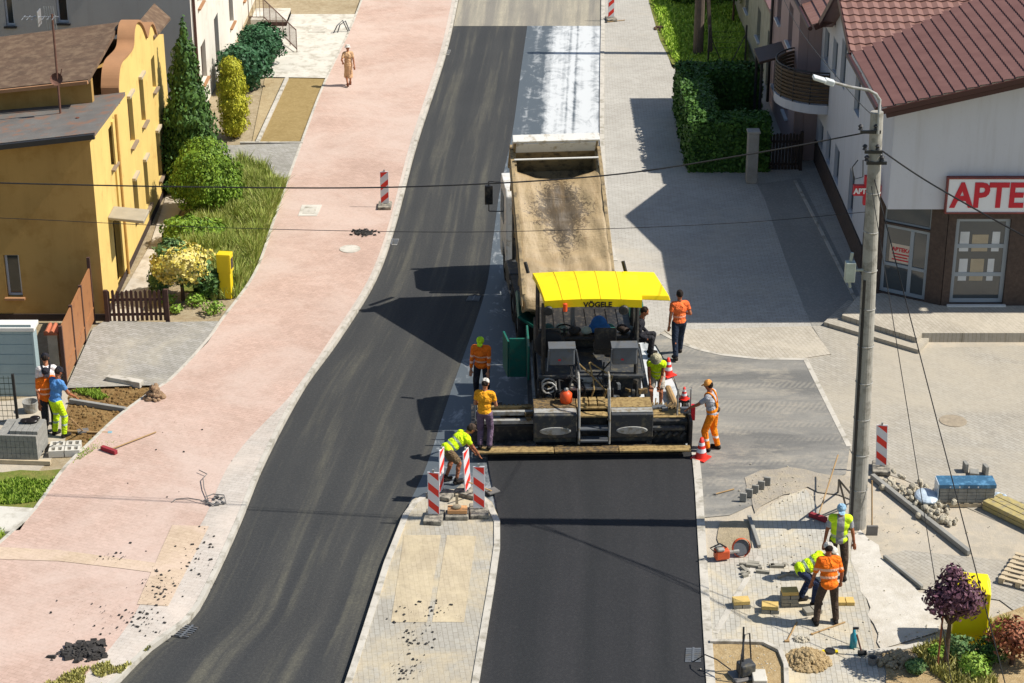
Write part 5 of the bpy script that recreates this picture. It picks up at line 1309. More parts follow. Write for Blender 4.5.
person('paver layer in navy overalls and lime vest bending beside the brick stacks', on(806, 603, .05), R_(-78), dict(top=NAV, vest=LIM, legs=NAV, sleeve=1.6, hat='cap', hatmat=CW), lean=66, hipz=.8, hipy=-.15, headp=-15, hl=(-.1, .5, .45), hr=(.14, .55, .42), fl=(-.12, -.08), fr=(.12, .12), h=1.74)
person('worker in orange vest and dark trousers seen from behind beside the brick stacks', on(826, 624, .05), R_(6), dict(top=ORV, vest=ORV, legs=BRN, sleeve=.9, hat='cap', hatmat=CW, skin=SKT), lean=16, headp=20, hl=(-.3, .2, .82), hr=(.28, .15, .85), fl=(-.2, 0), fr=(.2, .02), h=1.74)
person('worker in white shirt and black braces by the small rendered wall', on(52, 424, .04), R_(15), dict(top=WHT, legs=DKT, braces=BLK, sleeve=.7, hat='cap', hatmat=CD), lean=12, headp=20, hl=(-.2, .25, .9), hr=(.3, .22, .85), h=1.78)
person('worker in orange vest standing behind the man in the blue shirt', on(50, 431, .04), R_(-150), dict(top=ORV, vest=ORV, legs=DKT, sleeve=.8, hat='cap', hatmat=CD, skin=SKT), lean=8, headp=25, hl=(-.25, .2, .8), hr=(.25, .2, .82), h=1.7)
person('worker in blue t-shirt and lime hi-vis trousers leaning on a shovel', on(59, 436, .04), R_(-40), dict(top=BLT, legs=LIMT, sleeve=.6, hat='cap', hatmat=CD, skin=SKT), lean=12, headp=25, hl=(-.3, .05, .8), hr=(.22, .4, .95), fl=(-.14, 0), fr=(.14, .05), h=1.74)
# ================================================================ PLANTS
def leafmat(name, a, b_, c=None, rough=.6):
    t = NT(name); g = t.n('ShaderNodeNewGeometry'); o = t.coord()
    n_ = t.noise(o, 2.2, 4); col = t.mix(t.ramp(n_, [(.35, 0), (.65, 1)]), lin(a), lin(b_))
    col = t.mix(t.ramp(g.outputs['Random Per Island'], [(.0, 0), (.45, .1), (1, .9)]), col, lin(c or b_))
    t.col(col); t.set(Roughness=rough); t.b.inputs['Specular IOR Level'].default_value = .25
    MATS[name] = t.m; return t.m
def leaves(b, rr, lobes, n, s, up=.0, fill=.3, asp=1.8, flat=None):
    wts = [l[1][0]*l[1][2] + l[1][0]*l[1][1] for l in lobes]; tot = sum(wts)
    for (c, r), w in zip(lobes, wts):
        c = Vector(c)
        for _ in range(int(n*w/tot)):
            d = Vector((rr.gauss(0, 1), rr.gauss(0, 1), rr.gauss(0, 1))).normalized()
            k = mnoise.noise(d*2.3 + c*1.7)
            rad = (1 - fill*rr.random()**1.5)*(1 + .34*k)
            p = c + Vector((d.x*r[0], d.y*r[1], d.z*r[2]))*rad
            if flat is not None and p.z < flat: continue
            nrm = (d + Vector((rr.gauss(0, .5), rr.gauss(0, .5), rr.gauss(0, .5)))).normalized()
            a = Vector((rr.gauss(0, 1), rr.gauss(0, 1), rr.gauss(0, 1))); a = (a*(1-up) + Vector((0, 0, 1))*up*2)
            a = a - nrm*a.dot(nrm)
            if a.length < .01: continue
            a.normalize(); t = nrm.cross(a); ss = s*rr.uniform(.6, 1.3)
            b.add([p - a*ss*asp*.5, p + t*ss*.5, p + a*ss*asp*.5, p - t*ss*.5], [(0, 1, 2, 3)])
def plant(name, label, cat, pos, lobes, n, s, mat, group=None, trunk=None, up=0, fill=.3, core=.8, asp=1.8, seed=1, tmat=None):
    t = thing(name, label, cat, pos, 0, group); rr = random.Random(seed)
    b = MB(); leaves(b, rr, lobes, n, s, up, fill, asp, flat=.02)
    if core:
        for c, r in lobes: b.ell(c, tuple(x*core for x in r), None, 14, 9)
    b.build('foliage', mat, t)
    tb = MB()
    h = trunk or min(l[0][2] for l in lobes)+.1
    tb.cone((0, 0, -.05), (0, 0, h), .06 if trunk else .07, .035, 10)
    if trunk:
        for k in range(6):
            a = k*1.05; l = lobes[0]; tb.cone((0, 0, h*.92), (math.cos(a)*l[1][0]*.6, math.sin(a)*l[1][1]*.6, h+l[1][2]*(.5+.1*k)), .03, .01, 7)
    tb.build('trunk', tmat or m_bark, t)
    return t
m_bark = M('bark', '5a4636', .9, .25, 8, bump=.5)
L_thuja = leafmat('thuja_green', '2f4a22', '415f28', '557530'); L_dark = leafmat('dark_evergreen', '24452b', '2f5836', '46704a')
L_gold = leafmat('golden_thuja', '8c9420', 'a9a82c', 'c2ba3a'); L_globe = leafmat('globe_thuja', '4d6a1e', '668424', '86a034')
L_varA = leafmat('variegated_yellow', 'b5a63c', 'cdbc54', 'd8cc88'); L_varB = leafmat('variegated_green', '47683a', '5d7d4a', '7d9258')
L_hedge = leafmat('hedge_green', '2f4d20', '3f6124', '54782c'); L_purple = leafmat('purple_leaves', '4b2f3d', '5d3c48', '7c5560')
L_redb = leafmat('bronze_leaves', '7a4432', '955a40', 'a86f4c'); L_weed = leafmat('weed_green', '648a2c', '7f9c38', '99b04c'); L_tree = leafmat('tree_green', '3d5a26', '56762e', '6f8d3c')
def cone_lobes(h, r, n=7, z0=.3, top=.12):
    L = []
    for k in range(n):
        t = k/(n-1); rr_ = r*(1-t)**.75*(.9+.1*math.cos(k*2))+top*t; L.append(((.04*math.sin(k*2.1), .04*math.cos(k*1.3), z0+(h-z0)*t*.93), (rr_, rr_, h/n*1.15)))
    return L
# positions: foot pixel
def at(px, py, z=.05): return G(px, py, z)
plant('conical_thuja', 'tall dark green conical thuja between the yellow house and the pale block', 'evergreen', at(193, 186), cone_lobes(5.0, 1.22, 8), 15000, .08, L_thuja, up=.6, seed=2)
plant('golden_column_thuja', 'yellow-green columnar thuja at the edge of the raked soil bed', 'evergreen', at(235, 137), [((0, 0, .5), (.47, .47, .5)), ((.03, 0, 1.1), (.53, .53, .6)), ((-.03, 0, 1.8), (.5, .5, .6)), ((0, 0, 2.35), (.4, .4, .42))], 11000, .045, L_gold, up=.7, seed=3)
plant('round_evergreen_shrub', 'larger dark round evergreen shrub nearest the golden thuja', 'shrub', at(246, 88), [((0, 0, .85), (.95, .9, .85)), ((.2, .1, 1.1), (.7, .7, .55))], 5500, .085, L_dark, up=.2, seed=4)
plant('round_evergreen_shrub', 'dark round evergreen shrub under the brown stair railing', 'shrub', at(262, 66), [((0, 0, .8), (.85, .85, .8)), ((-.1, 0, 1.05), (.65, .6, .5))], 5000, .085, L_dark, up=.2, seed=5)
plant('globe_thuja', 'big bright green egg shaped thuja at the top of the overgrown lawn', 'evergreen', at(206, 214), [((0, 0, 1.0), (1.0, .95, .95)), ((0, 0, 1.55), (.85, .85, .8)), ((.35, .1, .75), (.8, .7, .7))], 21000, .052, L_globe, up=.55, seed=6)
vb = plant('variegated_bush', 'yellow and green variegated bush on a short stem beside the yellow box', 'bush', at(183, 299), [((0, 0, 1.05), (.78, .72, .5)), ((-.35, -.1, .95), (.42, .42, .38)), ((.35, -.1, .9), (.42, .42, .36))], 3200, .075, L_varA, trunk=.75, seed=7)
b = MB(); leaves(b, random.Random(3), [((-.25, .1, 1.4), (.42, .42, .28)), ((.42, -.05, .85), (.42, .42, .42)), ((0, .1, .9), (.68, .62, .48))], 2400, .08, 0, .4); b.build('green_foliage', L_varB, vb)
plant('low_green_bush', 'low mid-green bush behind the variegated bush', 'bush', at(188, 244), [((0, 0, .4), (.75, .6, .42)), ((.6, 0, .35), (.5, .5, .36))], 3500, .07, L_globe, seed=8)
plant('garden_clump', 'grey-green clump beside the brown picket fence', 'plant', at(160, 292), [((0, 0, .35), (.32, .3, .38))], 900, .06, L_varB, seed=9)
plant('shaded_bush', 'dark green bush between the variegated bush and the yellow box', 'bush', at(209, 296), [((0, 0, .4), (.42, .4, .42))], 1300, .07, L_thuja, seed=10)
for i, (x, y, r, lb) in enumerate([(168, 303, .22, 'small weed clump by the end of the picket fence'), (196, 305, .28, 'small weed clump under the variegated bush'), (214, 313, .3, 'pale green weed clump at the corner by the driveway'), (176, 312, .18, 'reddish green weed clump on bare soil near the driveway')]):
    plant('weed', lb, 'weed', at(x, y), [((0, 0, r*.5), (r, r, r*.6))], 220, .055, L_weed, seed=20+i, core=.4)
# hedges: U of clipped hedge around a small front garden
def hedge_seg(b, rr, x0, x1, y0, y1, h, n, s):
    for _ in range(n):
        f = rr.random()
        A = [(y1-y0)*h, (y1-y0)*h, (x1-x0)*h, (x1-x0)*h, (x1-x0)*(y1-y0)*1.3]; t = rr.random()*sum(A); k = 0
        while t > A[k]: t -= A[k]; k += 1
        u, v = rr.random(), rr.random()
        P = [(x0, y0+(y1-y0)*u, h*v), (x1, y0+(y1-y0)*u, h*v), (x0+(x1-x0)*u, y0, h*v), (x0+(x1-x0)*u, y1, h*v), (x0+(x1-x0)*u, y0+(y1-y0)*v, h)][k]
        N = [(-1, 0, 0), (1, 0, 0), (0, -1, 0), (0, 1, 0), (0, 0, 1)][k]
        N = Vector(N); P = Vector(P); P += N*(.09*mnoise.noise(P*1.9) + rr.gauss(0, .035))
        nrm = (N + Vector((rr.gauss(0, .6), rr.gauss(0, .6), rr.gauss(0, .6)))).normalized(); a = nrm.orthogonal().normalized(); a = Matrix.Rotation(rr.random()*6.28, 3, nrm) @ a; t_ = nrm.cross(a); ss = s*rr.uniform(.6, 1.3)
        b.add([P-a*ss*.8, P+t_*ss*.5, P+a*ss*.8, P-t_*ss*.5], [(0, 1, 2, 3)])
    b.box(x0+.09, x1-.09, y0+.09, y1-.09, 0, h-.09)
hx0, hy0, hy1 = 5.75, 60.7, 67.2
hd = thing('clipped_hedge', 'dark clipped hedge wrapped round a small front garden', 'hedge')
rr = random.Random(12); b = MB()
hedge_seg(b, rr, hx0-.15, hx0+.85, hy0+.9, hy1-.6, 1.7, 5500, .085); hedge_seg(b, rr, hx0-.15, 8.1, hy0, hy0+1.3, 1.65, 8500, .085); hedge_seg(b, rr, hx0-.15, 8.5, hy1-.8, hy1+.2, 1.7, 4500, .085)
b.build('foliage', L_hedge, hd)
b = MB()
for k in range(10): b.cyl((hx0+.3, hy0+.5+k*.7, 0), (hx0+.3, hy0+.5+k*.7, .9), .03, 6)
b.build('stem', m_bark, hd)
plant('garden_shrub', 'leafy shrub inside the hedged front garden', 'shrub', (7.4, hy0+3.4, .03), [((0, 0, .5), (.75, .7, .5))], 1500, .08, L_hedge, seed=30)
# gate post and picket fences
def picket(name, label, A, B_, n, h, mat, w=.085, rails=2, posts=True):
    A = Vector(A); B_ = Vector(B_); t = thing(name, label, 'fence', (0, 0, 0)); d = (B_-A); L = d.length; d.normalize(); N = Vector((-d.y, d.x, 0))
    for k in range(n):
        p = A + d*(L*(k+.5)/n); b = MB(); hh = h + .02*math.sin(k*1.7)
        b.prism([[(-w/2, .05), (w/2, .05), (w/2, hh-.04), (0, hh), (-w/2, hh-.04)]], p, d, (0, 0, 1), N, .022); b.build('picket', mat, t, fix=True)
    for z in ((.22, h-.28) if rails == 2 else (.2,)):
        b = MB(); b.beam(A+N*.04+Vector((0, 0, z)), B_+N*.04+Vector((0, 0, z)), .03, .07); b.build('rail', mat, t)
    if posts:
        for p in (A, B_):
            b = MB(); b.box(p.x-.05, p.x+.05, p.y-.05, p.y+.05, 0, h+.06); b.build('post', mat, t)
    return t
m_pick = M('brown_stained_wood', '4a332b', .8, .2, 6, bump=.3); m_dkpick = M('dark_stained_wood', '31261f', .8, .2, 6)
picket('picket_fence', 'brown picket fence between the yellow house corner and the garden', G(108, 323, .05), G(168, 322, .05), 13, .92, m_pick, w=.075)
picket('picket_gate_fence', 'dark picket fence between the pale post and the pink house', G(761, 171, 0), G(800, 171, 0), 12, 1.25, m_dkpick)
gpst = thing('gate_post', 'pale square concrete gate post at the corner of the hedge', 'post', G(751, 182, .03)); b = MB(); b.box(-.17, .17, -.17, .17, 0, 1.62); b.build('shaft', M('concrete_post', '9d978c', .9), gpst, bevel=.02)
b = MB(); b.box(-.2, .2, -.2, .2, 1.621, 1.7); b.build('cap', MATS['concrete_post'], gpst, bevel=.02)
# brown metal fence at the driveway
bf = thing('panel_fence', 'brown sheet metal sliding gate along the driveway by the yellow house', 'fence'); A, B_ = G(66, 386, .05), G(94, 323, .05)
d = (B_-A).normalized(); m_bp = M('brown_sheet', '9a6a44', .55, .06, 2, bump=.05, dirt='84583a', dirt_amt=.2)
L = (B_-A).length
for k in range(3):
    a, c = A+d*(L*k/3+.03), A+d*(L*(k+1)/3-.03); b = MB(); b.beam(a+Vector((0, 0, .83)), c+Vector((0, 0, .83)), .04, 1.45); b.beam(a+Vector((0, 0, .45)), c+Vector((0, 0, .45)), .07, .05); b.build('panel', m_bp, bf)
for k in range(4):
    p = A+d*(L*k/3); b = MB(); b.box(p.x-.04, p.x+.04, p.y-.04, p.y+.04, 0, 1.65 if k < 3 else 1.9); b.build('post', m_pick, bf)
# grey shed / kiosk
sh_ = thing('grey_shed', 'pale grey panelled shed with a white roof edge at the side of the yard', 'shed')
p0 = G(39, 396, .03); xr, ys = p0.x, p0.y; zt = HZ(p0, 331)
m_shed = M('shed_panel', '93a5a6', .55, .05, 1.5, bump=.03); b = MB(); b.box(xr-2.6, xr, ys, ys+.4, .0, zt-.001)
for k in range(7): b.box(xr-2.6, xr-.02, ys-.012, ys-.002, .12+k*.26, .12+k*.26+.235)
b.build('wall', m_shed, sh_); b = MB(); b.box(xr-2.7, xr+.06, ys-.05, ys+.45, zt, zt+.1); b.build('roof', m_white, sh_, bevel=.01)
b = MB(); b.box(xr-1.02, xr-.98, ys-.022, ys-.013, .05, zt-.02); b.box(xr-.03, xr+.02, ys-.025, ys+.02, 0, zt-.002); b.build('trim', m_shed, sh_)
gw = thing('rendered_wall', 'short white rendered wall with an orange tiled coping', 'wall'); a = G(62, 386, .03)
b = MB(); b.box(xr+.1, a.x-.1, a.y+.4, a.y+.65, 0, 1.25); b.build('wall', M('white_wall_render', 'b8b0a2', .9), gw); b = MB(); b.box(xr+.05, a.x-.05, a.y+.3, a.y+.75, 1.251, 1.33)
for k in range(5): (xr+.2+k*.13 < a.x-.1) and b.cyl((xr+.12+k*.13, a.y+.28, 1.33), (xr+.12+k*.13, a.y+.77, 1.35), .05, 8)
b.build('tile_coping', M('orange_tile', 'b3694a', .8), gw)
# mesh fence
mf = thing('mesh_fence', 'dark green wire mesh fence with a black post in front of the shed', 'fence'); A = G(18, 424, .03); hh = HZ(A, 374)
b = MB()
for k in range(22): x = A.x-k*.11; b.cyl((x, A.y, .08), (x, A.y, hh-.05), .006, 4)
for k in range(9): b.cyl((A.x, A.y-.01, .1+k*(hh-.2)/8), (A.x-2.4, A.y-.01, .1+k*(hh-.2)/8), .007, 4)
m_fg = M('fence_green', '22301f', .5, .1, 3, bump=0); b.build('mesh', m_fg, mf); b = MB(); b.box(A.x-.03, A.x+.03, A.y-.03, A.y+.03, 0, hh); b.build('post', m_gut, mf)
# yellow gas box
yb = thing('yellow_utility_box', 'slim yellow utility box standing in tall grass by the pink pavement', 'utility box', G(227, 297, .05), R_(-8)); m_yb = M('yellow_box_paint', 'd8bd10', .5, .05, 2, bump=0)
b = MB(); b.box(-.16, .16, -.12, .12, 0, .75); b.build('pedestal', m_yb, yb, bevel=.01); b = MB(); b.box(-.19, .19, -.15, .15, .751, 1.28); b.build('cabinet', m_yb, yb, bevel=.015); b = MB(); b.box(-.15, .15, -.157, -.151, .8, 1.24); b.build('door', m_yb, yb)
b = MB(); b.box(.191, .196, -.1, .1, .85, 1.15); b.build('vent', m_gut, yb)
# grass
def blades(name, poly, z, n, h, mat, seed, w=.012, hv=.5, clump=.9, keep=None):
    rr = random.Random(seed); P = [G(x, y, z) for x, y in poly]; xs = [p.x for p in P]; ys_ = [p.y for p in P]; b = MB(); V = b.v; Fc = b.f; k = 0; tr_ = 0
    def inside(x, y):
        c = False; j = len(P)-1
        for i in range(len(P)):
            if (P[i].y > y) != (P[j].y > y) and x < (P[j].x-P[i].x)*(y-P[i].y)/(P[j].y-P[i].y)+P[i].x: c = not c
            j = i
        return c
    while k < n and tr_ < n*6:
        tr_ += 1; x = rr.uniform(min(xs), max(xs)); y = rr.uniform(min(ys_), max(ys_))
        if not inside(x, y): continue
        q_ = mnoise.noise(Vector((x*clump, y*clump, seed)))
        if keep is not None and q_ < keep: continue
        hh = h*(1+hv*q_*1.6)*rr.uniform(.5, 1.2); a = rr.random()*6.28; ca, sa = math.cos(a), math.sin(a); lx, ly = rr.gauss(0, .28)*hh, rr.gauss(0, .28)*hh
        i0 = len(V); ww = w*(1+.8*rr.random())
        V += [Vector((x-ca*ww, y-sa*ww, z)), Vector((x+ca*ww, y+sa*ww, z)), Vector((x+lx*.4+ca*ww*.8, y+ly*.4+sa*ww*.8, z+hh*.6)), Vector((x+lx*.4-ca*ww*.8, y+ly*.4-sa*ww*.8, z+hh*.6)), Vector((x+lx, y+ly, z+hh))]
        Fc.append([i0, i0+1, i0+2, i0+3]); Fc.append([i0+3, i0+2, i0+4]); b.mi += [0, 0]; k += 1
    o = b.build(name, mat); return tag(o, kind='stuff')
G_tall = leafmat('tall_grass', '7a8f36', '93a24a', 'b8b46e'); G_lawn = leafmat('lawn_grass', '6f8e2c', '829c34', '9aac48'); G_dry = leafmat('dry_grass', '96954a', 'a8a25c', 'c2b878')
blades('tall_grass', [(186, 262), (178, 250), (196, 226), (220, 205), (228, 180), (243, 166), (286, 186), (274, 218), (254, 272), (236, 298), (212, 300), (200, 262)], .05, 34000, .5, G_tall, 3, w=.010, clump=1.3)
for i, (x, y) in enumerate([(240, 176), (250, 182), (268, 184), (246, 200), (236, 215), (258, 210), (250, 235), (238, 250)]): pass
blades('grass', [(-60, 600), (-60, 480), (0, 484), (20, 478), (50, 482), (58, 476), (34, 512), (0, 538)], .05, 7000, .09, G_lawn, 5, keep=-.1)
blades('grass', [(30, 700), (50, 680), (85, 668), (122, 659), (152, 647), (118, 676), (100, 700)], .11, 1800, .07, G_dry, 6, keep=-.05, clump=2.5)
blades('grass', [(652, 3), (664, 40), (675, 64), (745, 62), (746, 0), (740, -40), (645, -40)], .04, 16000, .14, leafmat('bright_lawn', '8fb035', 'a0bf42', 'b4ca5c'), 7, w=.03)
blades('grass', [(890, 683), (905, 655), (960, 636), (1024, 612), (1060, 640), (1040, 700), (900, 720)], .055, 3500, .16, G_dry, 8, keep=.12)
blades('grass', [(72, 392), (150, 388), (158, 386), (100, 400)], .05, 800, .08, G_lawn, 9, keep=.0)
blades('grass', [(124, 443), (90, 440), (72, 466), (62, 472), (96, 452)], .05, 900, .08, G_lawn, 10)
b = MB(); 
# trees by the far lawn
plant('garden_tree', 'shady green tree on the far lawn beside the outbuilding', 'tree', at(733, 22), [((0, 0, 1.7), (1.0, .9, .8)), ((.5, .3, 1.4), (.7, .7, .6)), ((-.5, 0, 1.4), (.6, .6, .5))], 7000, .13, L_tree, trunk=1.0, core=.5, fill=.5, seed=41)
plant('garden_tree', 'green tree at the very back edge of the far lawn', 'tree', at(735, -12), [((0, 0, 2.4), (1.6, 1.5, 1.2)), ((-1.0, .3, 2.2), (1.2, 1.2, .9))], 7000, .14, L_tree, trunk=1.5, core=.5, fill=.5, seed=42)
plant('low_bush', 'dark bush growing at the foot of the telegraph pole on the far lawn', 'bush', at(690, 4), [((0, 0, .6), (.9, .7, .6))], 2200, .1, L_tree, seed=43)
up = thing('wooden_pole', 'weathered wooden utility pole standing on the far lawn', 'pole', at(698, 53)); b = MB(); b.cone((0, 0, -.1), (0, 0, 7.5), .2, .15, 12); b.build('shaft', M('weathered_wood', '5f5348', .9, .25, 5, bump=.5), up)
b = MB(); b.beam((.5, .1, 0), (.1, .02, 4.5), .12, .12); b.build('brace', MATS['weathered_wood'], up)
# field gate wires
lf = thing('wire_fence', 'thin wire fence with braced dark posts along the far lawn', 'fence'); b = MB()
a, c = at(708, 62), at(745, 62)
for x in (a, c): b.cyl(x, x+Vector((0, 0, 1.4)), .035, 6)
b.cyl(a+Vector((0, 0, 1.1)), a+Vector((.5, 0, 0)), .02, 6); b.cyl(c+Vector((0, 0, 1.1)), c+Vector((-.5, 0, 0)), .02, 6); b.build('post', m_gut, lf)
b = MB()
for k in range(6): b.cyl(a+Vector((0, 0, .15+k*.2)), c+Vector((0, 0, .15+k*.2)), .006, 4)
b.build('wire', m_gut, lf)
# bottom-right plants
pt = plant('purple_leaf_tree', 'small round purple-leaved tree beside the yellow container', 'tree', at(945, 668), [((.08, 0, 1.58), (.5, .5, .45)), ((.25, .1, 1.42), (.4, .4, .33)), ((-.2, 0, 1.5), (.35, .35, .3)), ((.0, .1, 1.95), (.25, .25, .2))], 3200, .055, L_purple, trunk=1.05, core=.0, fill=.75, seed=50)
b = MB(); b.cone((-.16, -.05, 0), (-.15, -.05, 1.2), .02, .02, 8); b.build('stake', M('stake_wood', '8a4f36', .8), pt)
plant('bronze_shrub', 'bronze red-leaved shrub at the edge of the dry verge', 'shrub', at(1012, 664), [((0, 0, .6), (.5, .45, .36)), ((.25, 0, .5), (.35, .35, .3))], 1900, .05, L_redb, trunk=.4, core=.3, fill=.5, seed=51)
for i, (x, y, r, m_, lb) in enumerate([(960, 658, .3, L_varB, 'grey-green leafy clump under the purple tree'), (974, 676, .3, L_weed, 'bright green leafy clump in the dry verge at the bottom'), (990, 660, .34, L_thuja, 'dark green spreading plant between the purple tree and the bronze shrub'), (938, 660, .2, L_weed, 'small green weed beside the trunk of the purple tree'), (1000, 640, .24, L_weed, 'light green weed behind the bronze shrub'), (916, 672, .18, L_varB, 'dusty small weed on the bare verge')]):
    plant('verge_plant', lb, 'plant', at(x, y), [((0, 0, r*.7), (r, r, r*.75))], 750, .045, m_, seed=60+i, core=.45)
# ================================================================ STREET THINGS
m_conc = M('pole_concrete', '9e9a90', .85, .12, 2.5, bump=.25, fine=30, dirt='7d796f', dirt_amt=.3)
FT = G(857, 526, .03); 
def up_(px, py, Y): return PY(px, py, Y)
LP = thing('lamp_post', 'tall concrete lamp post with a long-armed street lamp and overhead wires', 'lamp post', (0, 0, 0))
tp_ = PY(877, 112, FT.y)
b = MB(); b.cone(FT-Vector((0, 0, .1)), tp_, .19, .125, 20); b.build('shaft', m_conc, LP, smooth=False)
b = MB(); b.cone(FT+Vector((-.15, -.12, 0)), FT.lerp(tp_, .62)+Vector((-.1, -.1, 0)), .035, .035, 10); b.build('cable_duct', m_gut, LP)
b = MB()
for k in range(9): c = FT.lerp(tp_, .1+.09*k); b.lathe(c, [(.19-.006*k, -.015), (.2-.006*k, 0), (.19-.006*k, .015)], 18)
b.build('steel_band', m_lg, LP)
ar = [tp_+Vector((0, 0, -.3)), tp_+Vector((0, 0, .25)), PY(873, 92, FT.y-.0), PY(862, 88, FT.y), PY(840, 84, FT.y), PY(826, 80, FT.y)]
b = MB(); b.tube([tp_+Vector((.02, -.15, -.4)), tp_+Vector((.02, -.12, .0)), PY(880, 100, FT.y), PY(876, 94, FT.y), PY(868, 90, FT.y), PY(850, 87, FT.y), PY(832, 82, FT.y)], .03, 10); arm = b.build('lamp_arm', m_lg, LP)
a, c = PY(834, 83.5, FT.y), PY(813, 77, FT.y); d = (c-a)
b = MB(); b.beam(a, a+d*.45, .16, .11); b.beam(a+d*.4, c, .22, .07); b.build('lamp_head', M('lamp_head_pale', 'c9ccc9', .4, .03, 3, bump=0), LP, bevel=.02)
for px, py, w in ((868, 132, .3), (871, 152, .25), (874, 163, .3)):
    p = PY(px, py, FT.y-.12); b = MB(); b.beam(p+Vector((-w/2, 0, 0)), p+Vector((w/2+.1, 0, 0)), .05, .06)
    for s in (-1, 1): b.lathe(p+Vector((s*w/2, 0, .03)), [(.0, 0), (.05, .02), (.03, .06), (.055, .09), (.02, .13), (0, .13)], 10)
    b.build('insulator_bracket', m_gut, LP)
p = PY(850, 271, FT.y-.05); b = MB(); b.box(p.x-.1, p.x+.1, p.y-.09, p.y+.09, p.z-.22, p.z+.2); b.cyl((p.x+.1, p.y, p.z+.02), (p.x+.42, p.y, p.z+.02), .03, 8); b.cyl((p.x, p.y, p.z+.2), (p.x+.02, p.y, p.z+.4), .035, 8); b.cyl((p.x, p.y, p.z-.22), (p.x+.03, p.y, p.z-.36), .03, 8); b.build('meter_box', M('meter_box', 'a9b0a4', .5), LP, bevel=.02)
b = MB(); q_ = PY(858, 160, FT.y-.2); b.tube([q_, q_+Vector((-.1, 0, -.15)), q_+Vector((-.05, 0, -.4)), q_+Vector((.12, 0, -.35)), q_+Vector((.1, 0, 0))], .012, 6); b.build('cable_loop', m_gut, LP)
# antenna-like bracket left of the pole
# wires
m_wire = M('wire_black', '1f1e1e', .6, .1, 3, bump=0)
def wire(label, pts, r=.014):
    b = MB(); P = [Vector(p) for p in pts]; Q = []
    for i in range(len(P)-1):
        for k in range(10):
            t = k/10; p0, p1, p2, p3 = P[max(i-1, 0)], P[i], P[i+1], P[min(i+2, len(P)-1)]
            Q.append(.5*((2*p1)+(p2-p0)*t+(2*p0-5*p1+4*p2-p3)*t*t+(3*p1-p0-3*p2+p3)*t**3))
    Q.append(P[-1]); b.tube(Q, r, 6); return tag(b.build('overhead_wire', m_wire), label, 'cable')
Yl = FT.y
wire('black overhead cable crossing from the lamp post over the truck to the yellow house', [PY(864, 133, Yl), PY(750, 154, Yl+.2), PY(600, 176, Yl+.5), PY(400, 187, Yl+.9), PY(200, 187, Yl+1.3), PY(0, 183, Yl+1.7), PY(-160, 178, Yl+2)], .016)
wire('thin overhead wire crossing the street below the thick cable', [PY(866, 212, Yl), PY(750, 222, Yl+.2), PY(600, 229, Yl+.5), PY(430, 232, Yl+.9), PY(200, 227, Yl+1.3), PY(0, 218, Yl+1.7), PY(-160, 213, Yl+2)], .007)
wire('cable running from the lamp post across the pharmacy sign', [PY(878, 148, Yl), PY(930, 183, Yl-.8), PY(1024, 236, Yl-2.4), PY(1110, 280, Yl-4)], .018)
wire('steep stay cable from the lamp post past the blue wrapped pallet to the verge', [PY(872, 170, Yl), G(1012, 710, .0)], .011)
wire('thin steep wire from the lamp post down past the purple tree', [PY(870, 178, Yl), G(956, 710, 0)], .008)
wire('thin service wire from the lamp post up to the pharmacy roof eave', [PY(873, 116, Yl), PY(850, 92, Yl+5), PY(800, 30, Yl+14), PY(775, -20, Yl+22)], .009)
# road works boards
m_red2 = M('reflective_red', 'dc3426', .5, .05, 5, bump=0); m_rw = M('reflective_white', 'd4d2d2', .5, .04, 5, bump=0)
m_foot = M('rubber_foot', '55524c', .9, .2, 5, dirt='9b9484', dirt_amt=.6)
def board(label, pos, rz, mirror=False, lean=0, foot=True, hgt=1.0):
    t = thing('warning_board', label, 'barrier board', pos, rz, 'red and white warning boards'); w = .125
    Mx = Matrix.Rotation(lean, 4, 'Y')
    b = MB(); b.M = Mx; b.box(-w, w, -.012, .012, .13, .13+hgt); pn = b.build('panel', m_rw, t, bevel=.004)
    for k in range(3):
        z = .13+k*.4*hgt; s = -1 if mirror else 1
        pg = [(-w+.014, z), (-w+.014, z+.17*hgt), (w-.014, z+.17*hgt+.19), (w-.014, z+.19)] if s > 0 else [(w-.014, z), (w-.014, z+.17*hgt), (-w+.014, z+.17*hgt+.19), (-w+.014, z+.19)]
        pg = [(x, min(zz, .12+hgt)) for x, zz in pg]
        for n_ in (-1, 1):
            b = MB(); b.M = Mx; b.prism([pg], (0, n_*.0125, 0), (1, 0, 0), (0, 0, 1), (0, n_, 0), .002); b.build('stripe', m_red2, pn, fix=True)
    b = MB(); b.M = Mx; b.box(-.02, .02, -.02, .02, .05, .129); b.box(-.02, .02, -.015, .015, .131+hgt, .19+hgt); b.build('post', m_lg, t)
    if foot: b = MB(); b.box(-.2, .2, -.28, .28, 0, .1); b.build('foot', m_foot, t, bevel=.02)
    return t
board('warning board standing alone on the pink pavement near the kerb', G(385, 207, ZP), 0, mirror=False)
board('front warning board at the road side of the island tip', G(434, 519, .115), R_(-6), mirror=True)
board('front warning board nearest the fresh asphalt on the island tip', G(479, 513, .115), R_(4), mirror=True)
board('edge-on warning board behind, towards the old lane', G(441, 496, .115), R_(68), lean=.06)
board('edge-on warning board behind, beside the stooping worker', G(468, 494, .115), R_(62), lean=-.08)
board('warning board on a black foot just behind the lamp post', G(881, 470, .04), R_(-8), mirror=True, lean=-.05)
board('warning board at the far end of the street beside the kerb', G(611, 20, .04), R_(10))
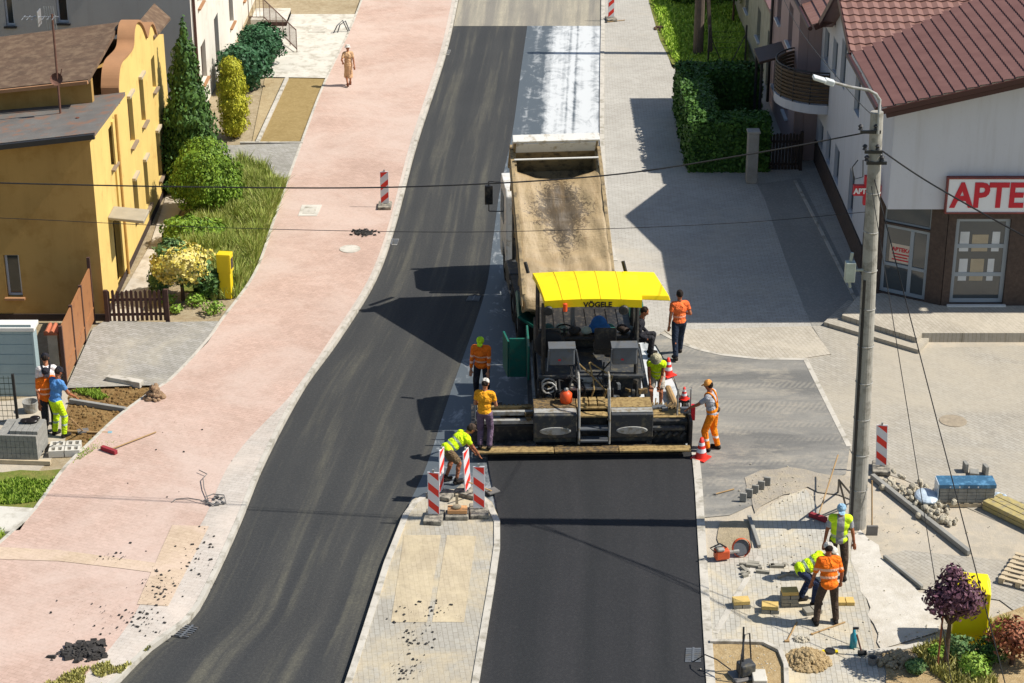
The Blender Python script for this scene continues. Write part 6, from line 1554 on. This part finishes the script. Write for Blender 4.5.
# traffic cones
def cone(label, pos, s=1.0):
    t = thing('traffic_cone', label, 'traffic cone', pos, random.random(), 'red and white traffic cones'); t.scale = (s, s, s)
    b = MB(); b.box(-.17, .17, -.17, .17, 0, .03); b.build('base', m_red2, t, bevel=.01)
    b = MB(); b.lathe((0, 0, .03), [(.13, 0), (.118, .06), (.06, .35), (.035, .46), (.0, .46)], 20); co_ = b.build('body', m_red2, t, smooth=True)
    for z0, z1 in ((.13, .22), (.29, .36)):
        f = lambda z: .13-.205*z+.004; b = MB(); b.lathe((0, 0, .03), [(f(z0), z0), (f(z1), z1)], 20); b.build('reflective_band', m_rw, co_, smooth=True)
cone('traffic cone on the asphalt by the rear corner of the paver', G(701, 458, .045), 1.05)
cone('traffic cone on the apron beside the stooping worker in a sun hat', G(668, 375, .04), .95)
cone('traffic cone standing on top of the right end of the screed', ct, .62)
# yellow container
yc = thing('yellow_container', 'bright yellow clothing collection container behind the purple tree', 'container', G(966, 637, .05), R_(-10)); m_yc = M('container_yellow', 'e8d20a', .45, .04, 2, bump=0)
b = MB(); b.box(-.3, .36, -.28, .28, 0, 1.15); b.add([(-.3, -.28, 1.15), (.36, -.28, 1.15), (.36, .28, 1.15), (-.3, .28, 1.15), (-.25, .02, 1.28), (.3, .02, 1.28), (.3, .28, 1.28), (-.25, .28, 1.28)], [(0, 1, 5, 4), (1, 2, 6, 5), (2, 3, 7, 6), (3, 0, 4, 7), (4, 5, 6, 7)]); b.build('body', m_yc, yc, bevel=.02)
b = MB(); b.box(-.18, .2, -.292, -.281, .8, .96); b.build('hatch', m_yc, yc)
# pallets
m_pw = M('pallet_wood', 'b9a88a', .85, .15, 6, bump=.3)
def pallet(label, pos, rz, w=1.2, d=.8, h=.13):
    t = thing('pallet', label, 'pallet', pos, rz)
    for k in range(7):
        b = MB(); x = -w/2+.05+k*(w-.1)/6; b.box(x-.05, x+.05, -d/2, d/2, h-.022, h); b.build('slat', m_pw, t)
    for y in (-d/2+.05, 0, d/2-.05): b = MB(); b.box(-w/2, w/2, y-.045, y+.045, 0, h-.023); b.build('runner', m_pw, t)
    return t
pallet('empty wooden pallet at the edge of the grey paving strip', G(1026, 575, .05), R_(60)); 
pz = G(967, 509, .04)
pallet('wooden pallet under the blue wrapped paving blocks', pz+Vector((0, .3, 0)), R_(0), 1.25, .45, .1)
m_blkc = M('stacked_block_grey', '8a8880', .9, .2, 9, bump=.4)
st = thing('wrapped_paver_stack', 'grey paving block stack half wrapped in blue printed film', 'paving stack', pz+Vector((0, .3, .1)))
for k in range(5):
    b = MB()
    for i in range(6): b.box(-.6+i*.2, -.6+i*.2+.195, -.2, .2, k*.085, k*.085+.08)
    b.build('layer', m_blkc, st, bevel=.006)
b = MB(); b.box(-.62, .61, -.22, .22, .43, .445); b.box(-.62, .61, -.225, -.215, .36, .429); m_bf = M('blue_film', '3b6480', .4, .12, 3, bump=.2, dirt='5f8fae', dirt_amt=.3); wr = b.build('blue_wrap', m_bf, st)
m_film = M('clear_film', 'b9c6cf', .25, .15, 6, bump=.5)
b = MB(); b.box(-.64, -.621, -.2, .2, .02, .44); b.ell((-.85, -.05, .08), (.26, .34, .1)); b.build('loose_film', m_film, st)
b = MB()
for k in range(4): b.box(-.4+k*.2, -.37+k*.2, -.2258, -.2252, .375, .41) 
b.build('film_print', m_rw, wr)
fm = thing('plastic_film_heap', 'crumpled clear plastic film at the right of the wrapped blocks', 'plastic film', G(994, 500, .04)); b = MB(); rr = random.Random(8)
for k in range(9): b.ell((rr.uniform(-.22, .22), rr.uniform(-.2, .2), rr.uniform(.04, .16)), (rr.uniform(.08, .2), rr.uniform(.06, .14), rr.uniform(.03, .09)), Matrix.Rotation(rr.random()*3, 3, Vector((rr.random(), rr.random(), 1))), 9, 6)
b.build('film', m_film, fm)
# grey loose blocks standing near (968,465)
for i, (x, y, r_, lb) in enumerate([(965, 471, .1, 'grey block tilted on end at the near side of the loose blocks'), (974, 475, 1.4, 'grey block lying flat between two upright ones'), (985, 474, .2, 'grey block standing upright above the wrapped pallet')]):
    b = MB(); b.box(-.04, .04, -.1, .1, 0, .22) if i != 1 else b.box(-.12, .12, -.1, .1, 0, .1); o = b.build('paving_block', m_blkc, bevel=.008); o.location = G(x, y, .04); o.rotation_euler = (0, 0, r_); tag(o, lb, 'paving block', 'loose paving blocks')
# yellow-sided packing at right edge
yp = thing('beam_stack', 'weathered yellow formwork beams stacked near the clear film', 'beam stack', G(1024, 521, .04), R_(-52)); m_yw = M('formwork_yellow', 'aa9a62', .8, .15, 5, dirt='8b8168', dirt_amt=.4)
for k in range(3):
    for j in range(2): b = MB(); b.box(-.9, .9, -.3+k*.2, -.12+k*.2, j*.11, j*.11+.1); b.build('beam', m_yw, yp, bevel=.01)
# stacks of cream blocks
m_crb = M('cream_block', 'c9ab66', .9, .1, 8, bump=.3); m_grb = M('grey_block_side', '8f8a7c', .9, .15, 8, bump=.3)
def bstack(label, px, py, n, rz, nx=2, mt=None):
    t = thing('block_stack', label, 'block stack', G(px, py, .045), rz, 'stacks of cream paving blocks')
    for k in range(n):
        for i in range(nx): b = MB(); o_ = .012*math.sin(k*3+i); b.box(-.17+i*.17+o_, -.004+i*.17+o_, -.11, .11, k*.085, k*.085+.08); b.build('block', mt or (m_crb if k == n-1 else m_grb), t, bevel=.006)
bstack('lone cream topped block stack nearest the sand, left of the others', 741, 606, 2, .1)
bstack('cream block stack between the lone stack and the tall stack', 770, 611, 2, -.1)
bstack('tallest cream block stack, beside the bending worker', 789, 604, 4, .05)
bstack('low grey block stack behind the legs of the orange vested worker', 812, 612, 1, .3, mt=m_grb)
bstack('low cream block stack right of the orange vested worker', 845, 603, 1, .0, mt=m_crb)
0 and bstack('low grey block stack in front of the tallest stack', 788, 611, 1, .0, nx=3, mt=m_grb)
for i, (x, y) in enumerate([(743, 501), (749, 497), (755, 493), (761, 489), (767, 485)]):
    b = MB(); b.box(-.075, .075, -.03, .03, 0, .2); o = b.build('edging_stone', m_kerbd, bevel=.01); o.location = G(x, y, .05); o.rotation_euler = (0, 0, -.25); tag(o, 'dark edging stone in the slanting row of five on the sand', 'edging stone', 'row of edging stones')
# rubble heap: separate stones
m_rubb = M('rubble', 'a89f8b', .95, .2, 6, bump=.6, dirt='c4bba5', dirt_amt=.4)
rr = random.Random(21); protos = []
for k in range(5):
    b = MB(); b.ell((0, 0, 0), (1, .8, .7), None, 7, 5)
    b.v = [v*(1+.35*mnoise.noise(v*1.3+Vector((k*5, 0, 0)))) for v in b.v]; o = b.build('rubble_stone', m_rubb); protos.append(o)
first = set()
cl = [(893, 487), (905, 498), (918, 507), (931, 515), (941, 523), (949, 526), (912, 492), (925, 500), (939, 510)]
for k in range(150):
    c = cl[rr.randrange(len(cl))]; px, py = c[0]+rr.gauss(0, 5), c[1]-2+rr.gauss(0, 3); s = rr.uniform(.045, .095)
    pr_ = protos[k % 5]; o = pr_ if k < 5 else pr_.copy()
    if k >= 5: COL.objects.link(o)
    o.location = G(px, py, .04) + Vector((0, 0, s*.6 + (.1 if rr.random() < .35 else 0))); o.scale = (s, s, s); o.rotation_euler = (rr.random()*6, rr.random()*6, rr.random()*6)
    tag(o, 'pale broken stone in the rubble heap between the long kerb and the wrapped pallet', 'stone', 'rubble heap stones')
# cut-off saw
cs_ = thing('cut_off_saw', 'orange and white cut-off saw with round blade lying on the pavers', 'saw', G(728, 558, .045), R_(14))
m_sawo = M('saw_orange', 'c9562c', .5, .1, 5); b = MB(); b.box(-.3, .0, -.12, .1, .03, .24); b.build('engine', m_sawo, cs_, bevel=.03)
b = MB(); b.box(-.28, -.12, -.13, .11, .241, .3); b.box(-.02, .24, -.03, .03, .1, .17); b.build('cover', m_lg, cs_, bevel=.02)
b = MB(); b.lathe((.3, .05, .18), [(.0, -.004), (.17, -.004), (.17, .004), (.0, .004)], 26, Matrix.Rotation(PI/2-.3, 3, 'X')); b.build('blade', m_mid, cs_)
b = MB(); b.lathe((.3, .05, .18), [(.19, -.05), (.2, -.03), (.2, .03), (.19, .05)], 22, Matrix.Rotation(PI/2-.3, 3, 'X')); b.build('guard', m_sawo, cs_)
b = MB(); b.tube([(-.3, -.05, .2), (-.42, -.05, .32), (-.2, -.02, .38), (-.05, 0, .26)], .018, 8); b.build('handle', m_rub, cs_)
# tools
m_wood = M('tool_wood', 'a08258', .8, .15, 6); m_bl = M('blade_steel', '6f6c68', .5, .15, 5)
def tool(name, label, cat, a, c, head, hm, r=.016, hs=(.4, .08, .06), hr=0):
    t = thing(name, label, cat, (0, 0, 0)); a, c = Vector(a), Vector(c)
    b = MB(); b.cyl(a, c, r, 8); b.build('handle', m_wood, t)
    b = MB(); b.bc(a if head == 'a' else c, hs, Matrix.Rotation(hr, 3, 'Z')); b.build('head', hm, t, bevel=.008); return t
tool('broom', 'red-headed broom with a long handle lying on the pink pavement', 'broom', G(109, 450, ZP+.05), G(156, 432, ZP+.03), 'a', M('broom_red', '8f2c34', .8), hs=(.45, .1, .1), hr=-.6)
tool('broom', 'red broom leaning against the lamp post bracing', 'broom', G(818, 517, .1), G(838, 455, .6), 'a', M('broom_red', '8f2c34'), hs=(.42, .1, .1), hr=-.7)
tool('shovel', 'spade leaning on the right foot of the lamp post', 'shovel', G(872, 531, .12), FT+Vector((.22, -.1, 1.15)), 'a', m_bl, hs=(.24, .05, .26))
tool('shovel', 'shovel with a wooden handle held by the man in the blue shirt', 'shovel', G(83, 431, .08), G(70, 418, 1.05), 'a', m_bl, hs=(.26, .2, .05), hr=.3)
tool('rake', 'asphalt rake held by the worker in the orange vest', 'rake', G(492, 404, .07), G(491, 399, .95), 'a', m_bl, hs=(.5, .08, .09), hr=.2)
tool('shovel', 'shovel held by the bending worker on the island tip', 'shovel', G(492, 491, .07), G(468, 482, .65), 'a', m_bl, hs=(.28, .24, .04), hr=.6)
tool('shovel', 'shovel held by the worker in the khaki sun hat', 'shovel', G(656, 398, .5), G(653, 420, .05), 'c', m_bl, hs=(.26, .22, .04))
tool('spirit_level', 'wooden screeding board lying across the pavers by the block stacks', 'board', G(812, 634, .06), G(845, 622, .06), 'a', m_wood, hs=(.05, .05, .03))
tool('pick_handle', 'dark wooden handle lying on pavers under the stacks', 'tool handle', G(787, 641, .06), G(797, 622, .06), 'a', m_wood, hs=(.1, .05, .04))
tool('steel_bar', 'blue steel bar lying in the dug trench beside the shovel', 'bar', G(66, 431, .08), G(110, 433, .08), 'c', M('blue_steel', '7fa6b0', .5), r=.03, hs=(.1, .1, .06))
tool('iron_bar', 'thin iron bar lying on the sand above the edging stones', 'bar', G(715, 494, .06), G(734, 489, .06), 'a', m_bl, hs=(.06, .04, .03))
tr_ = thing('tripod_stand', 'black metal tripod leaning on the lamp post', 'stand'); b = MB(); a = G(846, 447, .0)
for q_ in ((838, 492), (846, 507), (856, 500)): b.cyl(G(q_[0], q_[1], .05), G(839, 480, 1.25), .022, 8)
b.build('legs', m_gut, tr_)
# long pole lying behind
# blue/orange pump bottles
bt = thing('spray_bottle', 'teal spray bottle standing on the pavers by the dry verge', 'bottle', G(853, 647, .05)); b = MB(); b.lathe((0, 0, 0), [(0, 0), (.07, 0), (.07, .26), (.03, .32), (.03, .4), (0, .4)], 14); b.build('bottle', M('teal_plastic', '2f8b9a', .4), bt, smooth=True)
b = MB(); b.box(-.03, .08, -.02, .02, .4, .44); b.build('nozzle', m_gut, bt)
hm_ = thing('rubber_mallet', 'dark rubber mallet standing beside the teal spray bottle', 'mallet', G(862, 655, .05)); b = MB(); b.cyl((0, 0, .02), (-.12, .05, .42), .018, 8); b.build('handle', m_rust, hm_); b = MB(); b.cyl((-.08, 0, .05), (.08, 0, .05), .05, 12); b.build('head', m_rub, hm_)
bk = thing('bucket', 'small grey pail standing on the pavers beside the mallet', 'bucket', G(872, 664, .05)); b = MB(); b.lathe((0, 0, 0), [(0, 0), (.07, 0), (.09, .16), (.08, .16), (.065, .02), (0, .02)], 16); b.build('pail', m_bl, bk)
bk = thing('bucket', 'pale round pail by the wire mesh fence', 'bucket', G(31, 411, .04)); b = MB(); b.lathe((0, 0, 0), [(0, 0), (.15, 0), (.19, .26), (.17, .26), (.14, .03), (0, .03)], 18); b.build('pail', m_lg, bk)
vl = thing('valve_cover', 'yellow and black valve cover set into the pale pavers', 'valve cover', G(830, 652, .045)); b = MB(); b.box(-.15, .15, -.04, .04, 0, .03); b.build('bar', m_yb, vl); b = MB(); b.lathe((0, 0, 0), [(0, 0), (.1, 0), (.1, .045), (0, .045)], 14); b.build('lid', m_gut, vl)
# plate compactor / tangled tool in planting bed
pc = thing('plate_compactor', 'dark compactor with a tall handle standing in the planting bed', 'compactor', G(745, 676, .06), R_(20))
b = MB(); b.box(-.28, .28, -.2, .2, 0, .05); b.build('plate', m_bl, pc, bevel=.02); b = MB(); b.box(-.14, .16, -.13, .13, .06, .3); b.build('engine', m_dk, pc, bevel=.03)
b = MB(); b.tube([(-.2, -.15, .1), (-.15, -.1, .5), (.0, .1, .85), (.1, .1, .85), (.2, .15, .1)], .016, 6); b.cyl((-.05, .0, .1), (.02, .2, .95), .02, 6); b.build('handle', m_gut, pc); b = MB(); b.tube([(-.3, 0, .2), (-.5, .2, .35), (-.6, .5, .3), (-.75, .7, .05)], .012, 6); b.build('cable', m_gut, pc)
kb = MB(); kb.box(-.13, .13, -.2, .2, 0, .14); o = kb.build('concrete_block', m_slab, bevel=.015); o.location = G(759, 681, .06); tag(o, 'pale concrete block at the bottom edge of the planting bed', 'concrete block')
# stack of grey kerbs, bottom left
ks = thing('kerb_stack', 'large pallet stack of grey concrete blocks in the left yard', 'block stack', G(26, 464, .04)+Vector((0, .45, 0)), R_(-4))
for k in range(4):
    b = MB()
    for i in range(9): b.box(-.58+i*.1, -.483+i*.1, -.42, .42, .1+k*.15, .1+k*.15+.146)
    b.build('layer', m_blkc, ks, bevel=.006)
b = MB()
for i in range(5): b.box(-.3+i*.13, -.18+i*.13, -.35, .3, .7, .78)
b.build('top_blocks', m_blkc, ks, bevel=.006); b = MB(); b.box(-.6, .6, -.48, -.38, 0, .099); b.build('pallet_runner', m_pw, ks); b = MB(); b.box(-.6, .6, .38, .48, 0, .099); b.build('pallet_runner', m_pw, ks)
hb = thing('hollow_blocks', 'small pale perforated concrete blocks beside the big block stack', 'blocks', G(66, 452, .04), .1)
for i in range(2):
    for j in range(2): b = MB(); b.prism([[(-.17, -.12), (.17, -.12), (.17, .12), (-.17, .12)], [(-.12, -.08), (-.03, -.08), (-.03, .08), (-.12, .08)], [(.03, -.08), (.12, -.08), (.12, .08), (.03, .08)]], (-.19+i*.36, -.13+j*.27, 0), (1, 0, 0), (0, 1, 0), (0, 0, 1), .16); b.build('block', m_slab, hb, fix=True)
gl = thing('work_gloves', 'crumpled dark jacket lying on the big block stack', 'jacket', G(24, 440, .74)+Vector((0, 1.0, 0))); gl.location = ks.location + Vector((.05, .1, .785)); b = MB(); b.ell((0, 0, .04), (.2, .12, .05)); b.ell((.1, .1, .06), (.12, .08, .05)); b.ell((-.12, -.02, .05), (.1, .1, .04)); b.build('cloth', m_dkeye, gl, smooth=True); gl.name = 'jacket'
# things piled between the front boards
ib = thing('sandbag_pile', 'pale wooden block and sandbag weight between the front warning boards', 'ballast', G(457, 516, .115)); b = MB(); b.box(-.2, .22, -.12, .12, .11, .2); b.build('plank', M('orange_plank', 'd09a66', .8), ib, bevel=.01)
b = MB(); b.box(-.25, .25, -.2, .1, 0, .1); b.build('foot', m_foot, ib, bevel=.02); b = MB(); b.box(-.03, .03, .02, .08, .2, .5); b.ell((.0, -.02, .24), (.1, .08, .05)); b.build('stake', m_pw, ib)
# scrap and cable on the pavement
sc_ = thing('wire_scrap', 'loop of grey scrap cable lying on the pale paving strip', 'cable', (0, 0, ZP)); sc_.location = (0, 0, 0)
def lg_(pts, r, m_, nm='cable'):
    b = MB(); b.tube([G(x, y, ZP+.02+dz) for x, y, dz in pts], r, 6); b.build(nm, m_, sc_)
lg_([(172, 502, 0), (176, 499, 0), (188, 498, .02), (200, 500, .05), (206, 503, .02), (212, 504, 0)], .011, m_bl); lg_([(199, 470, .05), (207, 474, .04), (203, 478, .06), (204, 488, .04), (208, 500, .02)], .011, m_bl); lg_([(205, 497, .1), (213, 494, .08), (224, 495, .1), (226, 503, 0), (214, 505, .02), (205, 500, .05)], .013, m_bl)
b = MB(); rr = random.Random(5)
for k in range(10): c = G(206+rr.uniform(0, 18), 496+rr.uniform(0, 9), ZP+.04); b = MB(); b.bc(c, (.09, .04, .03), Matrix.Rotation(rr.random()*3, 3, 'Z')); b.build('scrap', m_bl, sc_)
# chunks of asphalt
m_chunk = M('asphalt_chunk', '3a3734', .95, .2, 8, bump=.6)
def heap(name, label, cat, px, py, z, r, ry, h, n, mat, seed, cs=(.03, .09), kind=None):
    rr = random.Random(seed); t = thing(name, label, cat, G(px, py, z)); b = MB()
    for k in range(n):
        a = rr.random()*6.28; d_ = rr.random()**.8; x, y = math.cos(a)*d_*r, math.sin(a)*d_*ry; s = rr.uniform(*cs)
        (b.ell((x, y, max(.01, h*(1-d_)*rr.uniform(.5, 1))), (s, s*rr.uniform(.5, 1), s*rr.uniform(.4, .8)), Matrix.Rotation(rr.random()*3, 3, Vector((rr.random(), rr.random(), .5))), 6, 4) if name not in ('asphalt_rubble_heap', 'bitumen_patch') else b.bc((x+rr.gauss(0, .12), y+rr.gauss(0, .08), max(.01, h*(1-d_)*rr.uniform(.3, 1))), (s*rr.uniform(1, 2.2), s*rr.uniform(.7, 1.5), s*rr.uniform(.3, .9)), Matrix.Rotation(rr.random()*3, 3, Vector((rr.gauss(0, .3), rr.gauss(0, .3), 1)))))
    b.build('chunks', mat, t); return t
heap('asphalt_rubble_heap', 'heap of broken black asphalt chunks on the pink pavement at the bottom', 'rubble', 86, 652, ZP, .36, .32, .1, 170, m_chunk, 1, (.015, .1))
heap('bitumen_patch', 'small dark lump of spilled asphalt near the round manhole', 'spill', 364, 233, ZP, .24, .22, .05, 90, m_chunk, 2, (.02, .06))
heap('sand_heap', 'small heap of yellow sand on the new pavers', 'sand heap', 808, 661, .045, .42, .4, .24, 900, m_bed, 3, (.03, .07))
heap('grit_spill', 'lump of dirty mortar beside the handle on the pavers', 'spill', 801, 640, .045, .16, .1, .06, 60, m_rubb, 4, (.02, .05))
t = thing('broken_pavers', 'scattered broken edging pieces in front of the lamp post worker', 'broken blocks', G(775, 571, .045)); b = MB(); rr = random.Random(5)
for k in range(16): b = MB(); b.bc((rr.uniform(-.65, .5), rr.uniform(-.25, .3), .03), (rr.uniform(.08, .32), rr.uniform(.04, .09), .06), Matrix.Rotation(rr.gauss(0, .5), 3, 'Z')); b.build('piece', m_grb, t)
heap('twig_pile', 'small heap of twigs and dirt beside the far lawn corner', 'twigs', 663, 29, .04, .4, .35, .1, 60, m_bark, 6, (.03, .08))
heap('dog_shaped_rubbish', 'ragged tan rubbish sack at the end of the dug bed', 'sack', 155, 398, ZP, .24, .2, .42, 70, M('tan_sack', '8d7358', .9, .3, 8), 7, (.04, .1)).name = 'rubbish_sack'
heap('earth_clods', 'dark shadowed clods of earth where the verge meets the pavers', 'earth', 898, 660, .06, .45, .32, .16, 120, m_soil, 9, (.04, .1))
# debris as stuff
rr = random.Random(33); b = MB()
for n_, cx_, cy_, sx_, sy_, z in ((90, 158, 588, 20, 14, ZP+.02), (80, 140, 620, 26, 12, ZP+.02), (40, 100, 620, 34, 20, ZP+.02), (25, 115, 556, 14, 4, ZP+.02), (60, 200, 560, 16, 26, ZP+.02), (90, 418, 640, 26, 22, .125), (40, 430, 610, 22, 10, .125), (40, 405, 668, 14, 8, .125), (20, 180, 470, 50, 60, ZP+.01)):
    for _ in range(n_):
        x, y = rr.gauss(cx_, sx_*.6), rr.gauss(cy_, sy_*.6); p = G(x, y, z)
        if z > ZP+.024-1e-9 and not (360 < x < 484): continue
        s = .004+.022*rr.random()**3; b.bc(p, (s*2*rr.uniform(.6, 1.6), s*1.6, s), Matrix.Rotation(rr.random()*3, 3, 'Z'))
tag(b.build('asphalt_crumbs', m_chunk), kind='stuff')
b = MB()
for n_, cx_, cy_, sx_, sy_ in ((70, 800, 560, 60, 60), (70, 770, 490, 30, 14), (90, 930, 640, 60, 25), (50, 900, 540, 60, 40), (60, 748, 665, 25, 15)):
    for _ in range(n_):
        p = G(rr.gauss(cx_, sx_*.6), rr.gauss(cy_, sy_*.6), .055); s = rr.uniform(.008, .025); b.ell(p, (s, s, s*.6), None, 5, 4)
tag(b.build('gravel_crumbs', m_rubb), kind='stuff')
b = MB()
for x0, x1, y0, y1, n_, z in ((70, 160, 386, 442, 500, .04),):
    for _ in range(n_):
        x, y = rr.uniform(x0, x1), rr.uniform(y0, y1)
        if x > 160-(y-386)*1.25: continue
        p = G(x, y, z); s = rr.uniform(.02, .07); b.ell(p, (s, s, s*.7), None, 6, 4)
tag(b.build('earth_clumps', m_dark_soil), kind='stuff')
# manholes & gullies
def gully(label, pts, z, mat):
    t = thing('drain_grate', label, 'drain', (0, 0, 0)); P = [G(x, y, z) for x, y in pts]; b = MB(); b.prism([[(p.x, p.y) for p in P]], (0, 0, z-.03), (1, 0, 0), (0, 1, 0), (0, 0, 1), .036); b.build('frame', mat, t, fix=True)
    b = MB()
    for k in range(1, 7):
        a, c = P[0].lerp(P[3], k/7), P[1].lerp(P[2], k/7); b.beam(a+Vector((0, 0, .012)), c+Vector((0, 0, .012)), .03, .012)
    m_ = P[0].lerp(P[1], .5), P[3].lerp(P[2], .5); b.beam(m_[0]+Vector((0, 0, .016)), m_[1]+Vector((0, 0, .016)), .04, .012); b.build('grate_bars', m_mid, t)
gully('dark drain grate in the old lane beside the bottom kerb', [(173, 637), (187, 639), (200, 627), (186, 624)], .004, m_blk)
gully('light drain grate in the fresh asphalt at the bottom', [(685, 662), (701, 662), (701, 648), (686, 648)], .05, m_mid)
gully('pale drain grate in the old lane near the lone warning board', [(385, 245), (397, 245), (399, 239), (387, 239)], .004, m_lg)
gully('small drain grate at the far left kerb of the old lane', [(440, 55), (449, 55), (451, 50), (442, 50)], .004, m_lg)
gully('drain grate between the truck shadow and the tack coat', [(466, 301), (479, 301), (481, 296), (469, 296)], .008, m_mid)
def mh(label, px, py, z, rx, sq=None, mat=None):
    t = thing('manhole_cover', label, 'manhole cover', (0, 0, 0)); b = MB()
    if sq: P = [G(x, y, z) for x, y in sq]; b.prism([[(p.x, p.y) for p in P]], (0, 0, z-.02), (1, 0, 0), (0, 1, 0), (0, 0, 1), .03)
    else: b.lathe(G(px, py, z), [(0, .012), (rx, .012), (rx, -.01)], 28)
    b.build('lid', mat or m_slab, t, fix=True)
    if sq:
        C_ = sum(P, Vector())/4; b = MB(); Q = [C_+(p-C_)*.62 for p in P]; b.prism([[(p.x, p.y) for p in Q]], (0, 0, z+.0101), (1, 0, 0), (0, 1, 0), (0, 0, 1), .006); b.build('inner_plate', m_kerb, t, fix=True)
mh('square pale manhole cover in the pink pavement above the asphalt lump', 0, 0, ZP+.004, 0, [(298, 216), (317, 216), (322, 205), (302, 205)])
mh('round pale manhole cover in the pink pavement below the asphalt lump', 350, 249, ZP+.004, .3)
mh('square pale manhole cover near the top of the pink pavement', 0, 0, ZP+.004, 0, [(308, 32), (325, 32), (328, 25), (312, 25)])
mh('round rusty manhole cover in the warm grey paving right of the lamp post', 953, 421, .034, .32, mat=M('rusty_lid', '9a8d78', .9, .2, 9))
hr_ = thing('metal_hoop', 'small grey metal bicycle hoop standing at the edge of the pink pavement', 'bike rack', G(340, 33, ZP)); b = MB(); b.tube([(-.25, 0, 0), (-.1, 0, .3), (.1, .2, .45), (.3, .2, .0)], .025, 6); b.tube([(-.1, .1, 0), (.0, .1, .3), (.2, .3, .4), (.35, .3, 0)], .025, 6); b.build('hoop', m_mid, hr_)
tool('plank', 'grey plank leaning over the kerb at the far end of the street', 'plank', G(606, 22, .06), G(625, 20, .06), 'a', m_dk, hs=(.1, .06, .05))
# long pipe over the tack coat beside the stooping worker
tool('grey_pipe', 'thick grey pipe lying on the tack coat behind the screed', 'pipe', G(668, 388, .12), G(683, 422, .12), 'a', m_mid, r=.08, hs=(.1, .1, .1))
# ================================================================ CAMERA, LIGHT
cam = bpy.data.cameras.new('camera'); co2 = bpy.data.objects.new('camera', cam); COL.objects.link(co2)
co2.location = (0, 0, CH); co2.rotation_euler = (PI/2-TH, 0, 0); cam.sensor_width = 36; cam.lens = FL/1024*36; cam.clip_end = 1000; cam.clip_start = .5; SC.camera = co2
W_ = bpy.data.worlds.new('World'); SC.world = W_; W_.use_nodes = True; nt = W_.node_tree
SUN_EL, SUN_AZ = R_(50), R_(1.5)      # AZ: turned from +X towards the viewer
sd = Vector((math.cos(SUN_EL)*math.cos(SUN_AZ), -math.cos(SUN_EL)*math.sin(SUN_AZ), math.sin(SUN_EL)))
sky = nt.nodes.new('ShaderNodeTexSky'); sky.sky_type = 'NISHITA'; sky.sun_disc = False; sky.sun_elevation = SUN_EL
sky.sun_rotation = math.atan2(sd.x, sd.y); sky.air_density = 1.0; sky.dust_density = .6
bg = nt.nodes['Background']; nt.links.new(sky.outputs[0], bg.inputs[0]); bg.inputs[1].default_value = .09
sl = bpy.data.lights.new('sun', 'SUN'); sl.energy = 4.8; sl.angle = R_(.5); sl.color = (1, .95, .88)
so2 = bpy.data.objects.new('sun', sl); COL.objects.link(so2); so2.rotation_euler = sd.to_track_quat('Z', 'Y').to_euler(); so2.location = (30, 40, 40)
SC.view_settings.view_transform = 'Standard'; SC.view_settings.look = 'None'; SC.view_settings.gamma = 1; SC.view_settings.exposure = .42
